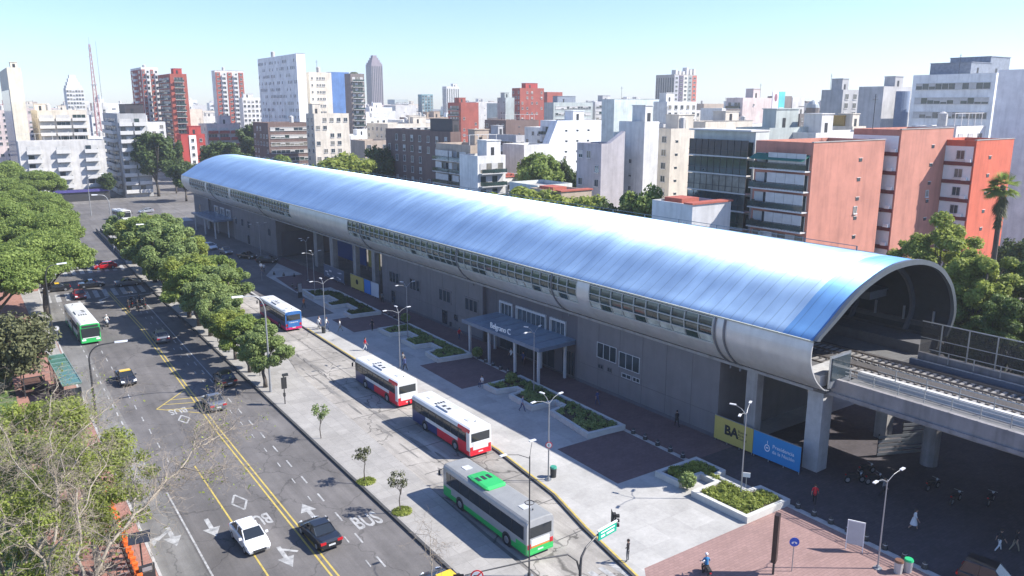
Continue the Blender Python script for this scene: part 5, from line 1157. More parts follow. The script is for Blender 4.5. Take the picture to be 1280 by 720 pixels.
class Bld:
    def __init__(s, name, label, cat, col, x0, x1, y0, y1, h, group=None):
        s.x0,s.x1,s.y0,s.y1,s.h = x0,x1,y0,y1,h
        s.W, s.D = x1-x0, y1-y0
        s.r = thing(name, label, cat, (x0,y0,-.15), 0, group)
        s.m = bmat(col); s.wins = []
        s.ph = h
    def walls(s):
        b = MB(); b.box(0, s.W, 0, s.D, 0, s.h-.6); b.build('wall', s.m, s.r)
        b = MB(); t = .25
        b.box(0, s.W, 0, t, s.h-.597, s.h+.15); b.box(0, s.W, s.D-t, s.D, s.h-.597, s.h+.15); b.box(0, t, t+.002, s.D-t-.002, s.h-.597, s.h+.15); b.box(s.W-t, s.W, t+.002, s.D-t-.002, s.h-.597, s.h+.15)
        b.build('parapet', s.m, s.r)
        b = MB(); b.box(t+.003, s.W-t-.003, t+.003, s.D-t-.003, s.h-.597, s.h-.55); b.build('roof', M_roofslab, s.r)
    def put(s, face, kind, u, z, w_, h_, g=0, out=0.0):
        me = win_mesh(kind, w_, h_, g)
        name = 'balcony' if kind[:4] in ('balc','glas') else ('vent' if kind == 'vent' else 'window')
        if face == 'S': M = ((u, -out, z), 0)
        elif face == 'W': M = ((-out, u, z), -PI/2)
        s.wins.append((name, me, M))
    def flush(s, cap=100):
        byn = {}
        for w_ in s.wins: byn.setdefault(w_[0], []).append(w_)
        for n, L_ in byn.items():
            L_.sort(key=lambda q: -q[2][0][2])
            for (nm, me, (p, rz)) in L_[:cap]: link(nm, me, s.r, p, rz)
            if len(L_) > cap:
                b = MB()
                mats = list(L_[0][1].materials)
                for (nm, me, (p, rz)) in L_[cap:]:
                    M = Matrix.Translation(p) @ Matrix.Rotation(rz, 4, 'Z')
                    b.add([tuple(M @ v.co) for v in me.vertices], [tuple(pl.vertices) for pl in me.polygons], 0)
                    for i, pl in enumerate(me.polygons): b.m[-len(me.polygons)+i] = pl.material_index
                tag(b.build(n+'s', mats, s.r), kind='stuff')
    def facade(s, face, spec, fh):
        if not spec: return
        L_ = s.W if face == 'S' else s.D
        k = spec[0]; nf = int((s.h-1.2)/fh)
        rr = random.Random(int(s.x0*10+s.y0))
        zs = [s.h-.9-fh*(i+1)+.9 for i in range(nf)]
        zs = [z for z in zs if z > 2.0]
        if k == 'grid':
            n, w_, h_, p = spec[1:]
            w_ = min(w_, L_/n*.7)
            for z in zs:
                for i in range(n):
                    if rr.random() < p: s.put(face, 'win', L_*(i+.5)/n, z, w_, h_, rr.choice((0,0,1,2)))
        elif k == 'pairs':
            for z in zs:
                for u in (.36,.48,.60,.66,.12): s.put(face, 'win', L_*u, z, .7, 1.0, 0)
        elif k == 'vents':
            for i, z in enumerate(zs):
                for u in spec[1]:
                    if i % 1 == 0: s.put(face, 'vent', L_*u+rr.uniform(-.1,.1), z, .75, .45)
            if L_ > 14: s.put(face, 'win', L_*spec[1][0]-.3, zs[min(3,len(zs)-1)]+1.0, .7, 1.0, 2)
        elif k == 'bands':
            n, w_, h_ = spec[1:]
            b = MB()
            for z in zs:
                if face == 'S': b.box(-.0, L_, -.24, -.093, z-.95, z-.35)
                else: b.box(-.24, -.093, 0, L_, z-.95, z-.35)
            b.build('floor_band', M_maroon, s.r)
            b = MB(); b.box(-.09,-.003,.3,L_,1,s.h-.8); b.build('white_flank', M_white, s.r)
            for z in zs:
                for i in range(n):
                    s.put(face, 'win', L_*(i+.55)/n, z+.1, w_, h_, rr.choice((0,2)), .09)
                b = MB(); b.cb((-.4,.9+rr.uniform(-.3,.3),z-.1),(.35,.8,.5)); b.build('air_conditioner', M_white, s.r)
        elif k == 'balc':
            n, f, st = spec[1:]
            for zi, z in enumerate(zs):
                for i in range(n):
                    ww = min(L_/n*f, 24)
                    s.put(face, 'balc_'+st, L_*(i+.5)/n, z-.9, ww, 2.2, rr.choice((0,1,2)))
            if st == 'awning':
                b = MB(); z = zs[0]-.9+2.1; b.add([(-.05,.3,z),(-.05,L_-.3,z),(-1.9,L_-.3,z-.75),(-1.9,.3,z-.75),(-.05,.3,z+.06),(-.05,L_-.3,z+.06),(-1.9,L_-.3,z-.69),(-1.9,.3,z-.69)],[(0,3,2,1),(4,5,6,7),(0,1,5,4),(1,2,6,5),(2,3,7,6),(3,0,4,7)])
                b.build('awning', M_awn, s.r)
        elif k == 'glass':
            for zi, z in enumerate(zs): s.put(face, 'glassbay', L_*.5, z-.95, L_*.96, 2.6, zi%3)
        elif k == 'ribbon':
            for zi, z in enumerate(zs): s.put(face, 'ribbon', L_*.5, z, L_*.9, fh*.42, zi)
        elif k == 'strips':
            n = max(2,int(L_/2.2))
            for i in range(n):
                b = MB(); u = L_*(i+.5)/n
                if face == 'S': b.box(u-.5,u+.5,-.06,-.003,3,s.h-2)
                else: b.box(-.06,-.003,u-.5,u+.5,3,s.h-2)
                b.build('window_column', M_glass, s.r)
        elif k == 'stripes2':
            cols = [(.42,.42,.44),(.10,.08,.13),(.62,.6,.52),(.30,.33,.32),(.5,.12,.08)]
            for i,c in enumerate(cols):
                b = MB(); b.box(L_*i/5+.05,L_*(i+1)/5-.05,-.25,-.003,2,s.h-.5); b.build('coloured_bay', mat('tower_stripe_%d'%i, c, .8, var=.05), s.r)
                for z in zs: s.put(face, 'win', L_*(i+.5)/5, z, L_/5*.5, 1.3, 0, .25)
        elif k == 'redstripes':
            n = spec[1]
            for i in range(n):
                if i % 2 == 0 or face == 'W':
                    b = MB(); 
                    if face == 'S': b.box(L_*i/n+.3,L_*(i+1)/n-.3,-.2,-.003,2,s.h-1)
                    else: b.box(-.2,-.003,L_*i/n+.6,L_*(i+1)/n-.6,2,s.h-1)
                    b.build('brick_bay', bmat('redbrick'), s.r)
                for z in zs: s.put(face, 'balc_solid' if i%2 else 'win', L_*(i+.5)/n, z-(.9 if i%2 else 0), L_/n*(.8 if i%2 else .35), 1.3, 0, .2 if (i%2==0) else 0)
        elif k == 'redcol':
            b = MB(); b.box(L_*.32,L_*.62,-.2,-.003,0,s.h-.3); b.build('white_bay', M_white, s.r)
            for z in zs: s.put(face,'win',L_*.47,z,1.0,1.2,0,.2); s.put(face,'win',L_*.82,z,.9,1.2,0)
        elif k == 'shutter':
            b = MB(); rr_ = [( .25,s.h-1.0),( .25,2)]
            n = 10
            pts = [(L_*.45+ (L_*.48)*i/n, -.1-1.8*math.sin(PI*i/n)) for i in range(n+1)]
            b.loft([[(p[0],p[1],z) for p in pts]+[(pts[-1][0],-.003,z),(pts[0][0],-.003,z)] for z in (3,s.h-1.2)])
            b.build('curved_shutter', mat('blue_shutter',(.22,.28,.40),.5,.2,var=.1), s.r)
        elif k == 'blueglass':
            b = MB(); b.box(-.15,-.003,2,L_-1,2,s.h-8); b.build('blue_curtain_wall', mat('blue_glass',(.01,.05,.22),.1,var=.5,scale=.3), s.r)
    def tops(s, top, seed):
        rr = random.Random(seed)
        for t in top:
            if t in ('hut','darkhut','redhut','plant','plant2','ochre'):
                w_ = max(2.0,min(s.W*.5, rr.uniform(3,7) if 'plant' not in t else s.W*.45)); d_ = max(2.0,min(s.D*.5, rr.uniform(3,6) if 'plant' not in t else s.D*.5))
                x = rr.uniform(.3, max(.4,s.W-w_-.3)); y = rr.uniform(.5, max(.6,s.D-d_-.3)); hh = rr.uniform(2.4,3.6)
                if t == 'plant2': x = s.W-w_-.3; hh = 5.0
                if t == 'darkhut': x = s.W*.3; w_ = s.W*.65; y=.4; d_=min(s.D*.5,12); hh = 3.2
                if t == 'redhut': x = s.W*.25; w_ = s.W*.5; y=.5
                if t == 'plant': x = s.W*.12; hh = 3.2
                m = {'darkhut':mat('dark_cladding',(.05,.045,.05),.6,var=.2),'redhut':bmat('red'),'ochre':mat('ochre_paint',(.38,.25,.08),.8,var=.1),'plant':mat('plant_cladding',(.22,.25,.30),.6,var=.3),'plant2':mat('plant_cladding',(.22,.25,.30),.6,var=.3)}.get(t, s.m)
                b = MB(); b.box(x,x+w_,y,y+d_,s.h-.55,s.h+hh); b.box(x-.15,x+w_+.15,y-.15,y+d_+.15,s.h+hh+.003,s.h+hh+.18)
                p = b.build('roof_hut', m, s.r)
                b = MB(); b.box(x+w_*.3,x+w_*.3+.9,y-.05,y-.003,s.h,s.h+1.9); b.build('door', M_dark, p)
            elif t == 'tank':
                x = rr.uniform(1.2,max(1.3,s.W-1.2)); y = rr.uniform(1.2,max(1.3,s.D-1.2)); b = MB(); b.tube([(x,y,s.h-.55),(x,y,s.h+2.4)],.9,10); b.tube([(x,y,s.h+2.403),(x,y,s.h+2.8)],[.92,.2],10); b.build('water_tank', M_tank, s.r)
            elif t == 'mast':
                x = rr.uniform(.6,max(.7,s.W-.6)); y = rr.uniform(.6,max(.7,s.D-.6)); b = MB(); b.tube([(x,y,s.h-.55),(x,y,s.h+5.5)],.06,5); b.box(x-.7,x+.7,y-.02,y+.02,s.h+4.6,s.h+4.66); b.box(x-.5,x+.5,y-.02,y+.02,s.h+5,s.h+5.06); b.build('antenna', M_dark, s.r)
            elif t == 'parapet':
                b = MB(); b.box(-.08,s.W+.08,-.08,.3,s.h+.153,s.h+.28); b.build('coping', M_roofslab, s.r)
            elif t == 'pergola':
                b = MB()
                for i in range(int(s.W/2.5)+1): x = min(s.W-.2,.1+i*2.5); b.box(x,x+.1,.5,.6,s.h-.55,s.h+2.4); b.box(x,x+.1,.5,4,s.h+2.403,s.h+2.5)
                b.box(0,s.W,.5,.6,s.h+2.503,s.h+2.6); b.build('pergola', M_frame2, s.r)
            elif t == 'redstrip':
                b = MB(); b.box(-.2,s.W+.2,-.2,1.5,s.h+.16,s.h+.4); b.box(s.W*.25,s.W*.7,s.D*.5,s.D-.5,s.h-.55,s.h+.5); b.build('tiled_strip', M_redroof, s.r)
            elif t == 'slab':
                b = MB(); b.box(-1.3,s.W,-.1,s.D,s.h+.153,s.h+.4); b.build('roof_slab', M_frame2, s.r)
            elif t == 'gable':
                b = MB(); b.add([(s.W*.35,0,s.h+.153),(s.W,0,s.h+.153),(s.W,0,s.h+2.6),(s.W*.35,1.2,s.h+.153),(s.W,1.2,s.h+.153),(s.W,1.2,s.h+2.6)],[(0,1,2),(3,5,4),(0,3,4,1),(1,4,5,2),(2,5,3,0)]); b.build('sloped_parapet', s.m, s.r)
            elif t == 'slopeleft':
                b = MB(); b.add([(-5,0,0),(0,0,0),(0,0,s.h),(-5,0,s.h*.62),(-5,3,0),(0,3,0),(0,3,s.h),(-5,3,s.h*.62)],[(0,1,2,3),(4,7,6,5),(0,4,5,1),(2,6,7,3),(0,3,7,4)])
                b.xf(Matrix.Translation((-.003,0,0))); b.build('sloped_wing', s.m, s.r)
            elif t == 'crown':
                b = MB()
                for i in range(4): f = .9-.18*i; b.box(s.W*(1-f)/2,s.W*(1+f)/2,s.D*(1-f)/2,s.D*(1+f)/2,s.h-.5+i*2.6+.003*i,s.h-.5+(i+1)*2.6)
                b.build('stepped_crown', s.m, s.r)
            elif t == 'cupola':
                b = MB(); r_ = min(s.W,s.D)*.35; b.tube([(s.W/2,s.D/2,s.h-.5),(s.W/2,s.D/2,s.h+2.5)],r_,12)
                b.build('drum', s.m, s.r); b = MB(); b.tube([(s.W/2,s.D/2,s.h+2.503),(s.W/2,s.D/2,s.h+2.5+r_*.5),(s.W/2,s.D/2,s.h+2.5+r_*.9),(s.W/2,s.D/2,s.h+2.5+r_*1.15)],[r_,r_*.85,r_*.5,.1],12); b.build('dome', mat('dome_metal',(.3,.34,.36),.5,var=.1), s.r)
            elif t == 'turrets':
                for i in range(6):
                    x = s.W*(.1+.16*i); b = MB(); hh = rr.uniform(2,5.5); b.box(x,x+s.W*.09,1,5,s.h-.5,s.h+hh); b.build('turret', M_frame2, s.r)
            elif t == 'roofplants':
                b = MB(); b.ball((s.W/2,s.D/2,s.h+.3),2,8,6,0,(1.2,1,.5)); b.build('roof_garden', M_clut, s.r)
for i,(name,label,cat,col,x0,x1,y0,y1,h,fh,Wf,Sf,top,grp) in enumerate(BUILDINGS):
    bd = Bld(name,label,cat,col,x0,x1,y0,y1,h,grp)
    bd.walls(); bd.facade('W',Wf,fh); bd.facade('S',Sf,fh); bd.tops(top,i); bd.flush()
# fillers: the city beyond
labc = {}
for f in FILLERS: labc[f[1]] = labc.get(f[1],0)+1
for i,(col,label,x0,x1,y0,y1,h,D_) in enumerate(FILLERS):
    bd = Bld('city_block', label, 'building', col, x0,x1,y0,y1,h, 'city blocks along the skyline')
    rr = random.Random(i*7+1)
    bd.walls()
    far = D_ > 560
    k = rr.random()
    fh = 2.9 if not far else 5.8
    nW = max(2,int(bd.W/(3.2 if not far else 6)))
    ww = 1.5 if not far else 3.4; hh = 1.4 if not far else 1.6
    if k < .45: bd.facade('S', ('grid',nW,ww,hh,.85), fh)
    elif k < .65: bd.facade('S', ('vents',(.4,)), fh)
    elif k < .8: bd.facade('S', ('balc',2,.8,'solid'), fh)
    else: bd.facade('S', ('ribbon',), fh)
    k = rr.random()
    nD = max(2,int(bd.D/(3.6 if not far else 7)))
    if k < .5: bd.facade('W', ('grid',nD,ww,hh,.8), fh)
    elif k < .75: bd.facade('W', ('balc',1,.85,'rail'), fh)
    bd.tops([rr.choice(['hut','hut','tank','mast','pergola'])]+(['hut'] if rr.random()<.5 else [])+(['tank'] if rr.random()<.4 else []), i)
    bd.flush(60)
# lattice antenna mast
t = thing('antenna_mast', 'tall thin red and white lattice antenna mast on the left skyline', 'antenna mast', (97.9,600.0,-.15))
t.location = (76,583,-.15)
b = MB(); Hh = 69
for i in range(4):
    a = PI/4+i*PI/2; b.tube([(2.4*math.cos(a),2.4*math.sin(a),0),(.5*math.cos(a),.5*math.sin(a),Hh)],.14,4)
b.build('mast_leg', mat('mast_paint', (.45,.20,.20), .6, var=.5, scale=.08), t)
b = MB()
for k in range(26):
    z0_, z1_ = Hh*k/26, Hh*(k+1)/26; r0, r1 = 2.4-1.9*k/26, 2.4-1.9*(k+1)/26
    for i in range(4):
        a, c_ = PI/4+i*PI/2, PI/4+(i+1)*PI/2
        b.tube([(r0*math.cos(a),r0*math.sin(a),z0_),(r1*math.cos(c_),r1*math.sin(c_),z1_)],.08,4)
b.build('bracing', mat('mast_paint', (.45,.20,.20)), t)
b = MB(); b.tube([(0,0,Hh),(0,0,Hh+4)],.1,5); b.box(-2,2,-.1,.1,Hh-8,Hh-7.8); b.box(-1.2,1.2,-.1,.1,Hh-3,Hh-2.8); b.cb((0,0,Hh-25),(3,3,.4)); b.build('aerial', M_steel, t)
t = thing('antenna_pole', 'very thin dark antenna pole right of the lattice mast', 'antenna mast', (82,600,-.15))
b = MB(); b.tube([(0,0,0),(0,0,72)],[.16,.06],5); b.build('pole', M_dark, t)
# billboard on the far roofs
t = thing('billboard', 'tall pale and turquoise billboard with a blue band on a far rooftop', 'billboard', (229.5,180.0,-.15))
b = MB(); b.box(0,6.4,0,.3,27.5,36.2); b.build('poster', mat('poster_pale',(.75,.68,.70),.6,var=.05), t)
b = MB(); b.box(3.2,6.4,-.05,-.003,27.5,36.2); b.build('poster_panel', mat('poster_turquoise',(.12,.55,.62),.6,var=.15,scale=.4), t)
b = MB(); b.box(0,6.4,-.12,-.055,24.8,27.45); b.build('blue_band', mat('poster_blue',(.01,.22,.50),.5,var=.05), t)
b = MB(); b.box(.6,1.6,-.17,-.125,25.5,26.8); b.box(2.0,5.8,-.17,-.125,25.9,26.4)
for i in range(3): b.box(3.5,5.9,-.1,-.055,29.4+i*.7,29.6+i*.7)
b.build('print_mark', M_white, t)
b = MB(); b.ball((1.7,-.05,34.3),.95,10,8,0,(.8,.05,1.4)); b.build('portrait_blur', mat('poster_mauve',(.30,.14,.17),.6,var=.1), t)
b = MB()
for x in (.5,3,5.9): b.box(x-.12,x+.12,.31,.5,0,36)
b.build('frame', M_dark, t)
# ---------------------------------------------------------------- trees
L_bright = leaf_mat('leaf_bright', (.11,.17,.035), (.30,.38,.10), trans=.45)
L_yel = leaf_mat('leaf_yellowgreen', (.15,.20,.04), (.38,.43,.10), trans=.48)
L_mid = leaf_mat('leaf_mid', (.13,.19,.06), (.33,.41,.15), trans=.45)
L_dark = leaf_mat('leaf_dark', (.04,.07,.02), (.12,.17,.05), trans=.3)
L_olive = leaf_mat('leaf_olive', (.06,.07,.03), (.15,.155,.07), trans=.2)
L_shade = leaf_mat('leaf_deep', (.02,.04,.014), (.06,.10,.03), trans=.2)
L_shade2 = leaf_mat('leaf_deep2', (.05,.09,.025), (.18,.25,.06), trans=.3)
M_bark = mat('bark', (.10,.085,.07), .95, var=.4, scale=4)
M_barkp = mat('pale_plane_bark', (.27,.235,.185), .9, var=.35, scale=3)
M_twig = mat('dry_twig', (.25,.21,.165), .9, var=.3, scale=3)
def leaves(rng, centers, radii, n, size, flat=.75, shell=.55, aspect=1.7):
    """n leaf sprays (bent quads) spread through clumps; returns verts, faces"""
    centers = np.array(centers); radii = np.array(radii)
    w_ = radii**2; w_ = w_/w_.sum()
    idx = rng.choice(len(centers), n, p=w_)
    d = rng.normal(size=(n,3)); d /= np.linalg.norm(d,axis=1)[:,None]
    r = (rng.random(n)**shell)
    p = centers[idx]+d*(r*radii[idx])[:,None]*np.array([1,1,flat])
    # orientation: between outward and random, slightly drooping
    nrm = d*0.6+rng.normal(size=(n,3))*.55+np.array([0,0,.45]); nrm /= np.linalg.norm(nrm,axis=1)[:,None]
    a = np.cross(nrm, rng.normal(size=(n,3))); a /= np.linalg.norm(a,axis=1)[:,None]
    b = np.cross(nrm, a)
    s = size*(.6+.8*rng.random(n))[:,None]
    v = np.empty((n,4,3))
    v[:,0] = p-a*s*aspect*.5; v[:,1] = p-b*s*.5+nrm*s*.12; v[:,2] = p+a*s*aspect*.5; v[:,3] = p+b*s*.5+nrm*s*.12
    return v.reshape(-1,3), n
def leaf_obj_mesh(name, v, n, m):
    me = bpy.data.meshes.new(name)
    me.vertices.add(len(v)); me.vertices.foreach_set('co', v.ravel())
    me.loops.add(4*n); me.loops.foreach_set('vertex_index', np.arange(4*n, dtype=np.int32))
    me.polygons.add(n); me.polygons.foreach_set('loop_start', np.arange(0,4*n,4, dtype=np.int32)); me.polygons.foreach_set('loop_total', np.full(n,4,dtype=np.int32))
    me.materials.append(m); me.update(calc_edges=True); return me
def crown_clumps(rng, H, R, base, n, shape='round', crf=(.24,.42)):
    cs = []; rs = []
    for i in range(n):
        for _ in range(40):
            x,y,z = rng.uniform(-1,1,3)
            if x*x+y*y+z*z < 1 and (x*x+y*y+z*z > .25 or rng.random()<.25): break
        if shape == 'umbrella': z = abs(z)*1.0-.25
        if shape == 'tall': pass
        zc = (base+H)/2; hz = (H-base)/2
        cr = R*rng.uniform(*crf)
        cs.append((x*(R-cr*.7), y*(R-cr*.7), zc+z*(hz-cr*.45))); rs.append(cr)
    return cs, rs
TREE = {}
def tree_meshes(key, seed, H, R, base, lm, nleaf, lsize, nclump=22, shape='round', bark=None, tr=.22, flat=.7, crf=(.24,.42)):
    if key in TREE: return TREE[key]
    rng = np.random.default_rng(seed)
    cs, rs = crown_clumps(rng, H, R, base, nclump, shape, crf)
    v, n = leaves(rng, cs, rs, nleaf, lsize, flat)
    crown = leaf_obj_mesh('crown', v, n, lm)
    b = MB()
    top = np.array([rng.normal()*.2*R*.3, rng.normal()*.06*R, base+(H-base)*.35])
    fork = np.array([rng.normal()*.12, rng.normal()*.12, base*.75])
    b.tube([(0,0,-.05),(rng.normal()*.05,rng.normal()*.05,base*.4),tuple(fork),tuple(top)],[tr*1.25,tr,tr*.85,tr*.4],8)
    order = rng.permutation(len(cs))[:min(10,len(cs))]
    for i in order:
        c = np.array(cs[i]); s0 = fork*(1-.0)+(top-fork)*rng.uniform(0,.6)
        mid = (s0+c)/2+np.array([0,0,-.08*R])+rng.normal(size=3)*.12
        b.tube([tuple(s0),tuple(mid),tuple(c)],[tr*.55,tr*.35,tr*.1],6)
        for k in range(2):
            e = c+rng.normal(size=3)*rs[i]*.6; b.tube([tuple(mid),tuple((mid+e)/2+rng.normal(size=3)*.1),tuple(e)],[tr*.25,tr*.15,tr*.05],4)
    trunk = b.mesh('trunk', bark or M_bark, True)
    TREE[key] = (trunk, crown); return TREE[key]
def plant_tree(name, label, x, y, key, args, scale=1.0, rz=0.0, group=None, z=0.0, sz=None):
    tk, cr = tree_meshes(key, *args[0], **args[1])
    t = thing(name, label, 'tree', (x,y,z), rz, group)
    t.scale = (scale,scale,sz or scale)
    link('trunk', tk, t); link('crown', cr, t)
    return t
rnd = random.Random(11)
# street trees on the median: (x,y,height,crown radius)
med = [(25.9,88.7,6.9,2.7),(26.0,95.1,6.6,2.7),(26.0,101.2,6.8,2.7),(26.0,107.5,7.4,2.6),(26.1,114,8.2,3.3),(26.2,120.5,8.6,4.2),(26.0,126.2,10.2,3.6),(26.1,139.1,10.4,4.0),(26.5,145.8,12.0,4.9),(26.8,156,11.5,4.6),(26.8,166,11.5,4.4),(26.8,176.8,10.5,4.0),(29.5,119.5,8.4,3.6),(31.0,128,8.6,3.2),(31.5,150,9.5,3.8),(31.5,164,10,4.0),(33,176,9.5,3.6)]
lab = ['nearest of the median trees, beside the tall curved street lamp','second median tree from the near end','third median tree from the near end','fourth median tree from the near end, small crown','fifth median tree from the near end','wide crowned median tree in the middle of the row','median tree with a narrow tall crown past the middle','median tree near the motorcycles','broad high median tree beside the crossing','median tree standing on the crosswalk corner','median tree just beyond the crosswalk','farthest broad tree of the median row','tree on the bus bay side, behind the blue rear bus','small yellow green tree on the bus bay side','tree on the bay side left of the far canopy','tree on the bay side near the far crossing','farthest tree on the bay side']
for i,(x,y,h,r) in enumerate(med):
    var = i % 4
    a = ((20+var, 8.0, 3.2, 2.4, [L_mid,L_bright,L_yel,L_mid][var], 26000, .15), dict(nclump=42, shape='round', tr=.2, flat=.95, crf=(.13,.27)))
    plant_tree('street_tree', lab[i], x, y, 'med%d'%var, a, r*1.28/3.2, rnd.uniform(0,6), 'street trees on the median strip', 0, h*1.06/8.0)
# big park trees on the left
park = [(3.5,112.5,9.6,6.0,'dark olive bushy tree left of the white and green bus',L_olive,16000,.26)]
big = [(1.0,128,14.5,9.5),(8.2,141,14.5,8.0),(-6,150,16,11),(9.5,163,15.0,8.2),(1,182,16.5,10),(11.5,188,14.5,8.0),(-2,212,17.5,11),(12.5,214,14.5,8.6),(6,243,15.5,10),(17,262,15.5,8),(-14,178,19,12),(-4,262,20.5,13),(9,282,17.5,10)]
bl_ = ['huge feathery tree at the left edge of the photo','tree whose crown hangs over the crosswalk on the left','big tree behind the huge feathery one','tree over the far crosswalk on the left kerb','tall tree in the middle of the left tree mass','tree leaning over the avenue past the crossing','tree deep in the left tree mass','farther kerbside tree of the left row','tree near the far end of the left row','last tree before the pale apartment block','left edge tree behind the front row','rearmost left edge tree','last broad tree before the cream edge tower']
for i,(x,y,h,r) in enumerate(big):
    var = i % 3
    a = ((40+var, 14.0, 8.0, 3.6, L_bright, 80000, .20), dict(nclump=80, shape='umbrella', tr=.38, flat=.55, crf=(.14,.28)))
    plant_tree('park_tree', bl_[i], x, y, 'park%d'%var, a, r/8.0, rnd.uniform(0,6), 'large trees along the left side of the avenue', 0, h/14.0)
for (x,y,h,r,l,m,n,s) in park:
    plant_tree('park_tree', l, x-2.2, y-8, 'olive', ((60,h,r,1.6,m,n,s),dict(nclump=34,tr=.3,flat=.65)))
plant_tree('park_tree','smaller dark tree at the left edge beside the olive bushy one', -4.5, 100, 'olive2', ((61,7.5,4.5,1.5,L_dark,11000,.24),dict(nclump=26,tr=.25)))
# near bottom-left trees
plant_tree('park_tree','yellow green leafy crown filling the lower left, below the bus shelter', 2.2, 67.0, 'near1', ((71,10.4,6.9,2.5,L_yel,42000,.14),dict(nclump=95,tr=.3,flat=.7,crf=(.10,.22),bark=M_barkp)))
plant_tree('park_tree','leafy crown with bare branches in front, right part of the lower left mass', 4.4, 57.5, 'near2', ((72,9.6,5.0,2.8,L_yel,19000,.12),dict(nclump=70,tr=.25,flat=.7,crf=(.10,.22),bark=M_barkp)))
plant_tree('park_tree','leafy crown at the bottom left corner', -1.0, 53.0, 'near3', ((73,9.4,5.6,2.0,L_yel,14000,.12),dict(nclump=60,tr=.25,flat=.7,crf=(.10,.22),bark=M_barkp)))
def bare_tree(name, label, base, H, limbs, seed, twigs=1.0, leafy=None):
    """pale plane tree with bare limbs; limbs = list of polylines in world space"""
    rng = np.random.default_rng(seed)
    t = thing(name, label, 'tree', base)
    B0 = np.array(base)
    b = MB(); tw = MB(); tips = []
    def grow(mb, p, d, L_, r, lvl):
        n = 4; pts = [p]
        for k in range(n):
            d = d+rng.normal(size=3)*.34+np.array([0,0,-.05 if lvl>2 else .05]); d /= np.linalg.norm(d)
            p = p+d*L_/n; pts.append(p)
        mb.tube([tuple(q) for q in pts], list(np.linspace(r,r*.5,n+1)), 5 if r>.03 else 3, cap=False)
        if lvl >= 5 or r < .004: tips.append(p); return
        for k in range(rng.integers(2,5) if lvl<4 else rng.integers(1,4)):
            i = rng.integers(1,n+1); dd = d+rng.normal(size=3)*.8; dd /= np.linalg.norm(dd)
            grow(tw if r<.05 else mb, pts[i], dd, L_*rng.uniform(.5,.8), max(r*.6,.007), lvl+1)
    for pl, r0, r1 in limbs:
        P = [np.array(q)-B0 for q in pl]
        Q = [P[0]]
        for i in range(1,len(P)):
            sg = np.linalg.norm(P[i]-P[i-1])
            for f in (.33,.66): Q.append(P[i-1]*(1-f)+P[i]*f+rng.normal(size=3)*sg*.055)
            Q.append(P[i])
        P = Q; n = len(P)
        rs = list(np.linspace(r0,r1,n)); b.tube([tuple(q) for q in P], rs, 9)
        if r0 > .12: continue
        for i in range(1,n):
            for k in range(int(rng.integers(0,2)+twigs*.5)+(2 if i==n-1 else 0)):
                f = rng.random(); s0 = P[i-1]*(1-f)+P[i]*f
                d = (P[i]-P[i-1]); d /= np.linalg.norm(d); d = d+rng.normal(size=3)*.75; d /= np.linalg.norm(d)
                grow(tw, s0, d, rng.uniform(.9,2.3), max(rs[i]*.4,.016), 2)
    b.build('trunk', M_barkp, t, smooth=True); tw.build('twigs', M_twig, t)
    if leafy:
        tp = np.array(tips); sel = tp[rng.random(len(tp))<leafy]
        v, n = leaves(rng, sel, np.full(len(sel),.35), int(len(sel)*3), .10, 1.0)
        link('crown', leaf_obj_mesh('crown', v, n, L_yel), t)
    return t
bare_tree('plane_tree', 'bare plane tree with pale limbs reaching right over the avenue lanes', (2.6,44.5,0), 10,
  [([(2.6,44.5,0),(2.8,45,3),(3.0,45.4,5.2)],.2,.13),
   ([(3.0,45.4,5.2),(4.3,47.6,7.2),(5.9,48.9,8.0),(7.8,50.4,8.6),(9.6,52.2,9.0),(10.9,53.6,9.4),(12.6,55.6,9.8)],.105,.03),
   ([(10.9,53.6,9.4),(12.2,54,9.6),(13.8,55.4,9.6)],.05,.02), ([(10.4,53,9.2),(11.0,55.4,9.9),(13.2,57.6,10.1)],.05,.02),
   ([(3.0,45.4,5.2),(2.6,47.6,7.0),(3.1,50.4,8.0),(2.7,53.8,9.2),(3.2,56.6,10.0)],.10,.03),
   ([(3.1,50.4,8.0),(4.6,53,9.2),(5.6,56,9.8)],.055,.02), ([(9.2,51.8,8.9),(10.2,50.4,9.0),(11.6,50,9.0)],.05,.015),
   ([(5.9,48.9,8.0),(6.4,51.4,9.0),(7.6,53.6,9.6)],.07,.02)], 5, 4.6, .08)
bare_tree('plane_tree', 'pale bare limbed plane tree at the bottom left among leafy crowns', (0.8,47.5,0), 10,
  [([(0.8,47.5,0),(1.0,48.0,3),(1.1,48.6,5.6)],.2,.13),
   ([(1.1,48.6,5.6),(2.0,51,7.6),(2.4,53.4,8.9),(2.2,56,9.8),(2.9,59.6,10.6)],.10,.03),
   ([(2.4,53.4,8.9),(3.9,55.4,9.8),(5.4,57.6,10.3)],.055,.02), ([(2.2,52.6,8.4),(.6,55.6,9.8),(-.2,58.6,10.4)],.055,.02),
   ([(1.1,48.6,5.6),(.2,50.4,7.6),(-.8,52.6,9.0),(-1.4,55,9.9)],.08,.025), ([(1.1,48.6,5.6),(1.4,47.4,7.8),(2.4,46.8,9.2)],.07,.025)], 9, 5.0, .1)
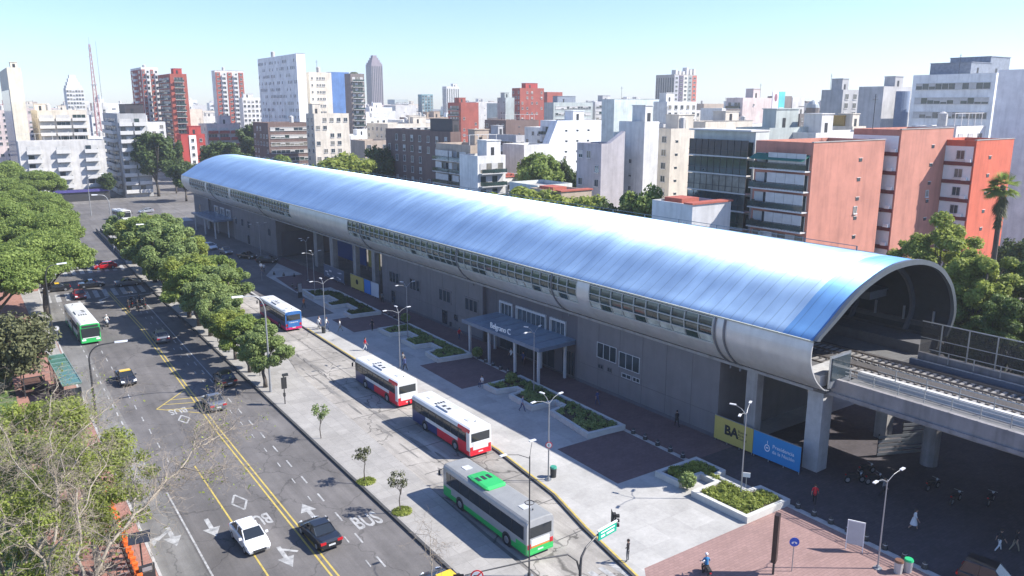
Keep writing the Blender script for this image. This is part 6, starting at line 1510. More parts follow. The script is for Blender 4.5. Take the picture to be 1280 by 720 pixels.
bare_tree('plane_tree', 'fine pale branches spreading over the leafy crown at the left edge', (1.2,62.5,0), 10,
  [([(1.2,62.5,0),(1.3,62.6,3),(1.5,62.4,5.6)],.2,.13), ([(1.5,62.4,5.6),(2.6,63.8,8.2),(3.2,66,10.0),(4.0,69,11.2)],.08,.02), ([(1.5,62.4,5.6),(.4,63.4,8.4),(-.4,65.6,10.2),(-.6,68.5,11.2)],.08,.02),
   ([(1.5,62.4,5.6),(3.4,61.4,8.0),(5.4,61.8,9.6),(7.0,63.2,10.2)],.08,.02), ([(2.6,63.8,8.2),(4.6,64.8,9.8),(6.4,67,10.6)],.06,.02), ([(1.5,62.4,5.6),(.9,60.4,8.2),(1.0,58.4,9.8)],.07,.02)], 21, 5.0, .1)
bare_tree('plane_tree', 'leafless treetop twigs just at the bottom edge beside the yellow taxi', (21.8,40.8,0), 5,
  [([(21.8,40.8,0),(21.7,41,2.0),(21.8,41.3,3.6)],.06,.03),([(21.8,41.3,3.6),(22.3,42.2,4.6)],.03,.01)], 12, 1.0)
# saplings of the median
for x,y,h,l in [(25.8,71.1,3.2,'sapling nearest to the bus bay shelter side, farthest of three'),(25.5,60.1,3.0,'leaning middle sapling with a tuft of grass at its foot'),(25.7,53.6,3.0,'nearest sapling with a round tuft of grass and thin pale leaves')]:
    rng = np.random.default_rng(int(y)); t = thing('sapling', l, 'tree', (x,y,0), rnd.uniform(0,6))
    b = MB(); b.tube([(0,0,0),(.08,.02,1.0),(-.05,.1,2.0)],[.05,.045,.03],6); ends=[]
    for k in range(9):
        a = rng.uniform(0,2*PI); e = (math.cos(a)*rng.uniform(.3,.8), math.sin(a)*rng.uniform(.3,.8), rng.uniform(2.2,h)); ends.append(e)
        b.tube([(-.05,.1,rng.uniform(1.5,2.0)),(e[0]*.5,e[1]*.5,e[2]-.35),e],[.02,.014,.006],4)
    b.build('trunk', M_bark, t)
    v, n = leaves(rng, ends, [.38]*9, 420 if y<65 else 620, .11, .8); link('crown', leaf_obj_mesh('crown', v, n, L_olive if y<65 else L_mid), t)
    b = MB(); rr = random.Random(int(y))
    if y < 65:
        v, n = leaves(rng, [(0,0,.05)], [.85], 1500, .10, .12); tag(link('grass', leaf_obj_mesh('grass', v, n, L_yel), None, (x+.1,y-.1,.02)), 'tuft of green grass round the foot of a thin sapling', 'grass', 'grass tufts under the saplings', 'stuff')
# trees beyond the station and at the far end
for i,(kind,label,x,y,h,r) in enumerate(FAR_TREES):
    if kind == 'palm': continue
    lm = L_bright if kind == 'bright' else L_dark
    if label.startswith('yellow') or label.startswith('broad yellow'): lm = L_yel
    D_ = math.hypot(x,y)
    near = D_ < 125
    var = i % 3
    if near:
        key = 'right%d'%i; a = ((100+i, 17.0, 4.2, 4.0, L_yel if kind=='bright' else L_shade2, 40000, .20), dict(nclump=80, tr=.35, flat=.85, crf=(.14,.28)))
        plant_tree('broadleaf_tree', label, x, y, key, a, max(r,3.2)/4.0, rnd.uniform(0,6), None, 0, h/17.0)
    else:
        key = 'far%s%d'%(lm.name,var); a = ((130+var, 17.0, 6.0, 4.5, lm, 9000, .50), dict(nclump=34, tr=.35, flat=.8))
        plant_tree('broadleaf_tree', label, x, y, key, a, r/5.6, rnd.uniform(0,6), None, 0, h/17.0)
for i,(x,y,h,r) in enumerate([(77,13,16,7),(86,23,17,7),(72,0,16,7),(82,1,17,8),(74,-12,16,8),(79,21,15,7.5),(70,12,12,5)]):  # unseen trees added to cast shade on the underpass and viaduct
    plant_tree('broadleaf_tree', ['leafy tree beyond the viaduct just outside the right edge','big tree behind the viaduct by the right edge','tree beyond the viaduct pier, out of the frame','tree on the far side of the underpass square','last tree of the row beyond the viaduct','round tree in the middle of the group beyond the viaduct','smallest tree beyond the viaduct'][i], x, y, 'far%s%d'%(L_dark.name,i%3), ((130+i%3, 17.0, 6.0, 4.5, L_dark, 9000, .50), dict(nclump=34, tr=.35, flat=.8)), r/5.6, i*1.3, 'trees beyond the viaduct', 0, h/17.0)
# palm
t = thing('palm_tree', 'shaggy fan palm standing before the bright orange wall', 'palm', (112.0,50.4,0))
b = MB(); b.tube([(0,0,0),(.2,0,8),(.1,0,16),(0,0,21.6)],[.5,.36,.32,.34],10); b.build('trunk', M_bark, t)
rng = np.random.default_rng(8); V_=[]; 
def frond(v, base, d, L_, droop, n=16):
    d = np.array(d,float); d/=np.linalg.norm(d); side = np.cross(d,[0,0,1]); side/= (np.linalg.norm(side)+1e-6)
    hub = base+d*L_*.45+np.array([0,0,-droop*.25])
    for k in range(n):
        a = -1.25+2.5*k/(n-1); dd = d*math.cos(a)+side*math.sin(a); tip = hub+dd*L_*.6+np.array([0,0,-droop*(.5+.5*abs(math.sin(a)))])
        w2_ = np.cross(dd,[0,0,1.0]); w2_ /= np.linalg.norm(w2_)+1e-6; m_ = (hub+tip)/2+np.array([0,0,.06])
        v.append([hub, m_-w2_*.07, tip, m_+w2_*.07])
for k in range(34):
    a = rng.uniform(0,2*PI); el = rng.uniform(-.5,1.2); frond(V_, np.array([0,0,21.5]), (math.cos(a)*math.cos(el),math.sin(a)*math.cos(el),math.sin(el)), rng.uniform(2.0,2.7), .9-.5*el)
v = np.array(V_).reshape(-1,3); link('crown', leaf_obj_mesh('crown', v, len(V_), L_bright), t)
V_=[]
for k in range(60):
    a = rng.uniform(0,2*PI); z = rng.uniform(17.0,21.2); frond(V_, np.array([0,0,z]), (math.cos(a)*.6,math.sin(a)*.6,-.9), rng.uniform(1.1,1.8)*(1 if z>19 else .6), .7, 7)
v = np.array(V_).reshape(-1,3); link('dead_skirt', leaf_obj_mesh('dead_skirt', v, len(V_), L_olive), t)
# shrubs and hedges under the trees on the left
for i,(x,y,s) in enumerate([(0.2,82,1.3),(-3,88,1.8),(-1,92,1.5),(3.0,47.5,1.4),(-2,74,2.0)]):
    v, n = leaves(np.random.default_rng(i), [(0,0,.6),(.8,.3,.5),(-.6,.6,.5)], [s*.7,s*.5,s*.5], 2500, .14, .7)
    o = link('shrub', leaf_obj_mesh('shrub', v, n, L_mid), None, (x,y,0))
    tag(o, ['small green shrub beside the red path, nearest the shelter','green shrub on the lawn under the olive tree','low shrub between two lawn shrubs','green shrub at the bottom edge by the bike rack','wide shrub under the yellow green crown'][i], 'shrub', 'shrubs on the left lawn')
# ---------------------------------------------------------------- planters
M_plw = mat('planter_concrete', (.50,.50,.47), .8, var=.12)
M_soil = mat('soil', (.06,.05,.035), .95, var=.4, scale=5)
PL = [('far planter with stepped edge beside the blue rear bus stop', [(46.3,133.2),(46.0,126.4),(48.2,125.8),(48.2,122.0),(45.9,121.6),(45.9,118.7),(48.6,118.6),(48.6,115.2),(46.2,114.4),(46.2,111.6),(51.2,111.2),(51.2,128.5)], L_dark),
      ('long planter with low dark hedge in front of the entrance side', [(46.6,102.7),(46.7,99.1),(49.3,98.6),(49.3,96.0),(46.9,95.8),(46.9,92.0),(49.2,91.7),(49.2,89.2),(46.9,88.9),(46.7,85.2),(51.6,84.7),(51.6,102.4)], L_dark),
      ('stepped planter with green hedge in front of the windowed wall', [(46.5,74.0),(46.6,71.5),(49.0,71.0),(49.0,69.9),(47.1,69.7),(47.0,65.2),(50.1,65.1),(50.1,63.7),(48.0,63.3),(47.3,56.2),(51.9,55.8),(51.9,74.3)], L_mid),
      ('sunlit planter with yellow green plants at the near plaza corner', [(47.0,46.6),(47.2,43.9),(49.9,43.9),(49.9,42.3),(46.9,42.2),(47.2,36.6),(52.5,36.6),(52.5,39.6),(51.0,39.8),(51.0,43.0),(52.3,43.2),(52.2,46.6)], L_yel)]
def inset(pts, d):
    n = len(pts); out = []
    area = sum(pts[i][0]*pts[(i+1)%n][1]-pts[(i+1)%n][0]*pts[i][1] for i in range(n))
    sg = 1 if area > 0 else -1
    for i in range(n):
        p0, p1, p2 = Vector(pts[i-1]), Vector(pts[i]), Vector(pts[(i+1)%n])
        a = (p1-p0).normalized(); c_ = (p2-p1).normalized()
        n1 = Vector((-a.y,a.x))*sg; n2 = Vector((-c_.y,c_.x))*sg
        bis = (n1+n2); L2 = bis.length_squared
        out.append(tuple(p1+bis*(2*d/L2)) if L2 > .2 else tuple(p1+n1*d))
    return out
def inside(p, poly):
    c_ = False; n = len(poly)
    for i in range(n):
        a, b_ = poly[i], poly[(i+1)%n]
        if (a[1] > p[1]) != (b_[1] > p[1]) and p[0] < (b_[0]-a[0])*(p[1]-a[1])/(b_[1]-a[1])+a[0]: c_ = not c_
    return c_
for k,(label,poly,lm) in enumerate(PL):
    t = thing('planter', label, 'planter', (0,0,0), 0, 'stepped concrete planters on the plaza')
    inn = inset(poly, .38); n = len(poly)
    b = MB(); vs_ = [(p[0],p[1],0.004) for p in poly]+[(p[0],p[1],.55) for p in poly]+[(p[0],p[1],.55) for p in inn]+[(p[0],p[1],.3) for p in inn]
    fs = []
    for i in range(n):
        j = (i+1)%n; fs += [(i,j,n+j,n+i),(n+i,n+j,2*n+j,2*n+i),(2*n+i,2*n+j,3*n+j,3*n+i)]
    b.add(vs_, fs); b.build('planter_wall', M_plw, t)
    b = MB(); b.add([(p[0],p[1],.38) for p in inn],[tuple(range(n))]); b.build('soil', M_soil, t)
    rng = np.random.default_rng(k+3); cs=[]; rs=[]
    xs = [p[0] for p in poly]; ys = [p[1] for p in poly]; inn2 = inset(poly, .62)
    while len(cs) < 230:
        p = (rng.uniform(min(xs),max(xs)), rng.uniform(min(ys),max(ys)))
        if inside(p, inn2): cs.append((p[0],p[1],.42+rng.uniform(0,.18))); rs.append(rng.uniform(.25,.42))
    v, n_ = leaves(rng, cs, rs, 9000 if k<3 else 12000, .13, .7)
    o = link('ground_cover', leaf_obj_mesh('ground_cover', v, n_, lm if k!=1 else L_mid), None)
    tag(o, ['low dark plants filling the far planter','low green plants filling the long planter by the entrance','low dark plants filling the planter before the windowed wall','yellow green sunlit plants filling the near planter'][k], 'plants', None, 'stuff')
for x,y,l in [(51.9,84.0,'small round shrub at the corner of the long planter'),(52.0,104.5,'dark round shrub between two planters'),(49.8,73.2,'dark shrub at the end of the stepped planter'),(47.6,43.3,'spiky yellow green plant in the sunlit planter')]:
    v, n_ = leaves(np.random.default_rng(int(x*y)), [(0,0,.8)], [.75], 700, .16, .9); tag(link('shrub', leaf_obj_mesh('shrub', v, n_, L_mid), None, (x,y,.1)), l, 'shrub')
# ---------------------------------------------------------------- vehicles
M_tyre = mat('tyre', (.02,.02,.02), .85, var=.1)
M_rim = mat('wheel_rim', (.42,.43,.45), .35, .7, var=.05)
M_tail = mat('tail_lamp', (.45,.01,.015), .2, var=0, coat=.5)
M_head = mat('head_lamp', (.75,.78,.8), .12, var=0, coat=.5)
M_plate = mat('number_plate', (.55,.56,.55), .4, var=.02)
def paint(n, c, met=0.0): return mat('car_paint_'+n, c, .28, met, var=.05, coat=.8)
def wheel(par, x, y, r, w_, name='wheel'):
    b = MB(); s = 1 if x > 0 else -1
    b.tube([(x-s*w_,y,r),(x-s*w_*.85,y,r),(x-s*.04,y,r),(x,y,r)],[r*.93,r,r,r*.93],16); t = b.build('wheel', M_tyre, par)
    b = MB(); b.tube([(x-s*.02,y,r),(x+s*.015,y,r),(x+s*.03,y,r)],[r*.62,r*.58,r*.2],12); b.build('rim', M_rim, t)
def car(name, label, cat, pm, L_=4.4, W_=1.78, Hc=1.47, kind='sedan', roofm=None, loc=(0,0,0), rz=0, group=None):
    """front towards -y"""
    t = thing(name, label, cat, loc, rz, group)
    h = L_/2; hw = W_/2
    if kind == 'sedan': st = [(-h,.30,.42,.62,.80),(-h+.12,.24,.66,.78,.93),(-h+.75,.2,.84,.86,1),(-h+1.25,.2,.93,.9,1),(0,.2,.95,.92,1),(h-1.3,.2,.97,.92,1),(h-.75,.2,1.0,.88,1),(h-.1,.26,.98,.8,.95),(h,.34,.80,.62,.86)]
    else: st = [(-h,.30,.45,.62,.82),(-h+.12,.24,.72,.8,.94),(-h+.7,.2,.90,.88,1),(-h+1.1,.2,.98,.92,1),(0,.2,1.0,.92,1),(h-.8,.2,1.03,.92,1),(h-.15,.24,1.03,.88,.97),(h,.34,.85,.78,.9)]
    rings = []
    for (y,zb,zt,ft,fw) in st:
        w_ = hw*fw; rings.append([(-w_*.86,y,zb),(-w_,y,zb+.16),(-w_,y,zt-.22 if zt>.6 else zt-.1),(-w_*.985,y,zt-.06),(-w_*ft,y,zt),(w_*ft,y,zt),(w_*.985,y,zt-.06),(w_,y,zt-.22 if zt>.6 else zt-.1),(w_,y,zb+.16),(w_*.86,y,zb)])
    b = MB(); b.loft(rings); bo = b.build('body', pm, t, smooth=False)
    m_ = bo.modifiers.new('bv','BEVEL'); m_.width = .03; m_.segments = 2; m_.limit_method='ANGLE'; m_.angle_limit = rad(25)
    # glasshouse
    zb = .93 if kind=='sedan' else .98
    if kind == 'sedan': ys = (-h+1.15, -h+1.95, h-1.75, h-.95)
    elif kind == 'hatch': ys = (-h+.95, -h+1.75, h-1.0, h-.25)
    else: ys = (-h+.9, -h+1.7, h-.45, h-.12)
    g = [[(-hw*.86,ys[0],zb),(-hw*.72,ys[1],Hc-.06),(hw*.72,ys[1],Hc-.06),(hw*.86,ys[0],zb)], [(-hw*.86,ys[3],zb),(-hw*.72,ys[2],Hc-.06),(hw*.72,ys[2],Hc-.06),(hw*.86,ys[3],zb)]]
    b = MB(); A,B_ = g; v = A+B_
    b.add(v, [(0,1,2,3),(4,7,6,5),(0,4,5,1),(3,2,6,7),(1,5,6,2)]); b.build('window', M_carglass, t)
    rm = roofm or pm
    b = MB(); b.loft([[(-hw*.72,y,Hc-.07),(-hw*.66,y,Hc),(hw*.66,y,Hc),(hw*.72,y,Hc-.07)] for y in (ys[1]-.04,ys[1]+.25,ys[2]-.25,ys[2]+.04)]); b.build('roof', rm, t)
    b = MB()
    for s in (-1,1):
        for (ya,yb) in ((ys[0],ys[1]),(ys[3],ys[2]),((ys[1]+ys[2])/2+.05,(ys[1]+ys[2])/2)):
            b.tube([(s*hw*.872,ya,zb-.02),(s*hw*.735,yb,Hc-.05)],.04,5)
    b.build('pillar', pm, t)
    for s in (-1,1):
        b = MB(); b.add([(s*hw*.95,-h+.10,.60),(s*hw*.52,-h+.02,.58),(s*hw*.56,-h+.05,.72),(s*hw*.93,-h+.28,.76),(s*hw*.90,-h+.2,.60),(s*hw*.52,-h+.2,.58),(s*hw*.56,-h+.22,.74),(s*hw*.9,-h+.34,.78)],[(0,1,2,3),(4,7,6,5),(0,4,5,1),(1,5,6,2),(2,6,7,3),(3,7,4,0)]); b.build('headlight', M_head, t)
        b = MB(); b.box(min(s*hw*.97,s*hw*.5),max(s*hw*.97,s*hw*.5),h-.12,h+.015,.70,.88); b.build('taillight', M_tail, t)
        b = MB(); b.cb((s*(hw+.10),ys[0]+.25,zb+.08),(.2,.14,.14)); b.build('mirror', pm, t)
        for y in (-h+.82,h-.85): wheel(t, s*(hw+.005), y, .32, .2)
    b = MB(); b.box(-.26,.26,h+.002,h+.03,.52,.64); b.build('number_plate', M_plate, t)
    b = MB(); b.box(-hw*.55,hw*.55,-h-.02,-h+.1,.32,.50); b.build('grille', M_dark, t)
    return t
PW = paint('white', (.74,.75,.76)); PB = paint('black', (.012,.013,.016)); PG = paint('grey', (.20,.21,.23), .5); PS = paint('silver', (.42,.45,.50), .5); PR = paint('red', (.45,.012,.02)); PD = paint('darkred', (.25,.01,.02)); PY = paint('taxi_yellow', (.80,.50,.01)); PK = paint('charcoal', (.045,.047,.052), .3)
GR = -.15
car('parked_car','white hatchback car driving towards the camera with a dark windscreen','car',PW,4.3,1.78,1.5,'hatch',None,(14.35,56.0,GR),rad(3))
car('parked_car','black sedan car seen from behind on the right lane of the avenue','car',PB,4.5,1.8,1.45,'sedan',None,(18.9,53.6,GR),PI+rad(3))
car('parked_car','grey sedan car with red tail lamps, behind the hatched yellow wedge','car',PG,4.3,1.76,1.45,'sedan',None,(19.45,86.2,GR),PI)
car('parked_car','black hatchback car beside the median kerb under the nearest street trees','car',PK,4.2,1.78,1.5,'hatch',None,(22.5,93.2,GR),PI+rad(2))
car('parked_car','small dark grey car in the tree shade right of the yellow centre line','car',PG,4.1,1.7,1.5,'hatch',None,(19.9,116.0,GR),PI)
car('parked_car','dark red car just past the crosswalk facing the camera','car',PD,4.3,1.76,1.48,'sedan',None,(13.8,150.8,GR),PI*0)
car('parked_car','bright red car on the far crosswalk','car',PR,4.3,1.76,1.48,'hatch',None,(21.2,175.6,GR),PI/2+rad(180))
car('parked_car','white car half under the tree on the far crosswalk','car',PW,4.3,1.76,1.48,'hatch',None,(16.4,178.2,GR),rad(-90))
car('parked_car','black car in the middle of the near crosswalk','car',PB,4.3,1.76,1.45,'sedan',None,(16.6,158.6,GR),rad(90))
car('parked_car','dark grey car at the right end of the near crosswalk','car',PG,4.3,1.76,1.45,'sedan',None,(22.3,156.6,GR),rad(90))
car('taxi','black taxi with yellow roof on the near crosswalk, left end','taxi',PB,4.3,1.76,1.48,'sedan',PY,(11.1,158.6,GR),rad(-90))
car('taxi','black taxi with bright yellow roof coming down the left carriageway','taxi',PB,4.3,1.76,1.48,'sedan',PY,(12.9,100.2,GR),rad(2))
car('taxi','yellow roofed car cut by the bottom edge beside the avenue kerb','taxi',PB,4.4,1.78,1.5,'sedan',PY,(23.3,42.1,GR),PI+rad(2))
for i,(x,y,p_,l) in enumerate([(60.0,186,PW,'white car in the station forecourt shade, left'),(47.8,170,PB,'black car in the far forecourt shade near the round tree'),(49.8,163,PK,'dark car in the far forecourt beside the sign pole'),(45.5,178,PG,'grey car parked before the far canopy'),(44.5,262,PS,'silver car on the cross street under the big dark tree'),(22.0,268,PW,'white car on the cross street by the corner shop')]):
    car('parked_car', l, 'car', p_, 4.3,1.76,1.48,'sedan' if i%2 else 'hatch',None,(x if i else 44.2,y,0.0 if i<4 else GR),rad([10,30,60,5,-80,-90][i]))
# tall black van at the lower right edge
car('parked_car','tall black car with a glossy windscreen at the bottom right edge','car',PB,3.9,1.85,1.85,'van',None,(53.9,21.6,0),rad(12))
# ---------------------------------------------------------------- buses
def bus(label, loc, rz, L_, livery, roofm, windows='pieces', acm=None, front=False, rear_text=None, Wb=2.5, Hb=3.0, name='city_bus', group='city buses'):
    """rear at y=0 (facing -y), front at y=L_"""
    t = thing(name, label, 'bus', loc, rz, group)
    hw = Wb/2; zs = [.32,.75,1.15,1.55,1.75]
    mats = []; idx = {}
    def mi(m):
        if m.name not in idx: idx[m.name] = len(mats); mats.append(m)
        return idx[m.name]
    ys = [0,.12]+list(np.linspace(.5,L_-.5,14))+[L_-.15,L_]
    prof_ = [(-hw,.32),(-hw,.75),(-hw,1.15),(-hw,1.55),(-hw,2.55),(-hw*.985,2.72),(-hw*.93,2.88),(-hw*.8,2.97),(-hw*.4,3.0),(hw*.4,3.0),(hw*.8,2.97),(hw*.93,2.88),(hw*.985,2.72),(hw,2.55),(hw,1.55),(hw,1.15),(hw,.75),(hw,.32)]
    rings = []
    for y in ys:
        e = 1.0; dz = 0
        if y == 0 or y == L_: e = .965; dz = -.05
        rings.append([(p[0]*e, y, p[1]*(1 if p[1]<2.8 else 1)+(dz if p[1]>2.6 else 0)) for p in prof_])
    def fm(i,j):
        if i < 0: 
            return mi(livery(0 if i==-1 else 1, 1.9, 'end'))
        yf = (ys[i]+ys[i+1])/2/L_; a, c_ = prof_[j], prof_[(j+1)%len(prof_)]
        zc = (a[1]+c_[1])/2
        if zc > 2.75 or (a[1]==3.0): return mi(roofm if zc > 2.9 else livery(yf,2.7,'side'))
        if a[1] == .32 and c_[1] == .32: return mi(M_dark)
        return mi(livery(yf, zc, 'side'))
    b = MB(); b.loft(rings, fm=fm); bo = b.build('body', mats, t)
    mats_r = livery
    # rear panels: built as coloured pieces on the end face
    for s in (-1,1):
        # side windows
        if windows == 'band':
            b = MB(); b.box(min(s*hw,s*(hw+.012)),max(s*hw,s*(hw+.012)),.35,L_-.6,1.42,2.5); b.build('window_band', M_carglass, t)
            b = MB()
            for y in np.arange(.35,L_-.5,1.45): b.box(min(s*(hw+.013),s*(hw+.02)),max(s*(hw+.013),s*(hw+.02)),y,y+.05,1.42,2.5)
            b.build('window_bar', M_dark, t)
        else:
            n = 7; 
            for k in range(n):
                y0 = .55+(L_-1.2)*k/n; y1 = y0+(L_-1.2)/n-.12
                b = MB(); b.box(min(s*hw,s*(hw+.012)),max(s*hw,s*(hw+.012)),y0,y1,1.52,2.42); g = b.build('side_window', M_carglass, t)
                b = MB(); b.box(min(s*(hw+.013),s*(hw+.03)),max(s*(hw+.013),s*(hw+.03)),y0,y1,2.1,2.15); b.build('sash', M_dark, g)
        if s == 1:
            for y in (L_-1.9, L_*.48):
                b = MB(); b.box(hw+.013,hw+.035,y,y+1.1,.40,2.5); b.build('door', M_dark, t)
        for y in (2.5, L_-2.7):
            wheel(t, s*(hw+.02), y, .48, .3)
            b = MB(); b.tube([(s*(hw-.02),y,.5),(s*(hw+.008),y,.5)],.60,18); b.build('wheel_arch', M_dark, t)
        b = MB(); b.tube([(s*(hw-.1),L_-.1,2.6),(s*(hw+.22),L_+.18,2.4)],.03,5); b.cb((s*(hw+.22),L_+.18,2.15),(.16,.1,.42)); b.build('mirror', M_dark, t)
        b = MB(); b.box(min(s*hw*.70,s*hw*.92),max(s*hw*.70,s*hw*.92),-.035,.03,.78,1.15); b.build('taillight', M_tail, t)
        b = MB(); b.box(min(s*hw*.5,s*hw*.9),max(s*hw*.5,s*hw*.9),L_-.02,L_+.03,.62,.85); b.build('headlight', M_head, t)
    b = MB(); b.box(-hw*.80,hw*.80,-.03,.02,1.62,2.45); b.build('rear_window', M_carglass, t)
    b = MB(); b.box(-hw*.90,hw*.90,L_-.02,L_+.03,1.05,2.35); b.build('windscreen', M_carglass, t)
    b = MB(); b.box(-hw*.80,hw*.80,L_-.02,L_+.032,2.44,2.75); b.build('route_display', M_dark, t)
    b = MB(); b.box(-.25,.25,-.04,-.005,.5,.62); b.build('number_plate', M_plate, t)
    b = MB(); b.box(-hw*.92,hw*.92,-.06,.05,.30,.46); b.build('bumper', livery(0,.5,'side'), t)
    # roof equipment
    if acm: 
        b = MB(); pr = [(-.95,2.98),(-.95,3.12),(-.75,3.2),(.75,3.2),(.95,3.12),(.95,2.98)]
        b.loft([[(p[0]*f,y,3.0+(p[1]-3.0)*f2) for p in pr] for y,f,f2 in ((L_*.47,.8,.3),(L_*.49,1,1),(L_*.49+2.0,1,1),(L_*.49+2.8,.85,.4))]); a_ = b.build('air_unit', acm, t)
        b = MB()
        for k in range(3): b.box(-.75+k*.5,-.45+k*.5,L_*.49+1.2,L_*.49+1.9,3.202,3.215)
        b.build('vent_grille', M_dark, a_)
    b = MB(); b.box(-.6,.6,L_*.42 if not acm else 1.0,(L_*.42 if not acm else 1.0)+.06,3.0,3.05)
    if not acm:
        b = MB(); b.box(-.75,.75,L_*.42,L_*.42+2.2,2.99,3.14); a_ = b.build('air_unit', M_roofgrey, t)
        b = MB()
        for k in range(4): b.box(-.55+k*.3,-.38+k*.3,L_*.42+2.25,L_*.42+2.9,2.995,3.03)
        for k in range(2): b.box(-.5,-.1,L_*.42+.3+k*.9,L_*.42+.7+k*.9,3.142,3.16)
        b.build('vent_grille', M_dark, a_)
    for y in (1.6, L_-2.2):
        b = MB(); b.box(-.35,.35,y,y+.7,2.995,3.04); b.build('roof_hatch', M_roofgrey, t)
    b = MB(); b.tube([(.2,1.2,3.0),(.2,1.2,3.12)],.05,6); b.build('roof_lamp', M_dark, t)
    return t
M_roofgrey = mat('bus_roof_grey', (.50,.51,.52), .5, var=.15)
M_buswhite = mat('bus_white', (.64,.65,.64), .35, var=.05, coat=.3)
M_busred = mat('bus_red', (.62,.012,.03), .35, var=.05, coat=.3)
M_busblue = mat('bus_navy', (.02,.035,.13), .35, var=.05, coat=.3)
M_bussky = mat('bus_blue', (.03,.13,.36), .35, var=.05, coat=.3)
M_busgreen = mat('bus_green', (.03,.42,.10), .35, var=.05, coat=.3)
M_bussilver = mat('bus_silver', (.36,.37,.38), .35, .2, var=.08, coat=.3)
def liv_red(y,z,k):
    if k == 'end': return M_buswhite if y == 0 else M_buswhite
    if y < .04: return M_busred if z < .8 else (M_buswhite if z < 2.6 else M_busred)
    if z < 1.0: return M_busred if y < .55 else M_busblue
    if z < 1.55: return M_busred if y < .22 else (M_buswhite if y < .72 else M_busblue)
    if z < 2.6: return M_busred if y < .12 else M_dark
    return M_busred if y < .2 else M_buswhite
def liv_green(y,z,k):
    if k == 'end': return M_bussilver
    if z < .8: return M_busgreen if y < .9 else M_busgreen
    if z < 1.2: return M_busgreen if y < .12 or y > .9 else M_bussilver
    return M_bussilver
def liv_blue(y,z,k):
    if k == 'end': return M_bussky
    if z < .8: return mat('bus_magenta',(.5,.02,.12),.35,var=.05)
    return M_busblue if z < 1.55 else (M_dark if z < 2.6 else M_buswhite)
def liv_wg(y,z,k):
    if k == 'end': return M_busgreen
    if z < .8: return M_busgreen
    return M_buswhite if y < .85 else M_busgreen
def rear_parts(t, hw, spec, txt=None, tcol=None):
    for (z0,z1,m_,f) in spec:
        b = MB(); b.box(-hw*f,hw*f,-.028,-.002,z0,z1); b.build('rear_panel', m_, t)
    if txt: 
        s_, z, m_ = txt; text('lettering', s_, .3, m_, t, (0,-.034,z), (PI/2,0,0), extrude=.003)
r1 = bus('red white and navy bus at the kerb, the farther of the two alike buses', (36.9,74.2,-.12), rad(1.5), 10.6, liv_red, M_buswhite, 'pieces')
r2 = bus('red white and navy bus at the kerb, the nearer one behind the green bus', (36.7,59.0,-.12), rad(1.2), 11.0, liv_red, M_buswhite, 'pieces')
for r_ in (r1,r2): rear_parts(r_, 1.25, [(.46,.80,M_busred,.93),(.81,1.55,M_buswhite,.66)], None)
g1 = bus('big silver and green bus with a bright green air unit on its roof', (31.35,42.3,-.12), rad(1.0), 11.8, liv_green, mat('bus_roof_silver',(.25,.255,.25),.5,var=.1), 'band', M_busgreen)
rear_parts(g1, 1.25, [(.46,.80,M_busgreen,.93),(.81,.95,mat('bus_orange',(.6,.2,.04),.4,var=0),.66),(.96,1.45,M_buswhite,.66)])
bb_ = bus('blue rear bus standing at the far stop under the trees', (36.9,110.2,-.12), rad(1), 11.5, liv_blue, M_buswhite, 'pieces')
rear_parts(bb_, 1.25, [(.46,.62,mat('bus_magenta',(.5,.02,.12),.35,var=.05),.93),(.63,1.55,M_bussky,.66)], ('transporte', 1.35, M_white))
wg = bus('white roofed bus with green front driving towards the camera', (11.2,133.6,GR), PI+rad(2), 14.2, liv_wg, M_buswhite, 'pieces')
b = MB(); b.box(-1.0,1.0,14.2,14.235,.95,1.04); b.build('front_trim', M_white, wg)
wb = bus('white minibus with a big windscreen turning at the far end of the avenue', (35.0,253.0,GR), PI+rad(14), 7.0, lambda y,z,k: M_buswhite, M_buswhite, 'pieces')
for x,y,l in [(33.0,214,'red rear end of a bus peeking between the median trees')]: pass
tr_ = bus('blue bus hidden behind the median trees on the bay', (32.6,126.5,-.12), rad(2), 10.5, liv_blue, M_bussky, 'pieces')
# ---------------------------------------------------------------- motorcycles
def motorcycle(name, label, loc, rz, pm, group=None):
    t = thing(name, label, 'motorcycle', loc, rz, group)
    for y in (-.65,.65):
        b = MB(); b.tube([(-.06,y,.31),(.06,y,.31)],.31,14); w_ = b.build('wheel', M_tyre, t)
        b = MB(); b.tube([(-.065,y,.31),(.065,y,.31)],.19,10); b.build('rim', M_rim, w_)
    b = MB(); b.loft([[(-.05,-.45,.55),(-.12,-.45,.72),(.12,-.45,.72),(.05,-.45,.55)],[(-.14,-.1,.42),(-.17,-.1,.88),(.17,-.1,.88),(.14,-.1,.42)],[(-.13,.35,.5),(-.15,.35,.8),(.15,.35,.8),(.13,.35,.5)],[(-.04,.8,.75),(-.06,.8,.85),(.06,.8,.85),(.04,.8,.75)]]); b.build('body', pm, t)
    b = MB(); b.loft([[(-.13,-.02,.86),(-.13,-.02,.92),(.13,-.02,.92),(.13,-.02,.86)],[(-.12,.75,.86),(-.12,.75,.94),(.12,.75,.94),(.12,.75,.86)]]); b.build('saddle', M_black, t)
    b = MB(); b.tube([(0,-.65,.31),(0,-.42,.95)],.035,6); b.tube([(-.36,-.34,1.02),(0,-.42,.98),(.36,-.34,1.02)],.02,6); b.build('handlebar', M_steel, t)
    b = MB(); b.ball((0,-.52,.86),.1,8,6); b.build('headlight', M_head, t)
    b = MB(); b.cb((0,.85,.8),(.14,.06,.08)); b.build('taillight', M_tail, t)
    return t
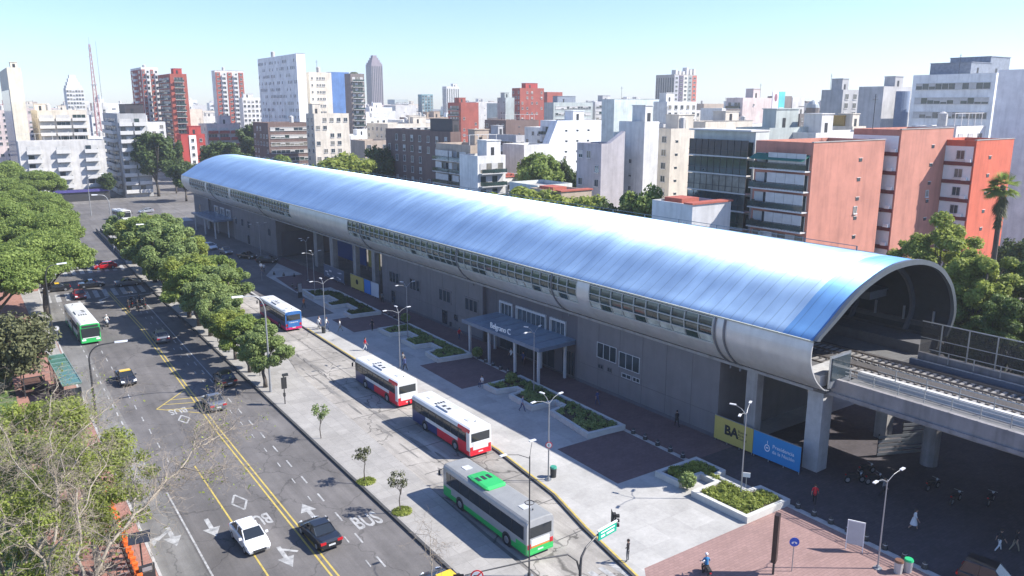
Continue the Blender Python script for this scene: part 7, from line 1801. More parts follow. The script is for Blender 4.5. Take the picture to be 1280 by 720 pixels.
# ---------------------------------------------------------------- people
def cloth(n, c): return mat('cloth_'+n, c, .85, var=.15, scale=6)
def person(label, loc, rz, shirt, trousers, hair=(.03,.02,.015), pose='walk', shoes=(.05,.05,.05), ph=1.0, s=1.0, bare_arms=True, group=None, long_hair=False, skirt=False, hat=None):
    """faces -y"""
    t = thing('person', label, 'person', loc, rz, group); t.scale = (s,s,s)
    hip, sh, nk = .92, 1.42, 1.50
    sit = pose in ('sit','ride')
    dz = -.42 if pose == 'sit' else (-.02 if pose == 'ride' else 0)
    V = []; R_ = []; E_ = []; seg = []
    def v(p, r): V.append(Vector(p)); R_.append(r); return len(V)-1
    def e(a, b_, kind): E_.append((a,b_)); seg.append((a,b_,kind))
    z = dz
    lean = -.06 if pose=='walk' else (-.12 if pose=='ride' else 0)
    pv = v((0,0,hip+z),(.145)); wa = v((0,lean*.2,1.10+z),.125); ch = v((0,lean*.6,1.30+z),.15); ct = v((0,lean,sh+z),.12); n1 = v((0,lean*1.1,nk+z),.055); h0 = v((0,lean*1.3-.01,1.58+z),.075); h1 = v((0,lean*1.4-.02,1.66+z),.095); h2 = v((0,lean*1.4-.01,1.74+z),.075)
    e(pv,wa,'s'); e(wa,ch,'s'); e(ch,ct,'s'); e(ct,n1,'k'); e(n1,h0,'k'); e(h0,h1,'k'); e(h1,h2,'k')
    nose = v((0,lean*1.4-.125,1.645+z),.014); e(h1,nose,'k')
    for sd in (-1,1):
        ear = v((sd*.10,lean*1.4,1.65+z),.015); e(h1,ear,'k')
        so_ = v((sd*.17,lean,sh-.02+z),.062)
        e(ct,so_,'s')
        if pose == 'ride': el=(sd*.26,-.22,1.16+z); wr=(sd*.32,-.42,1.06+z)
        elif pose == 'sit': el=(sd*.24,-.05,1.14+z); wr=(sd*.14,-.30,1.02+z)
        elif pose == 'carry' and sd==1: el=(.24,-.02,1.14+z); wr=(.18,-.26,1.22+z)
        else: a = .20*ph*sd; el=(sd*.24,lean+a*.5,1.14+z); wr=(sd*.26,lean+a-.06,.90+z)
        ei = v(el,.042); wi = v(wr,.030); d = (Vector(wr)-Vector(el)).normalized(); pa = v(Vector(wr)+d*.07,.030)
        e(so_,ei,'s'); e(ei,wi,'a'); e(wi,pa,'a')
        hp_ = v((sd*.095,0,hip-.08+z),.098); e(pv,hp_,'t')
        if pose == 'walk' or pose == 'carry': a = .26*ph*-sd; kn=(sd*.10,a*.5-.05,.50); an=(sd*.10,a+(.08 if a>0 else -.02),.09+(.05 if a>0 else 0)); toe=(sd*.11,an[1]-.14,.035)
        elif pose == 'stand': kn=(sd*.11,-.02,.50); an=(sd*.12,.0,.09); toe=(sd*.14,-.14,.035)
        elif pose == 'sit': kn=(sd*.12,-.42,.48); an=(sd*.12,-.40,.09); toe=(sd*.13,-.54,.035)
        else: kn=(sd*.22,-.36,.62); an=(sd*.2,-.12,.26); toe=(sd*.21,-.28,.22)
        ki = v(kn,.062); ai = v(an,.042); ti = v(toe,.036)
        e(hp_,ki,'t'); e(ki,ai,'t' if not skirt else 'a'); e(ai,ti,'f')
    # fingers: separate chains rooted in each palm
    roots = [pv]
    for sd, pal in ((-1,[i for i,_ in enumerate(V)][0]),): pass
    fing = []
    for (a,b_,k) in list(seg):
        if k == 'a' and abs(R_[b_]-.030) < 1e-6 and abs(R_[a]-.030) < 1e-6: fing.append((a,b_))
    for (a,b_) in fing:
        d = (V[b_]-V[a]).normalized(); sd_ = Vector((0,1,0))-d*d.y; sd_.normalize()
        for k in range(5):
            off = (k-1.5)*.018; ln = (.055,.075,.08,.072,.055)[k]
            if k == 0: p0 = V[a]+sd_*-.025+d*.02; p1 = p0-sd_*.03+d*.035
            else: p0 = V[b_]+sd_*(off-.012); p1 = p0+d*ln*.6; 
            i0 = v(p0,.009); i1 = v(p1,.008); 
            cur = Vector((0,0,0)) if k==0 else Vector((-.012 if V[a].x>0 else .012,0,0))
            i2 = v(p1+d*ln*.4+cur,.007); e(i0,i1,'a'); e(i1,i2,'a'); roots.append(i0)
    me = bpy.data.meshes.new('tmp'); me.from_pydata(V, E_, []); 
    ob = bpy.data.objects.new('tmp', me); C.objects.link(ob)
    ob.modifiers.new('sk','SKIN'); 
    if not me.skin_vertices: me.attributes
    sv = me.skin_vertices[0].data if me.skin_vertices else None
    if sv is not None:
        for i,r in enumerate(R_): sv[i].radius = (r, r*(.72 if i in (wa,ch,ct) else 1)); sv[i].use_root = i in roots
    sb = ob.modifiers.new('sb','SUBSURF'); sb.levels = 1; sb.render_levels = 1
    dg = bpy.context.evaluated_depsgraph_get(); m2 = bpy.data.meshes.new_from_object(ob.evaluated_get(dg))
    bpy.data.objects.remove(ob)
    m2.name = 'body'; m2.materials.clear()
    hand_ok = bare_arms
    ms = [cloth('shirt_%d_%d_%d'%tuple(int(c*99) for c in shirt), shirt), cloth('legs_%d_%d_%d'%tuple(int(c*99) for c in trousers), trousers), M_skin, cloth('shoe_%d'%int(shoes[0]*99), shoes)]
    for m_ in ms: m2.materials.append(m_)
    km = {'s':0,'t':1,'k':2,'a':2 if bare_arms else 0,'f':3}
    for pl in m2.polygons:
        c_ = pl.center; best = 9; bk = 's'
        for (a,b_,k) in seg:
            A, Bv = V[a], V[b_]; ab = Bv-A; tt = max(0,min(1,(c_-A).dot(ab)/max(ab.length_squared,1e-9))); d = (c_-A-ab*tt).length-(R_[a]*(1-tt)+R_[b_]*tt)
            if d < best: best = d; bk = k
        pl.material_index = km[bk]; pl.use_smooth = True
    link('body', m2, t)
    hc = Vector((0,lean*1.4+.012,1.70+z)); b = MB(); b.ball(tuple(hc),.112,10,8,0,(1,1.05,.98))
    b.v = [(x_,max(y_,hc.y-.07),z_) if z_ < hc.z+.03 else (x_,y_,z_) for x_,y_,z_ in b.v]
    b.v = [(x_,y_,max(z_,hc.z-.075)) for x_,y_,z_ in b.v]
    if long_hair: b.tube([(0,hc.y+.06,hc.z),(0,hc.y+.09,hc.z-.22)],[.09,.05],8)
    b.build('helmet' if hat else 'hair', hat or mat('hair_%d'%int(hair[0]*99), hair, .6, var=.1), t, smooth=True)
    b = MB()
    for sd in (-1,1): b.ball((sd*.035,lean*1.4-.098,1.672+z),.012,6,5)
    b.build('eyes', M_black, t)
    b = MB(); b.box(-.025,.025,lean*1.4-.112,lean*1.4-.09,1.595+z,1.605+z); b.build('mouth', mat('lips',(.3,.1,.08),.6,var=0), t)
    if skirt:
        b = MB(); b.tube([(0,0,1.0+z),(0,0,.75+z),(0,0,.45+z)],[.14,.21,.27],12,cap=False); b.build('skirt', ms[1], t)
    return t
WT=(.7,.7,.68); BK=(.015,.015,.018); BL=(.04,.06,.16); RD=(.6,.02,.03); DN=(.05,.07,.14); GY=(.2,.2,.2); KH=(.30,.26,.18)
P = person
P('person in dark clothes standing at the lower kerb beside the green street sign',(35.9,37.9,0),rad(200),BK,GY,pose='stand',bare_arms=False)
P('person in a bright red top walking in the shade near the bollards',(54.3,35.6,0),rad(120),RD,BK)
P('woman in a long pale dress walking in the deep shade',(57.1,28.8,0),rad(30),WT,WT,skirt=True,long_hair=True)
P('left of the pair walking at the right edge, dark top and pale trousers',(59.3,23.6,0),rad(60),BK,WT)
P('right of the pair walking at the right edge, dark top and bare legs',(60.2,22.9,0),rad(60),BK,KH,long_hair=True,ph=-1)
P('person in dark clothes walking along the long beige wall',(56.7,53.4,0),rad(160),BK,BK,bare_arms=False)
P('person in a blue top walking under the small wall windows',(53.9,62.5,0),rad(170),BL,DN)
P('person in dark blue walking in the plaza shade behind the red bus',(42.0,84.9,0),rad(190),BL,BK,bare_arms=False)
P('person in pale clothes close behind the dark blue walker',(42.6,86.6,0),rad(190),GY,DN,ph=-1)
P('person in a white shirt sitting on the corner of the stepped planter',(46.7,74.6,.05),rad(-80),WT,DN,pose='sit')
P('person in red and white walking on the sunlit kerb strip',(41.3,95.3,0),rad(80),RD,WT)
P('person in a pale blue shirt walking by the stepped planter',(46.2,65.8,0),rad(20),(.25,.3,.4),BL)
P('person in white, left of the three beside the blue rear bus',(39.9,108.5,0),rad(100),WT,GY)
P('person in white, right of the three beside the blue rear bus',(41.0,108.2,0),rad(60),WT,DN,ph=-1)
P('person in dark trousers and white top between the two others by the bus',(40.4,109.4,0),rad(-40),WT,BK,pose='stand')
P('person in an orange top near the far planter by the bus door',(42.6,121.8,0),rad(10),(.5,.15,.06),BK)
P('person in white walking at the shadow edge of the far plaza',(42.2,105.8,0),rad(-120),WT,KH)
P('person leaning at the corner of the long planter',(46.2,103.6,0),rad(-90),BK,BK,pose='stand')
P('person in dark clothes by a tree trunk on the median',(27.2,122.5,0),rad(90),BK,BK,pose='stand')
P('person in a white shirt by the tree trunks on the median',(27.9,119.6,0),rad(20),WT,DN)
P('person in grey on the median near the crosswalk',(26.6,132.5,0),rad(200),GY,BK)
P('person at the deep shade of the right pavement carrying a bag',(60.2,33.2,0),rad(40),GY,BK,pose='carry')
P('rider in a blue jacket at the bottom edge of the brick corner',(39.1,33.4,.0),rad(150),(.02,.16,.35),BK,pose='ride',hat=mat('helmet_white',(.7,.7,.7),.3,var=0))
for i,(x,y,rz,sh,tr_,po,l) in enumerate([(44.9,151,40,BK,DN,'walk','person in black crossing the far forecourt'),(46.2,153.5,200,WT,BK,'walk','person in white crossing the far forecourt'),(54.6,118,170,GY,BK,'walk','person walking in the shade by the long beige wall'),(54.2,92.5,10,RD,DN,'walk','person in a red top near the left canopy post'),(54.8,80.5,-90,WT,BK,'stand','person in white waiting under the entrance canopy'),(55.2,78.4,-60,BL,BK,'stand','person in blue waiting under the entrance canopy'),(4.9,97,90,BK,DN,'stand','person waiting behind the bus shelter'),(27.6,139,20,BK,GY,'walk','person in dark clothes walking past the median motorcycles'),(28.3,111,190,WT,DN,'walk','person in white walking behind the median trees')]):
    P(l,(x,y,0),rad(rz),sh,tr_,pose=po,ph=(-1)**i)
motorcycle('motorcycle','dark motorcycle under the blue jacketed rider at the bottom edge',(39.1,33.4,0),rad(150),PK)
motorcycle('motorcycle','white scooter coming down the left carriageway',(14.9,128.6,GR),0,PW)
P('rider in white on the scooter right of the white and green bus',(14.9,128.6,GR),0,WT,DN,pose='ride',hat=mat('helmet_white',(.7,.7,.7),.3,var=0))
for i,(x,y) in enumerate([(19.2,136.8),(20.4,135.9),(21.6,136.9),(20.0,138.9),(21.3,139.6)]):
    side = ['front left','front middle','front right','rear left','rear right'][i]
    motorcycle('motorcycle', side+' motorcycle of the dark cluster waiting right of the centre line',(x,y,GR),PI,PB,'motorcycles waiting together')
    P('helmeted rider in dark clothes on the '+side+' motorcycle of the cluster',(x,y,GR),PI,BK,BK,pose='ride',bare_arms=False,hat=M_dark)
for i,(x,y) in enumerate([(59.0,38.0),(60.2,36.9),(61.4,38.4),(63.3,33.5),(62.6,31.2),(64.8,29.5)]):
    motorcycle('motorcycle',['leftmost parked motorcycle in the dark under the viaduct','second parked motorcycle in the dark under the viaduct','third parked motorcycle near the barrier under the viaduct','parked motorcycle in the middle of the viaduct shade','parked motorcycle beside the thin sun streak','rightmost parked motorcycle in the viaduct shade'][i],(x+1.5,y-2,0),rad(60+i*8),PK,'motorcycles parked under the viaduct')
# ---------------------------------------------------------------- lamps, signs, signals
M_pole = mat('lamp_pole_grey', (.33,.34,.35), .45, .4, var=.1)
M_poled = mat('lamp_pole_dark', (.05,.05,.052), .5, .2, var=.1)
M_lamp = mat('lamp_head', (.70,.71,.72), .35, .2, var=.04)
def plaza_lamp(label, x, y, h, rz=0.0, arms=((-1.5,.15),(1.2,0.0),(.3,.9)), m=None, group='multi armed plaza lamps'):
    t = thing('street_lamp', label, 'street lamp', (x,y,0), rz, group)
    b = MB(); b.tube([(0,0,0),(0,0,.25),(0,0,.252),(0,0,h-.4)],[.12,.12,.06,.04],8); b.build('pole', m or M_pole, t)
    for (ax,ay) in arms:
        b = MB(); b.tube([(0,0,h-.55),(ax*.5,ay*.5,h-.15),(ax,ay,h)],[.028,.024,.02],6); a_ = b.build('arm', m or M_pole, t)
        d = Vector((ax,ay)).normalized(); b = MB(); b.cb((ax+d.x*.3,ay+d.y*.3,h+.02),(.52 if abs(d.x)>.5 else .2,.2 if abs(d.x)>.5 else .52,.07)); b.build('lamp_head', M_lamp, a_)
    b = MB(); b.tube([(0,0,0.003),(0,0,.06)],.3,10); b.build('base_plate', M_steel, t)
    return t
for (l,x,y,h,rz) in [('three armed lamp growing out of the sunlit planter',50.0,39.6,8.0,.5),('three armed lamp with a round red sign on its pole beside the green bus',38.9,51.4,7.6,.2),('lamp standing on the kerb strip between the two red buses and the planter',41.9,86.1,7.6,.1),('three armed lamp in the stepped planter before the entrance canopy',49.9,68.8,7.8,.5),('lamp beside the waiting people near the blue rear bus',40.4,107.0,7.6,.2),('three armed lamp behind the long planter near the beige wall',48.8,97.5,7.8,.4),('three armed lamp by the far planter before the open bay',46.9,128.2,7.8,.3),('three armed lamp in front of the far station windows',49.5,166.0,7.8,.2),('slim lamp between the far planter and the hoardings',50.6,141.5,7.8,.9)]:
    plaza_lamp(l,x,y,h,rz)
plaza_lamp('two armed lamp at the bollard row, bottom right',49.9,27.3,7.2,.1,arms=((-1.5,0),(1.3,-.2)))
plaza_lamp('dark pole lamp with a tilted bright panel in front of the green bus',29.0,40.4,9.4,.0,arms=((.9,1.0),(-1.6,.3)),m=M_poled)
b = MB(); b.tube([(29.0+.32*math.cos(a),40.4+.32*math.sin(a),5.6) for a in np.linspace(0,2*PI,13)],.035,5,cap=False); tag(b.build('ring_bracket', M_poled), 'dark round bracket on the pole before the green bus','bracket')
def avenue_lamp(label, x, y, h, reach, ang, m, group='tall curved avenue lamps'):
    t = thing('street_lamp', label, 'street lamp', (x,y,GR if x<10 else 0), ang, group)
    pts = [(0,0,0),(0,0,h*.82)]+[(reach*(1-math.cos(a))*.55, 0, h*.82+h*.18*math.sin(a)) for a in np.linspace(.2,PI/2,6)]+[(reach,0,h+.1)]
    b = MB(); b.tube(pts,[.13,.09]+[.07]*6+[.05],8); b.build('pole', m, t)
    b = MB(); b.loft([[(reach-.1,-.14,h+.05),(reach-.1,.14,h+.05),(reach-.1,.1,h+.2),(reach-.1,-.1,h+.2)],[(reach+1.1,-.18,h+.1),(reach+1.1,.18,h+.1),(reach+1.1,.1,h+.24),(reach+1.1,-.1,h+.24)]]); b.build('lamp_head', M_lamp, t)
    b = MB(); b.tube([(0,0,0.0),(0,0,1.0)],.16,8); b.build('base', m, t)
    return t
avenue_lamp('tall pale curved lamp on the median, arm over the right carriageway',25.9,86.8,11.4,2.4,PI,M_pole)
avenue_lamp('dark curved lamp at the left kerb with a long pale head over the lanes',8.2,88.0,8.4,2.6,rad(-15),M_poled)
avenue_lamp('pale curved lamp among the median trees by the crosswalk',27.3,151.0,11.4,2.4,PI,M_pole)
avenue_lamp('tall thin lamp at the far end of the dark kerb, left one',25.9,196,12.5,2.2,PI,M_pole)
avenue_lamp('tall thin lamp before the pale apartment block',29.6,262,12.0,3.4,0,M_pole)
avenue_lamp('dark straight lamp between the left trees and the white and green bus',7.4,122.0,11.0,1.6,0,M_poled)
# round signs
def round_sign(label, x, y, h, r, kind, rz=0, z=0):
    t = thing('traffic_sign', label, 'traffic sign', (x,y,z), rz)
    b = MB(); b.tube([(0,0,0),(0,0,h)],.035,6); b.build('post', M_steel, t)
    ring = {'no':M_red,'stop':M_red,'blue':mat('sign_blue',(.01,.09,.5),.4,var=0),'white':M_steel}[kind]
    b = MB(); b.tube([(0,-.06,h),(0,-.04,h)],r,20); d = b.build('disc', ring, t)
    if kind != 'blue':
        b = MB(); b.tube([(0,-.07,h),(0,-.061,h)],r*.76,20); b.build('face', M_white, d)
    if kind == 'no': 
        b = MB(); b.add([(-r*.6,-.075,h-r*.5),(-r*.48,-.075,h-r*.62),(r*.6,-.075,h+r*.5),(r*.48,-.075,h+r*.62)],[(0,1,2,3)]); b.add([(-r*.1,-.0735,h-r*.5),(r*.12,-.0735,h-r*.5),(r*.12,-.0735,h+r*.1),(-r*.1,-.0735,h+r*.1)],[(0,1,2,3)],1); b.add([(-r*.45,-.0737,h+r*.0),(r*.1,-.0737,h+r*.1),(r*.1,-.0737,h+r*.3),(-r*.3,-.0737,h+r*.35)],[(0,1,2,3)],1); b.build('symbol', [M_red,M_black], d)
    if kind == 'blue':
        b = MB(); b.tube([(-r*.35,-.065,h-r*.2),(-r*.35,-.062,h-r*.2)],r*.22,10); b.tube([(r*.35,-.065,h-r*.2),(r*.35,-.062,h-r*.2)],r*.22,10); b.box(-r*.35,r*.3,-.066,-.062,h-.02,h+.03); b.build('symbol', M_white, d)
    if kind == 'stop': text('lettering','E',r*1.1,M_black,d,(0,-.075,h),(PI/2,0,0),extrude=.002)
    return t
round_sign('blue round cycle sign on the brick corner',44.6,30.5,2.3,.34,'blue',rad(-40))
round_sign('red ringed round sign halfway up the lamp pole beside the green bus',38.75,51.15,3.4,.30,'stop',rad(-40))
round_sign('small pale round sign on a pole left of the white and green bus',7.7,118.5,3.0,.36,'white',rad(-10))
round_sign('small pale round sign in the far forecourt',43.4,146.0,3.0,.34,'white',rad(-30))
# signal gantry at the bottom edge
t = thing('signal_gantry', 'dark curved mast reaching up from the bottom edge with two arms over the bus bay', 'signal mast', (27.6,33.2,0))
b = MB(); b.tube([(0,0,0),(0,0,4.9),(.15,.1,5.5),(.6,.25,5.9),(1.8,.6,6.2),(3.4,1.0,6.35),(3.75,1.15,6.7)],[.1,.09,.07,.06,.055,.05,.045],8); b.tube([(0,0,4.6),(-.2,.1,5.4),(-.7,.35,5.85),(-3,.95,5.95),(-6.9,1.9,5.9)],[.07,.06,.05,.045,.035],8); b.build('mast', M_poled, t)
def signal(label, x, y, z, rz):
    t = thing('traffic_light', label, 'traffic light', (x,y,z), rz, 'traffic lights')
    b = MB(); b.box(-.16,.16,-.1,.12,-.5,.5); b.build('housing', M_black, t)
    for k,c_ in enumerate([(.25,.02,.02),(.25,.16,.02),(.02,.2,.08)]):
        b = MB(); b.tube([(0,-.1,.32-.32*k),(0,-.32,.32-.32*k)],[.12,.12],10,cap=False); v_ = b.build('visor', M_black, t)
        b = MB(); b.tube([(0,-.115,.32-.32*k),(0,-.105,.32-.32*k)],.1,10); b.build('lens', mat('lens_%d'%k,c_,.2,var=0), v_)
    b = MB(); b.box(-.3,.3,.125,.15,-.65,.65); b.build('backboard', M_black, t)
signal('traffic light at the tip of the right gantry arm above the pale plaza',31.3,34.4,6.3,rad(60))
signal('traffic light seen from behind at the left gantry end by the yellow taxi',20.4,35.3,5.4,rad(150))
signal('traffic light hanging on a short post of the median pavement beside the tall lamp',26.0,82.3,2.4,rad(180))
t = thing('street_name_sign', 'bright green street name sign on the right gantry arm', 'street sign', (29.4,33.7,5.85), rad(10))
M_gsign = mat('sign_green', (.0,.34,.22), .4, var=.02)
b = MB(); b.box(0,1.75,-.03,.03,0,.62,0); b.build('panel', M_gsign, t)
b = MB(); b.box(.22,1.55,-.045,-.031,.40,.47); b.box(.22,.6,-.0452,-.0312,.14,.26); b.box(.75,1.5,-.0454,-.0314,.14,.26); b.box(-.06,1.81,-.05,.05,.622,.72); b.build('lettering_strip', M_white, t)
t = thing('traffic_sign', 'round no turn sign hung from the left gantry arm', 'traffic sign', (21.35,34.85,5.75), rad(-30))
b = MB(); b.tube([(0,-.03,0),(0,.0,0)],.38,20); d=b.build('disc', M_red, t)
b = MB(); b.tube([(0,-.045,0),(0,-.031,0)],.30,20); b.build('face', M_white, d)
b = MB(); b.add([(-.26,-.05,-.2),(-.2,-.05,-.26),(.26,-.05,.2),(.2,-.05,.26)],[(0,1,2,3)]); b.add([(.02,-.049,-.2),(.1,-.049,-.2),(.1,-.049,.08),(-.2,-.049,.08),(-.2,-.049,0),(.02,-.049,0)],[(0,1,2,3,4,5)],1); b.build('symbol', [M_red,M_black], d)
# signal post with boxes on the median
t = thing('signal_post', 'short dark post with boxes on the median, right of the nearest tree', 'signal post', (26.0,82.2,0))
b = MB(); b.tube([(0,0,0),(0,0,3.4)],.06,7); b.build('pole', M_poled, t)
b = MB(); b.cb((.2,0,3.3),(.6,.3,.25)); b.cb((-.05,-.1,1.1),(.22,.2,.4)); b.build('control_box', M_dark, t)
for i,(x,y) in enumerate([(26.6,93.0),(26.7,104.5),(26.2,110.6)]):
    t = thing('litter_bin', ['dark post bin between the two nearest median trees','small dark bin by the fourth median tree','dark bin in the middle of the median row'][i], 'bin', (x,y,0), 0, 'bins on the median')
    b = MB(); b.tube([(0,0,0),(0,0,1.1)],.05,6); b.build('post', M_dark, t); b = MB(); b.tube([(0,0,.6),(0,0,1.15)],.22,10); b.build('bucket', M_dark, t)
# dark pylon
t = thing('totem_sign', 'tall dark slanted totem on the brick corner near the bottom edge', 'totem', (43.2,31.0,0), rad(25))
b = MB(); b.tube([(0,0,0),(0,0,1.2)],.08,8); b.build('post', M_dark, t)
b = MB(); b.box(-.28,.28,-.16,.16,1.0,4.6,0); b.build('panel', mat('totem_brown',(.035,.022,.02),.4,var=.1), t)
b = MB(); b.box(.281,.286,-.06,.06,1.6,4.3,0); b.build('white_stripe', M_white, t)
# bins beside the planter: brown and green, plus by the lamp
for i,(x,y,c_,l) in enumerate([(50.6,26.2,(.16,.08,.05),'brown topped round bin at the bottom edge of the brick corner'),(51.3,25.9,(.02,.42,.16),'green topped round bin at the bottom edge of the brick corner'),(39.6,51.6,(.05,.28,.2),'green bin beside the round red sign pole'),(39.9,106.4,(.05,.05,.05),'dark round bin by the waiting people')]):
    t = thing('litter_bin', l, 'bin', (x,y,0))
    b = MB(); b.tube([(0,0,0),(0,0,.85)],[.26,.3],12); b.build('body', mat('bin_body',(.45,.44,.42),.5,var=.1) if i<2 else M_dark, t); b = MB(); b.tube([(0,0,.852),(0,0,1.0)],[.33,.28],12); b.build('lid', mat('bin_lid_%d'%i,c_,.5,var=.05), t)
t = thing('sign_panel', 'white leaning glass panel frame at the bollard row', 'panel', (50.6,29.6,0), rad(-62))
b = MB(); b.box(-.6,-.54,-.03,.03,0,2.4); b.box(.54,.6,-.03,.03,0,2.4); b.box(-.54,.54,-.03,.03,2.3,2.4); b.build('frame', M_white, t)
b = MB(); b.box(-.538,.538,-.02,.02,.5,2.29); b.build('pane', mat('milky_panel',(.45,.47,.48),.3,var=.1), t)
t = thing('info_board', 'small white board on a short post in the sunlit planter', 'board', (51.1,40.0,0), rad(-50))
b = MB(); b.tube([(0,0,.3),(0,0,1.6)],.03,6); b.build('post', M_steel, t); b = MB(); b.box(-.3,.3,-.03,.03,1.5,1.9); b.build('panel', M_white, t)
t = thing('street_clock', 'slim pale information totem near the far planter lamp', 'totem', (44.6,129.0,0))
b = MB(); b.box(-.35,.35,-.1,.1,0,2.6); b.build('panel', M_dark, t); b = MB(); b.box(-.3,.3,-.115,-.101,1.0,2.5); b.build('poster', M_pole, t)
# bollards: squat dark cones
def bollard(x, y, label):
    t = thing('bollard', label, 'bollard', (x,y,0.06), 0, 'squat dark bollards')
    b = MB(); b.tube([(0,0,0),(0,0,.12),(0,0,.5),(0,0,.62)],[.24,.24,.13,.04],10); b.build('cone', M_dark, t)
    b = MB(); b.tube([(0,0,.35),(0,0,.40)],[.185,.17],10); b.build('band', M_steel, t)
bl1 = [35.9,34.4,32.9,31.4,29.9,28.4,26.9,25.4]
nm = ['first','second','third','fourth','fifth','sixth','seventh','eighth']
for i,y in enumerate(bl1): bollard(52.6,y,nm[i]+' dark bollard from the sunlit planter on the strip towards the bottom right')
for i,y in enumerate([54.6,52.9,51.2,49.5,47.9]): bollard(51.85,y,nm[i]+' bollard after the stepped planter towards the sunlit planter')
for i,y in enumerate([83.6,81.9,80.2,78.5,76.8,75.2]): bollard(51.85,y,nm[i]+' bollard in the row under the entrance canopy')
for i,y in enumerate([112.0,110,108,106]): bollard(51.9,y,nm[i]+' bollard of the far row beside the long wall')
for i,(x,y) in enumerate([(47.0,150),(48.2,148),(49.6,146.2),(46.4,138),(46.2,135.5)]): bollard(x,y,nm[i]+' bollard round the far brick carpet')
# ---------------------------------------------------------------- left side: shelter, bike rack, kiosk
t = thing('bus_shelter', 'long bus shelter with a green glass roof at the left kerb', 'bus shelter', (6.6,99.5,0), rad(2))
b = MB(); b.box(-.9,.9,-6.2,6.4,2.75,2.87); r_ = b.build('roof', mat('shelter_green_glass',(.07,.17,.14),.15,var=.3,scale=.8), t)
b = MB()
for y in np.linspace(-6.2,6.3,8): b.box(-.93,.93,y,y+.08,2.872,2.93)
b.box(-.95,-.88,-6.2,6.4,2.874,2.94); b.box(.88,.95,-6.2,6.4,2.874,2.94); b.build('roof_bar', mat('shelter_bar',(.22,.33,.30),.4,.3,var=.1), r_)
for y in (-5.6,-1.9,1.9,5.6):
    b = MB(); b.box(-.85,-.75,y,y+.1,0,2.748); b.build('post', M_dark, t)
b = MB(); b.box(-.82,-.78,-5.4,5.5,.4,2.3); b.build('back_pane', M_carglass, t)
b = MB(); b.box(-.7,-.2,-4,4,.42,.5); b.box(-.5,-.4,-3.6,-3.4,0,.419); b.box(-.5,-.4,3.4,3.6,0,.419); b.build('bench', M_steel, t)
b = MB(); b.box(-.8,.8,-6.35,-6.25,.2,2.4); b.build('end_panel', M_carglass, t)
t = thing('newspaper_kiosk', 'dark open framed kiosk on the red path left of the shelter', 'kiosk', (3.6,101.5,0), rad(3))
b = MB()
for x in (-1,1):
    for y in (-1.2,1.2): b.box(x-.05,x+.05,y-.05,y+.05,0,2.3)
b.box(-1.1,1.1,-1.3,-1.2,2.2,2.303); b.box(-1.1,1.1,1.2,1.3,2.2,2.303); b.build('frame', M_poled, t)
b = MB(); b.box(-1.0,1.0,-1.15,1.15,.6,.68); b.box(-1.0,1.0,-1.15,1.15,1.5,1.56); b.build('shelf', mat('rusty_brown',(.10,.055,.045),.7,var=.3), t)
t = thing('street_lamp', 'short dark globe lamp beside the dark kiosk', 'street lamp', (2.9,106.5,0))
b = MB(); b.tube([(0,0,0),(0,0,3.0)],.07,8); b.build('pole', M_poled, t); b = MB(); b.ball((0,0,3.3),.36,10,8); b.build('globe', M_dark, t)
t = thing('park_bench', 'wooden bench with yellow edge on the lawn at the left', 'bench', (1.4,105.5,0), rad(80))
for (y0,y1,z0_,z1_,n_) in ((-.25,.25,.42,.48,'seat'),(.22,.27,.55,.95,'backrest')):
    b = MB(); b.box(-.9,.9,y0,y1,z0_,z1_); b.build(n_, mat('bench_ochre',(.45,.30,.06),.7,var=.2), t)
for x in (-.75,.75): b = MB(); b.box(x-.05,x+.05,-.22,.22,0,.419); b.build('leg', M_dark, t)
# bike share rack
t = thing('bike_dock_row', 'row of bright orange bike docks along the red pavement, lower left', 'bike rack', (6.35,58,0))
b = MB(); b.box(-.12,.12,-5,14,0,.07); b.build('rail', M_poled, t)
M_or = mat('dock_orange',(.80,.16,.03),.4,var=.05)
for i in range(22):
    b = MB(); y = -4.6+i*.84; b.box(.0,.26,y-.08,y+.08,.072,.85); b.box(-.05,.3,y-.12,y+.12,.852,.98); b.build('dock', M_or, t)
def bicycle(label, x, y, rz):
    t = thing('bicycle', label, 'bicycle', (x,y,0), rz, 'share bicycles in the orange docks')
    for yy in (-.5,.5):
        b = MB(); b.tube([(.0,yy+.31*math.cos(a),.33+.31*math.sin(a)) for a in np.linspace(0,2*PI,15)],.022,5,cap=False); b.build('wheel', M_tyre, t)
    b = MB(); b.tube([(0,-.42,.85),(0,-.5,.33)],.02,5); b.tube([(0,-.42,.8),(0,.0,.35),(0,.5,.33),(0,.18,.72),(0,-.4,.72)],.022,5); b.build('frame', mat('bike_grey',(.25,.25,.26),.4,.3,var=.05), t)
    b = MB(); b.cb((0,.22,.86),(.16,.26,.06)); b.build('saddle', M_black, t)
    b = MB(); b.tube([(-.28,-.34,.98),(0,-.42,.92),(.28,-.34,.98)],.016,5); b.build('handlebar', M_dark, t)
    b = MB(); b.box(-.05,.05,.2,.78,.60,.64); b.box(-.16,.16,.35,.75,.642,.66); b.build('rack', M_poled, t)
ordn = ['first','second','third','fourth','fifth','sixth','seventh','eighth','ninth','tenth','eleventh','twelfth','thirteenth','fourteenth']
for i in range(14):
    bicycle(ordn[i]+' grey share bicycle in the orange dock row counting from the bottom edge', 5.55, 54.4+i*.84*1.2, rad(90))
t = thing('solar_kiosk', 'bike station terminal with a tilted dark solar panel', 'terminal', (7.0,56.6,0))
b = MB(); b.tube([(0,0,0),(0,0,2.2)],.06,7); b.build('post', M_dark, t)
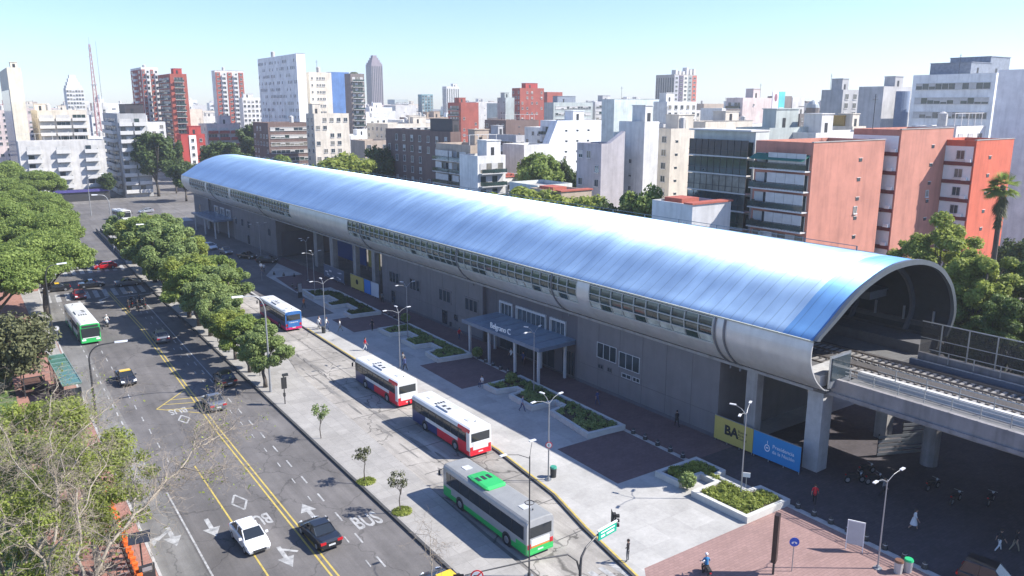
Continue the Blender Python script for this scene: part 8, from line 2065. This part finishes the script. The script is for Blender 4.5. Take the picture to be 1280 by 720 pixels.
b = MB(); b.add([(-.8,-.3,2.15),(.6,-.5,2.15),(.8,.4,2.55),(-.6,.6,2.55),(-.8,-.3,2.19),(.6,-.5,2.19),(.8,.4,2.59),(-.6,.6,2.59)],[(0,3,2,1),(4,5,6,7),(0,1,5,4),(1,2,6,5),(2,3,7,6),(3,0,4,7)]); b.build('solar_panel', mat('solar_dark',(.03,.035,.05),.25,var=.05), t)
t = thing('payment_terminal', 'dark low terminal box at the end of the orange dock row', 'terminal', (7.0,54.6,0))
b = MB(); b.box(-.5,.5,-.1,.1,0,1.3); b.build('body', M_dark, t); b = MB(); b.box(-.3,.3,-.115,-.101,.9,1.2); b.build('screen', M_pole, t)
# low dark wall of the underpass railing far along the kerb
t = thing('guard_rail', 'double dark guard rail along the far kerb left of the median trees', 'guard rail', (0,0,0))
for dx in (0,.9):
    b = MB()
    for y0 in range(182,230,6):
        x0,x1 = 25.5+(y0-155)*.015, 25.5+(y0+6-155)*.015
        b.prism([(x0+dx,y0),(x0+dx+.12,y0),(x1+dx+.12,y0+6),(x1+dx,y0+6)],0,.75)
    b.build('rail', M_poled, t)
# shop sign boards at the far block and retail front
t = thing('shop_front', 'violet shop front with dark windows under the pale apartment block', 'shop front', (24,306.2,-.1))
b = MB(); b.box(0,17,0,4.6,0,3.6); b.build('wall', M_poled, t)
b = MB(); b.box(0,17,-.4,-.003,3.0,3.9); b.build('sign_band', mat('shop_violet',(.07,.06,.22),.6,var=.2), t)
# haze: the air between here and the far skyline
hb = MB(); hb.box(-1500,1500,-300,1700,-6,95)
ho = hb.build('haze', None); ho.data.materials.clear()
hm = bpy.data.materials.new('haze_air'); hm.use_nodes = True; hn = hm.node_tree; hn.nodes.clear()
pv_ = hn.nodes.new('ShaderNodeVolumePrincipled'); pv_.inputs['Color'].default_value = (.88,.93,.98,1); pv_.inputs['Density'].default_value = .00026; pv_.inputs['Anisotropy'].default_value = .3
oo = hn.nodes.new('ShaderNodeOutputMaterial'); hn.links.new(pv_.outputs[0], oo.inputs['Volume']); ho.data.materials.append(hm)
tag(ho, 'thin pale haze over the whole city', 'haze', None, 'stuff')
bpy.data.objects['haze'].hide_render = False
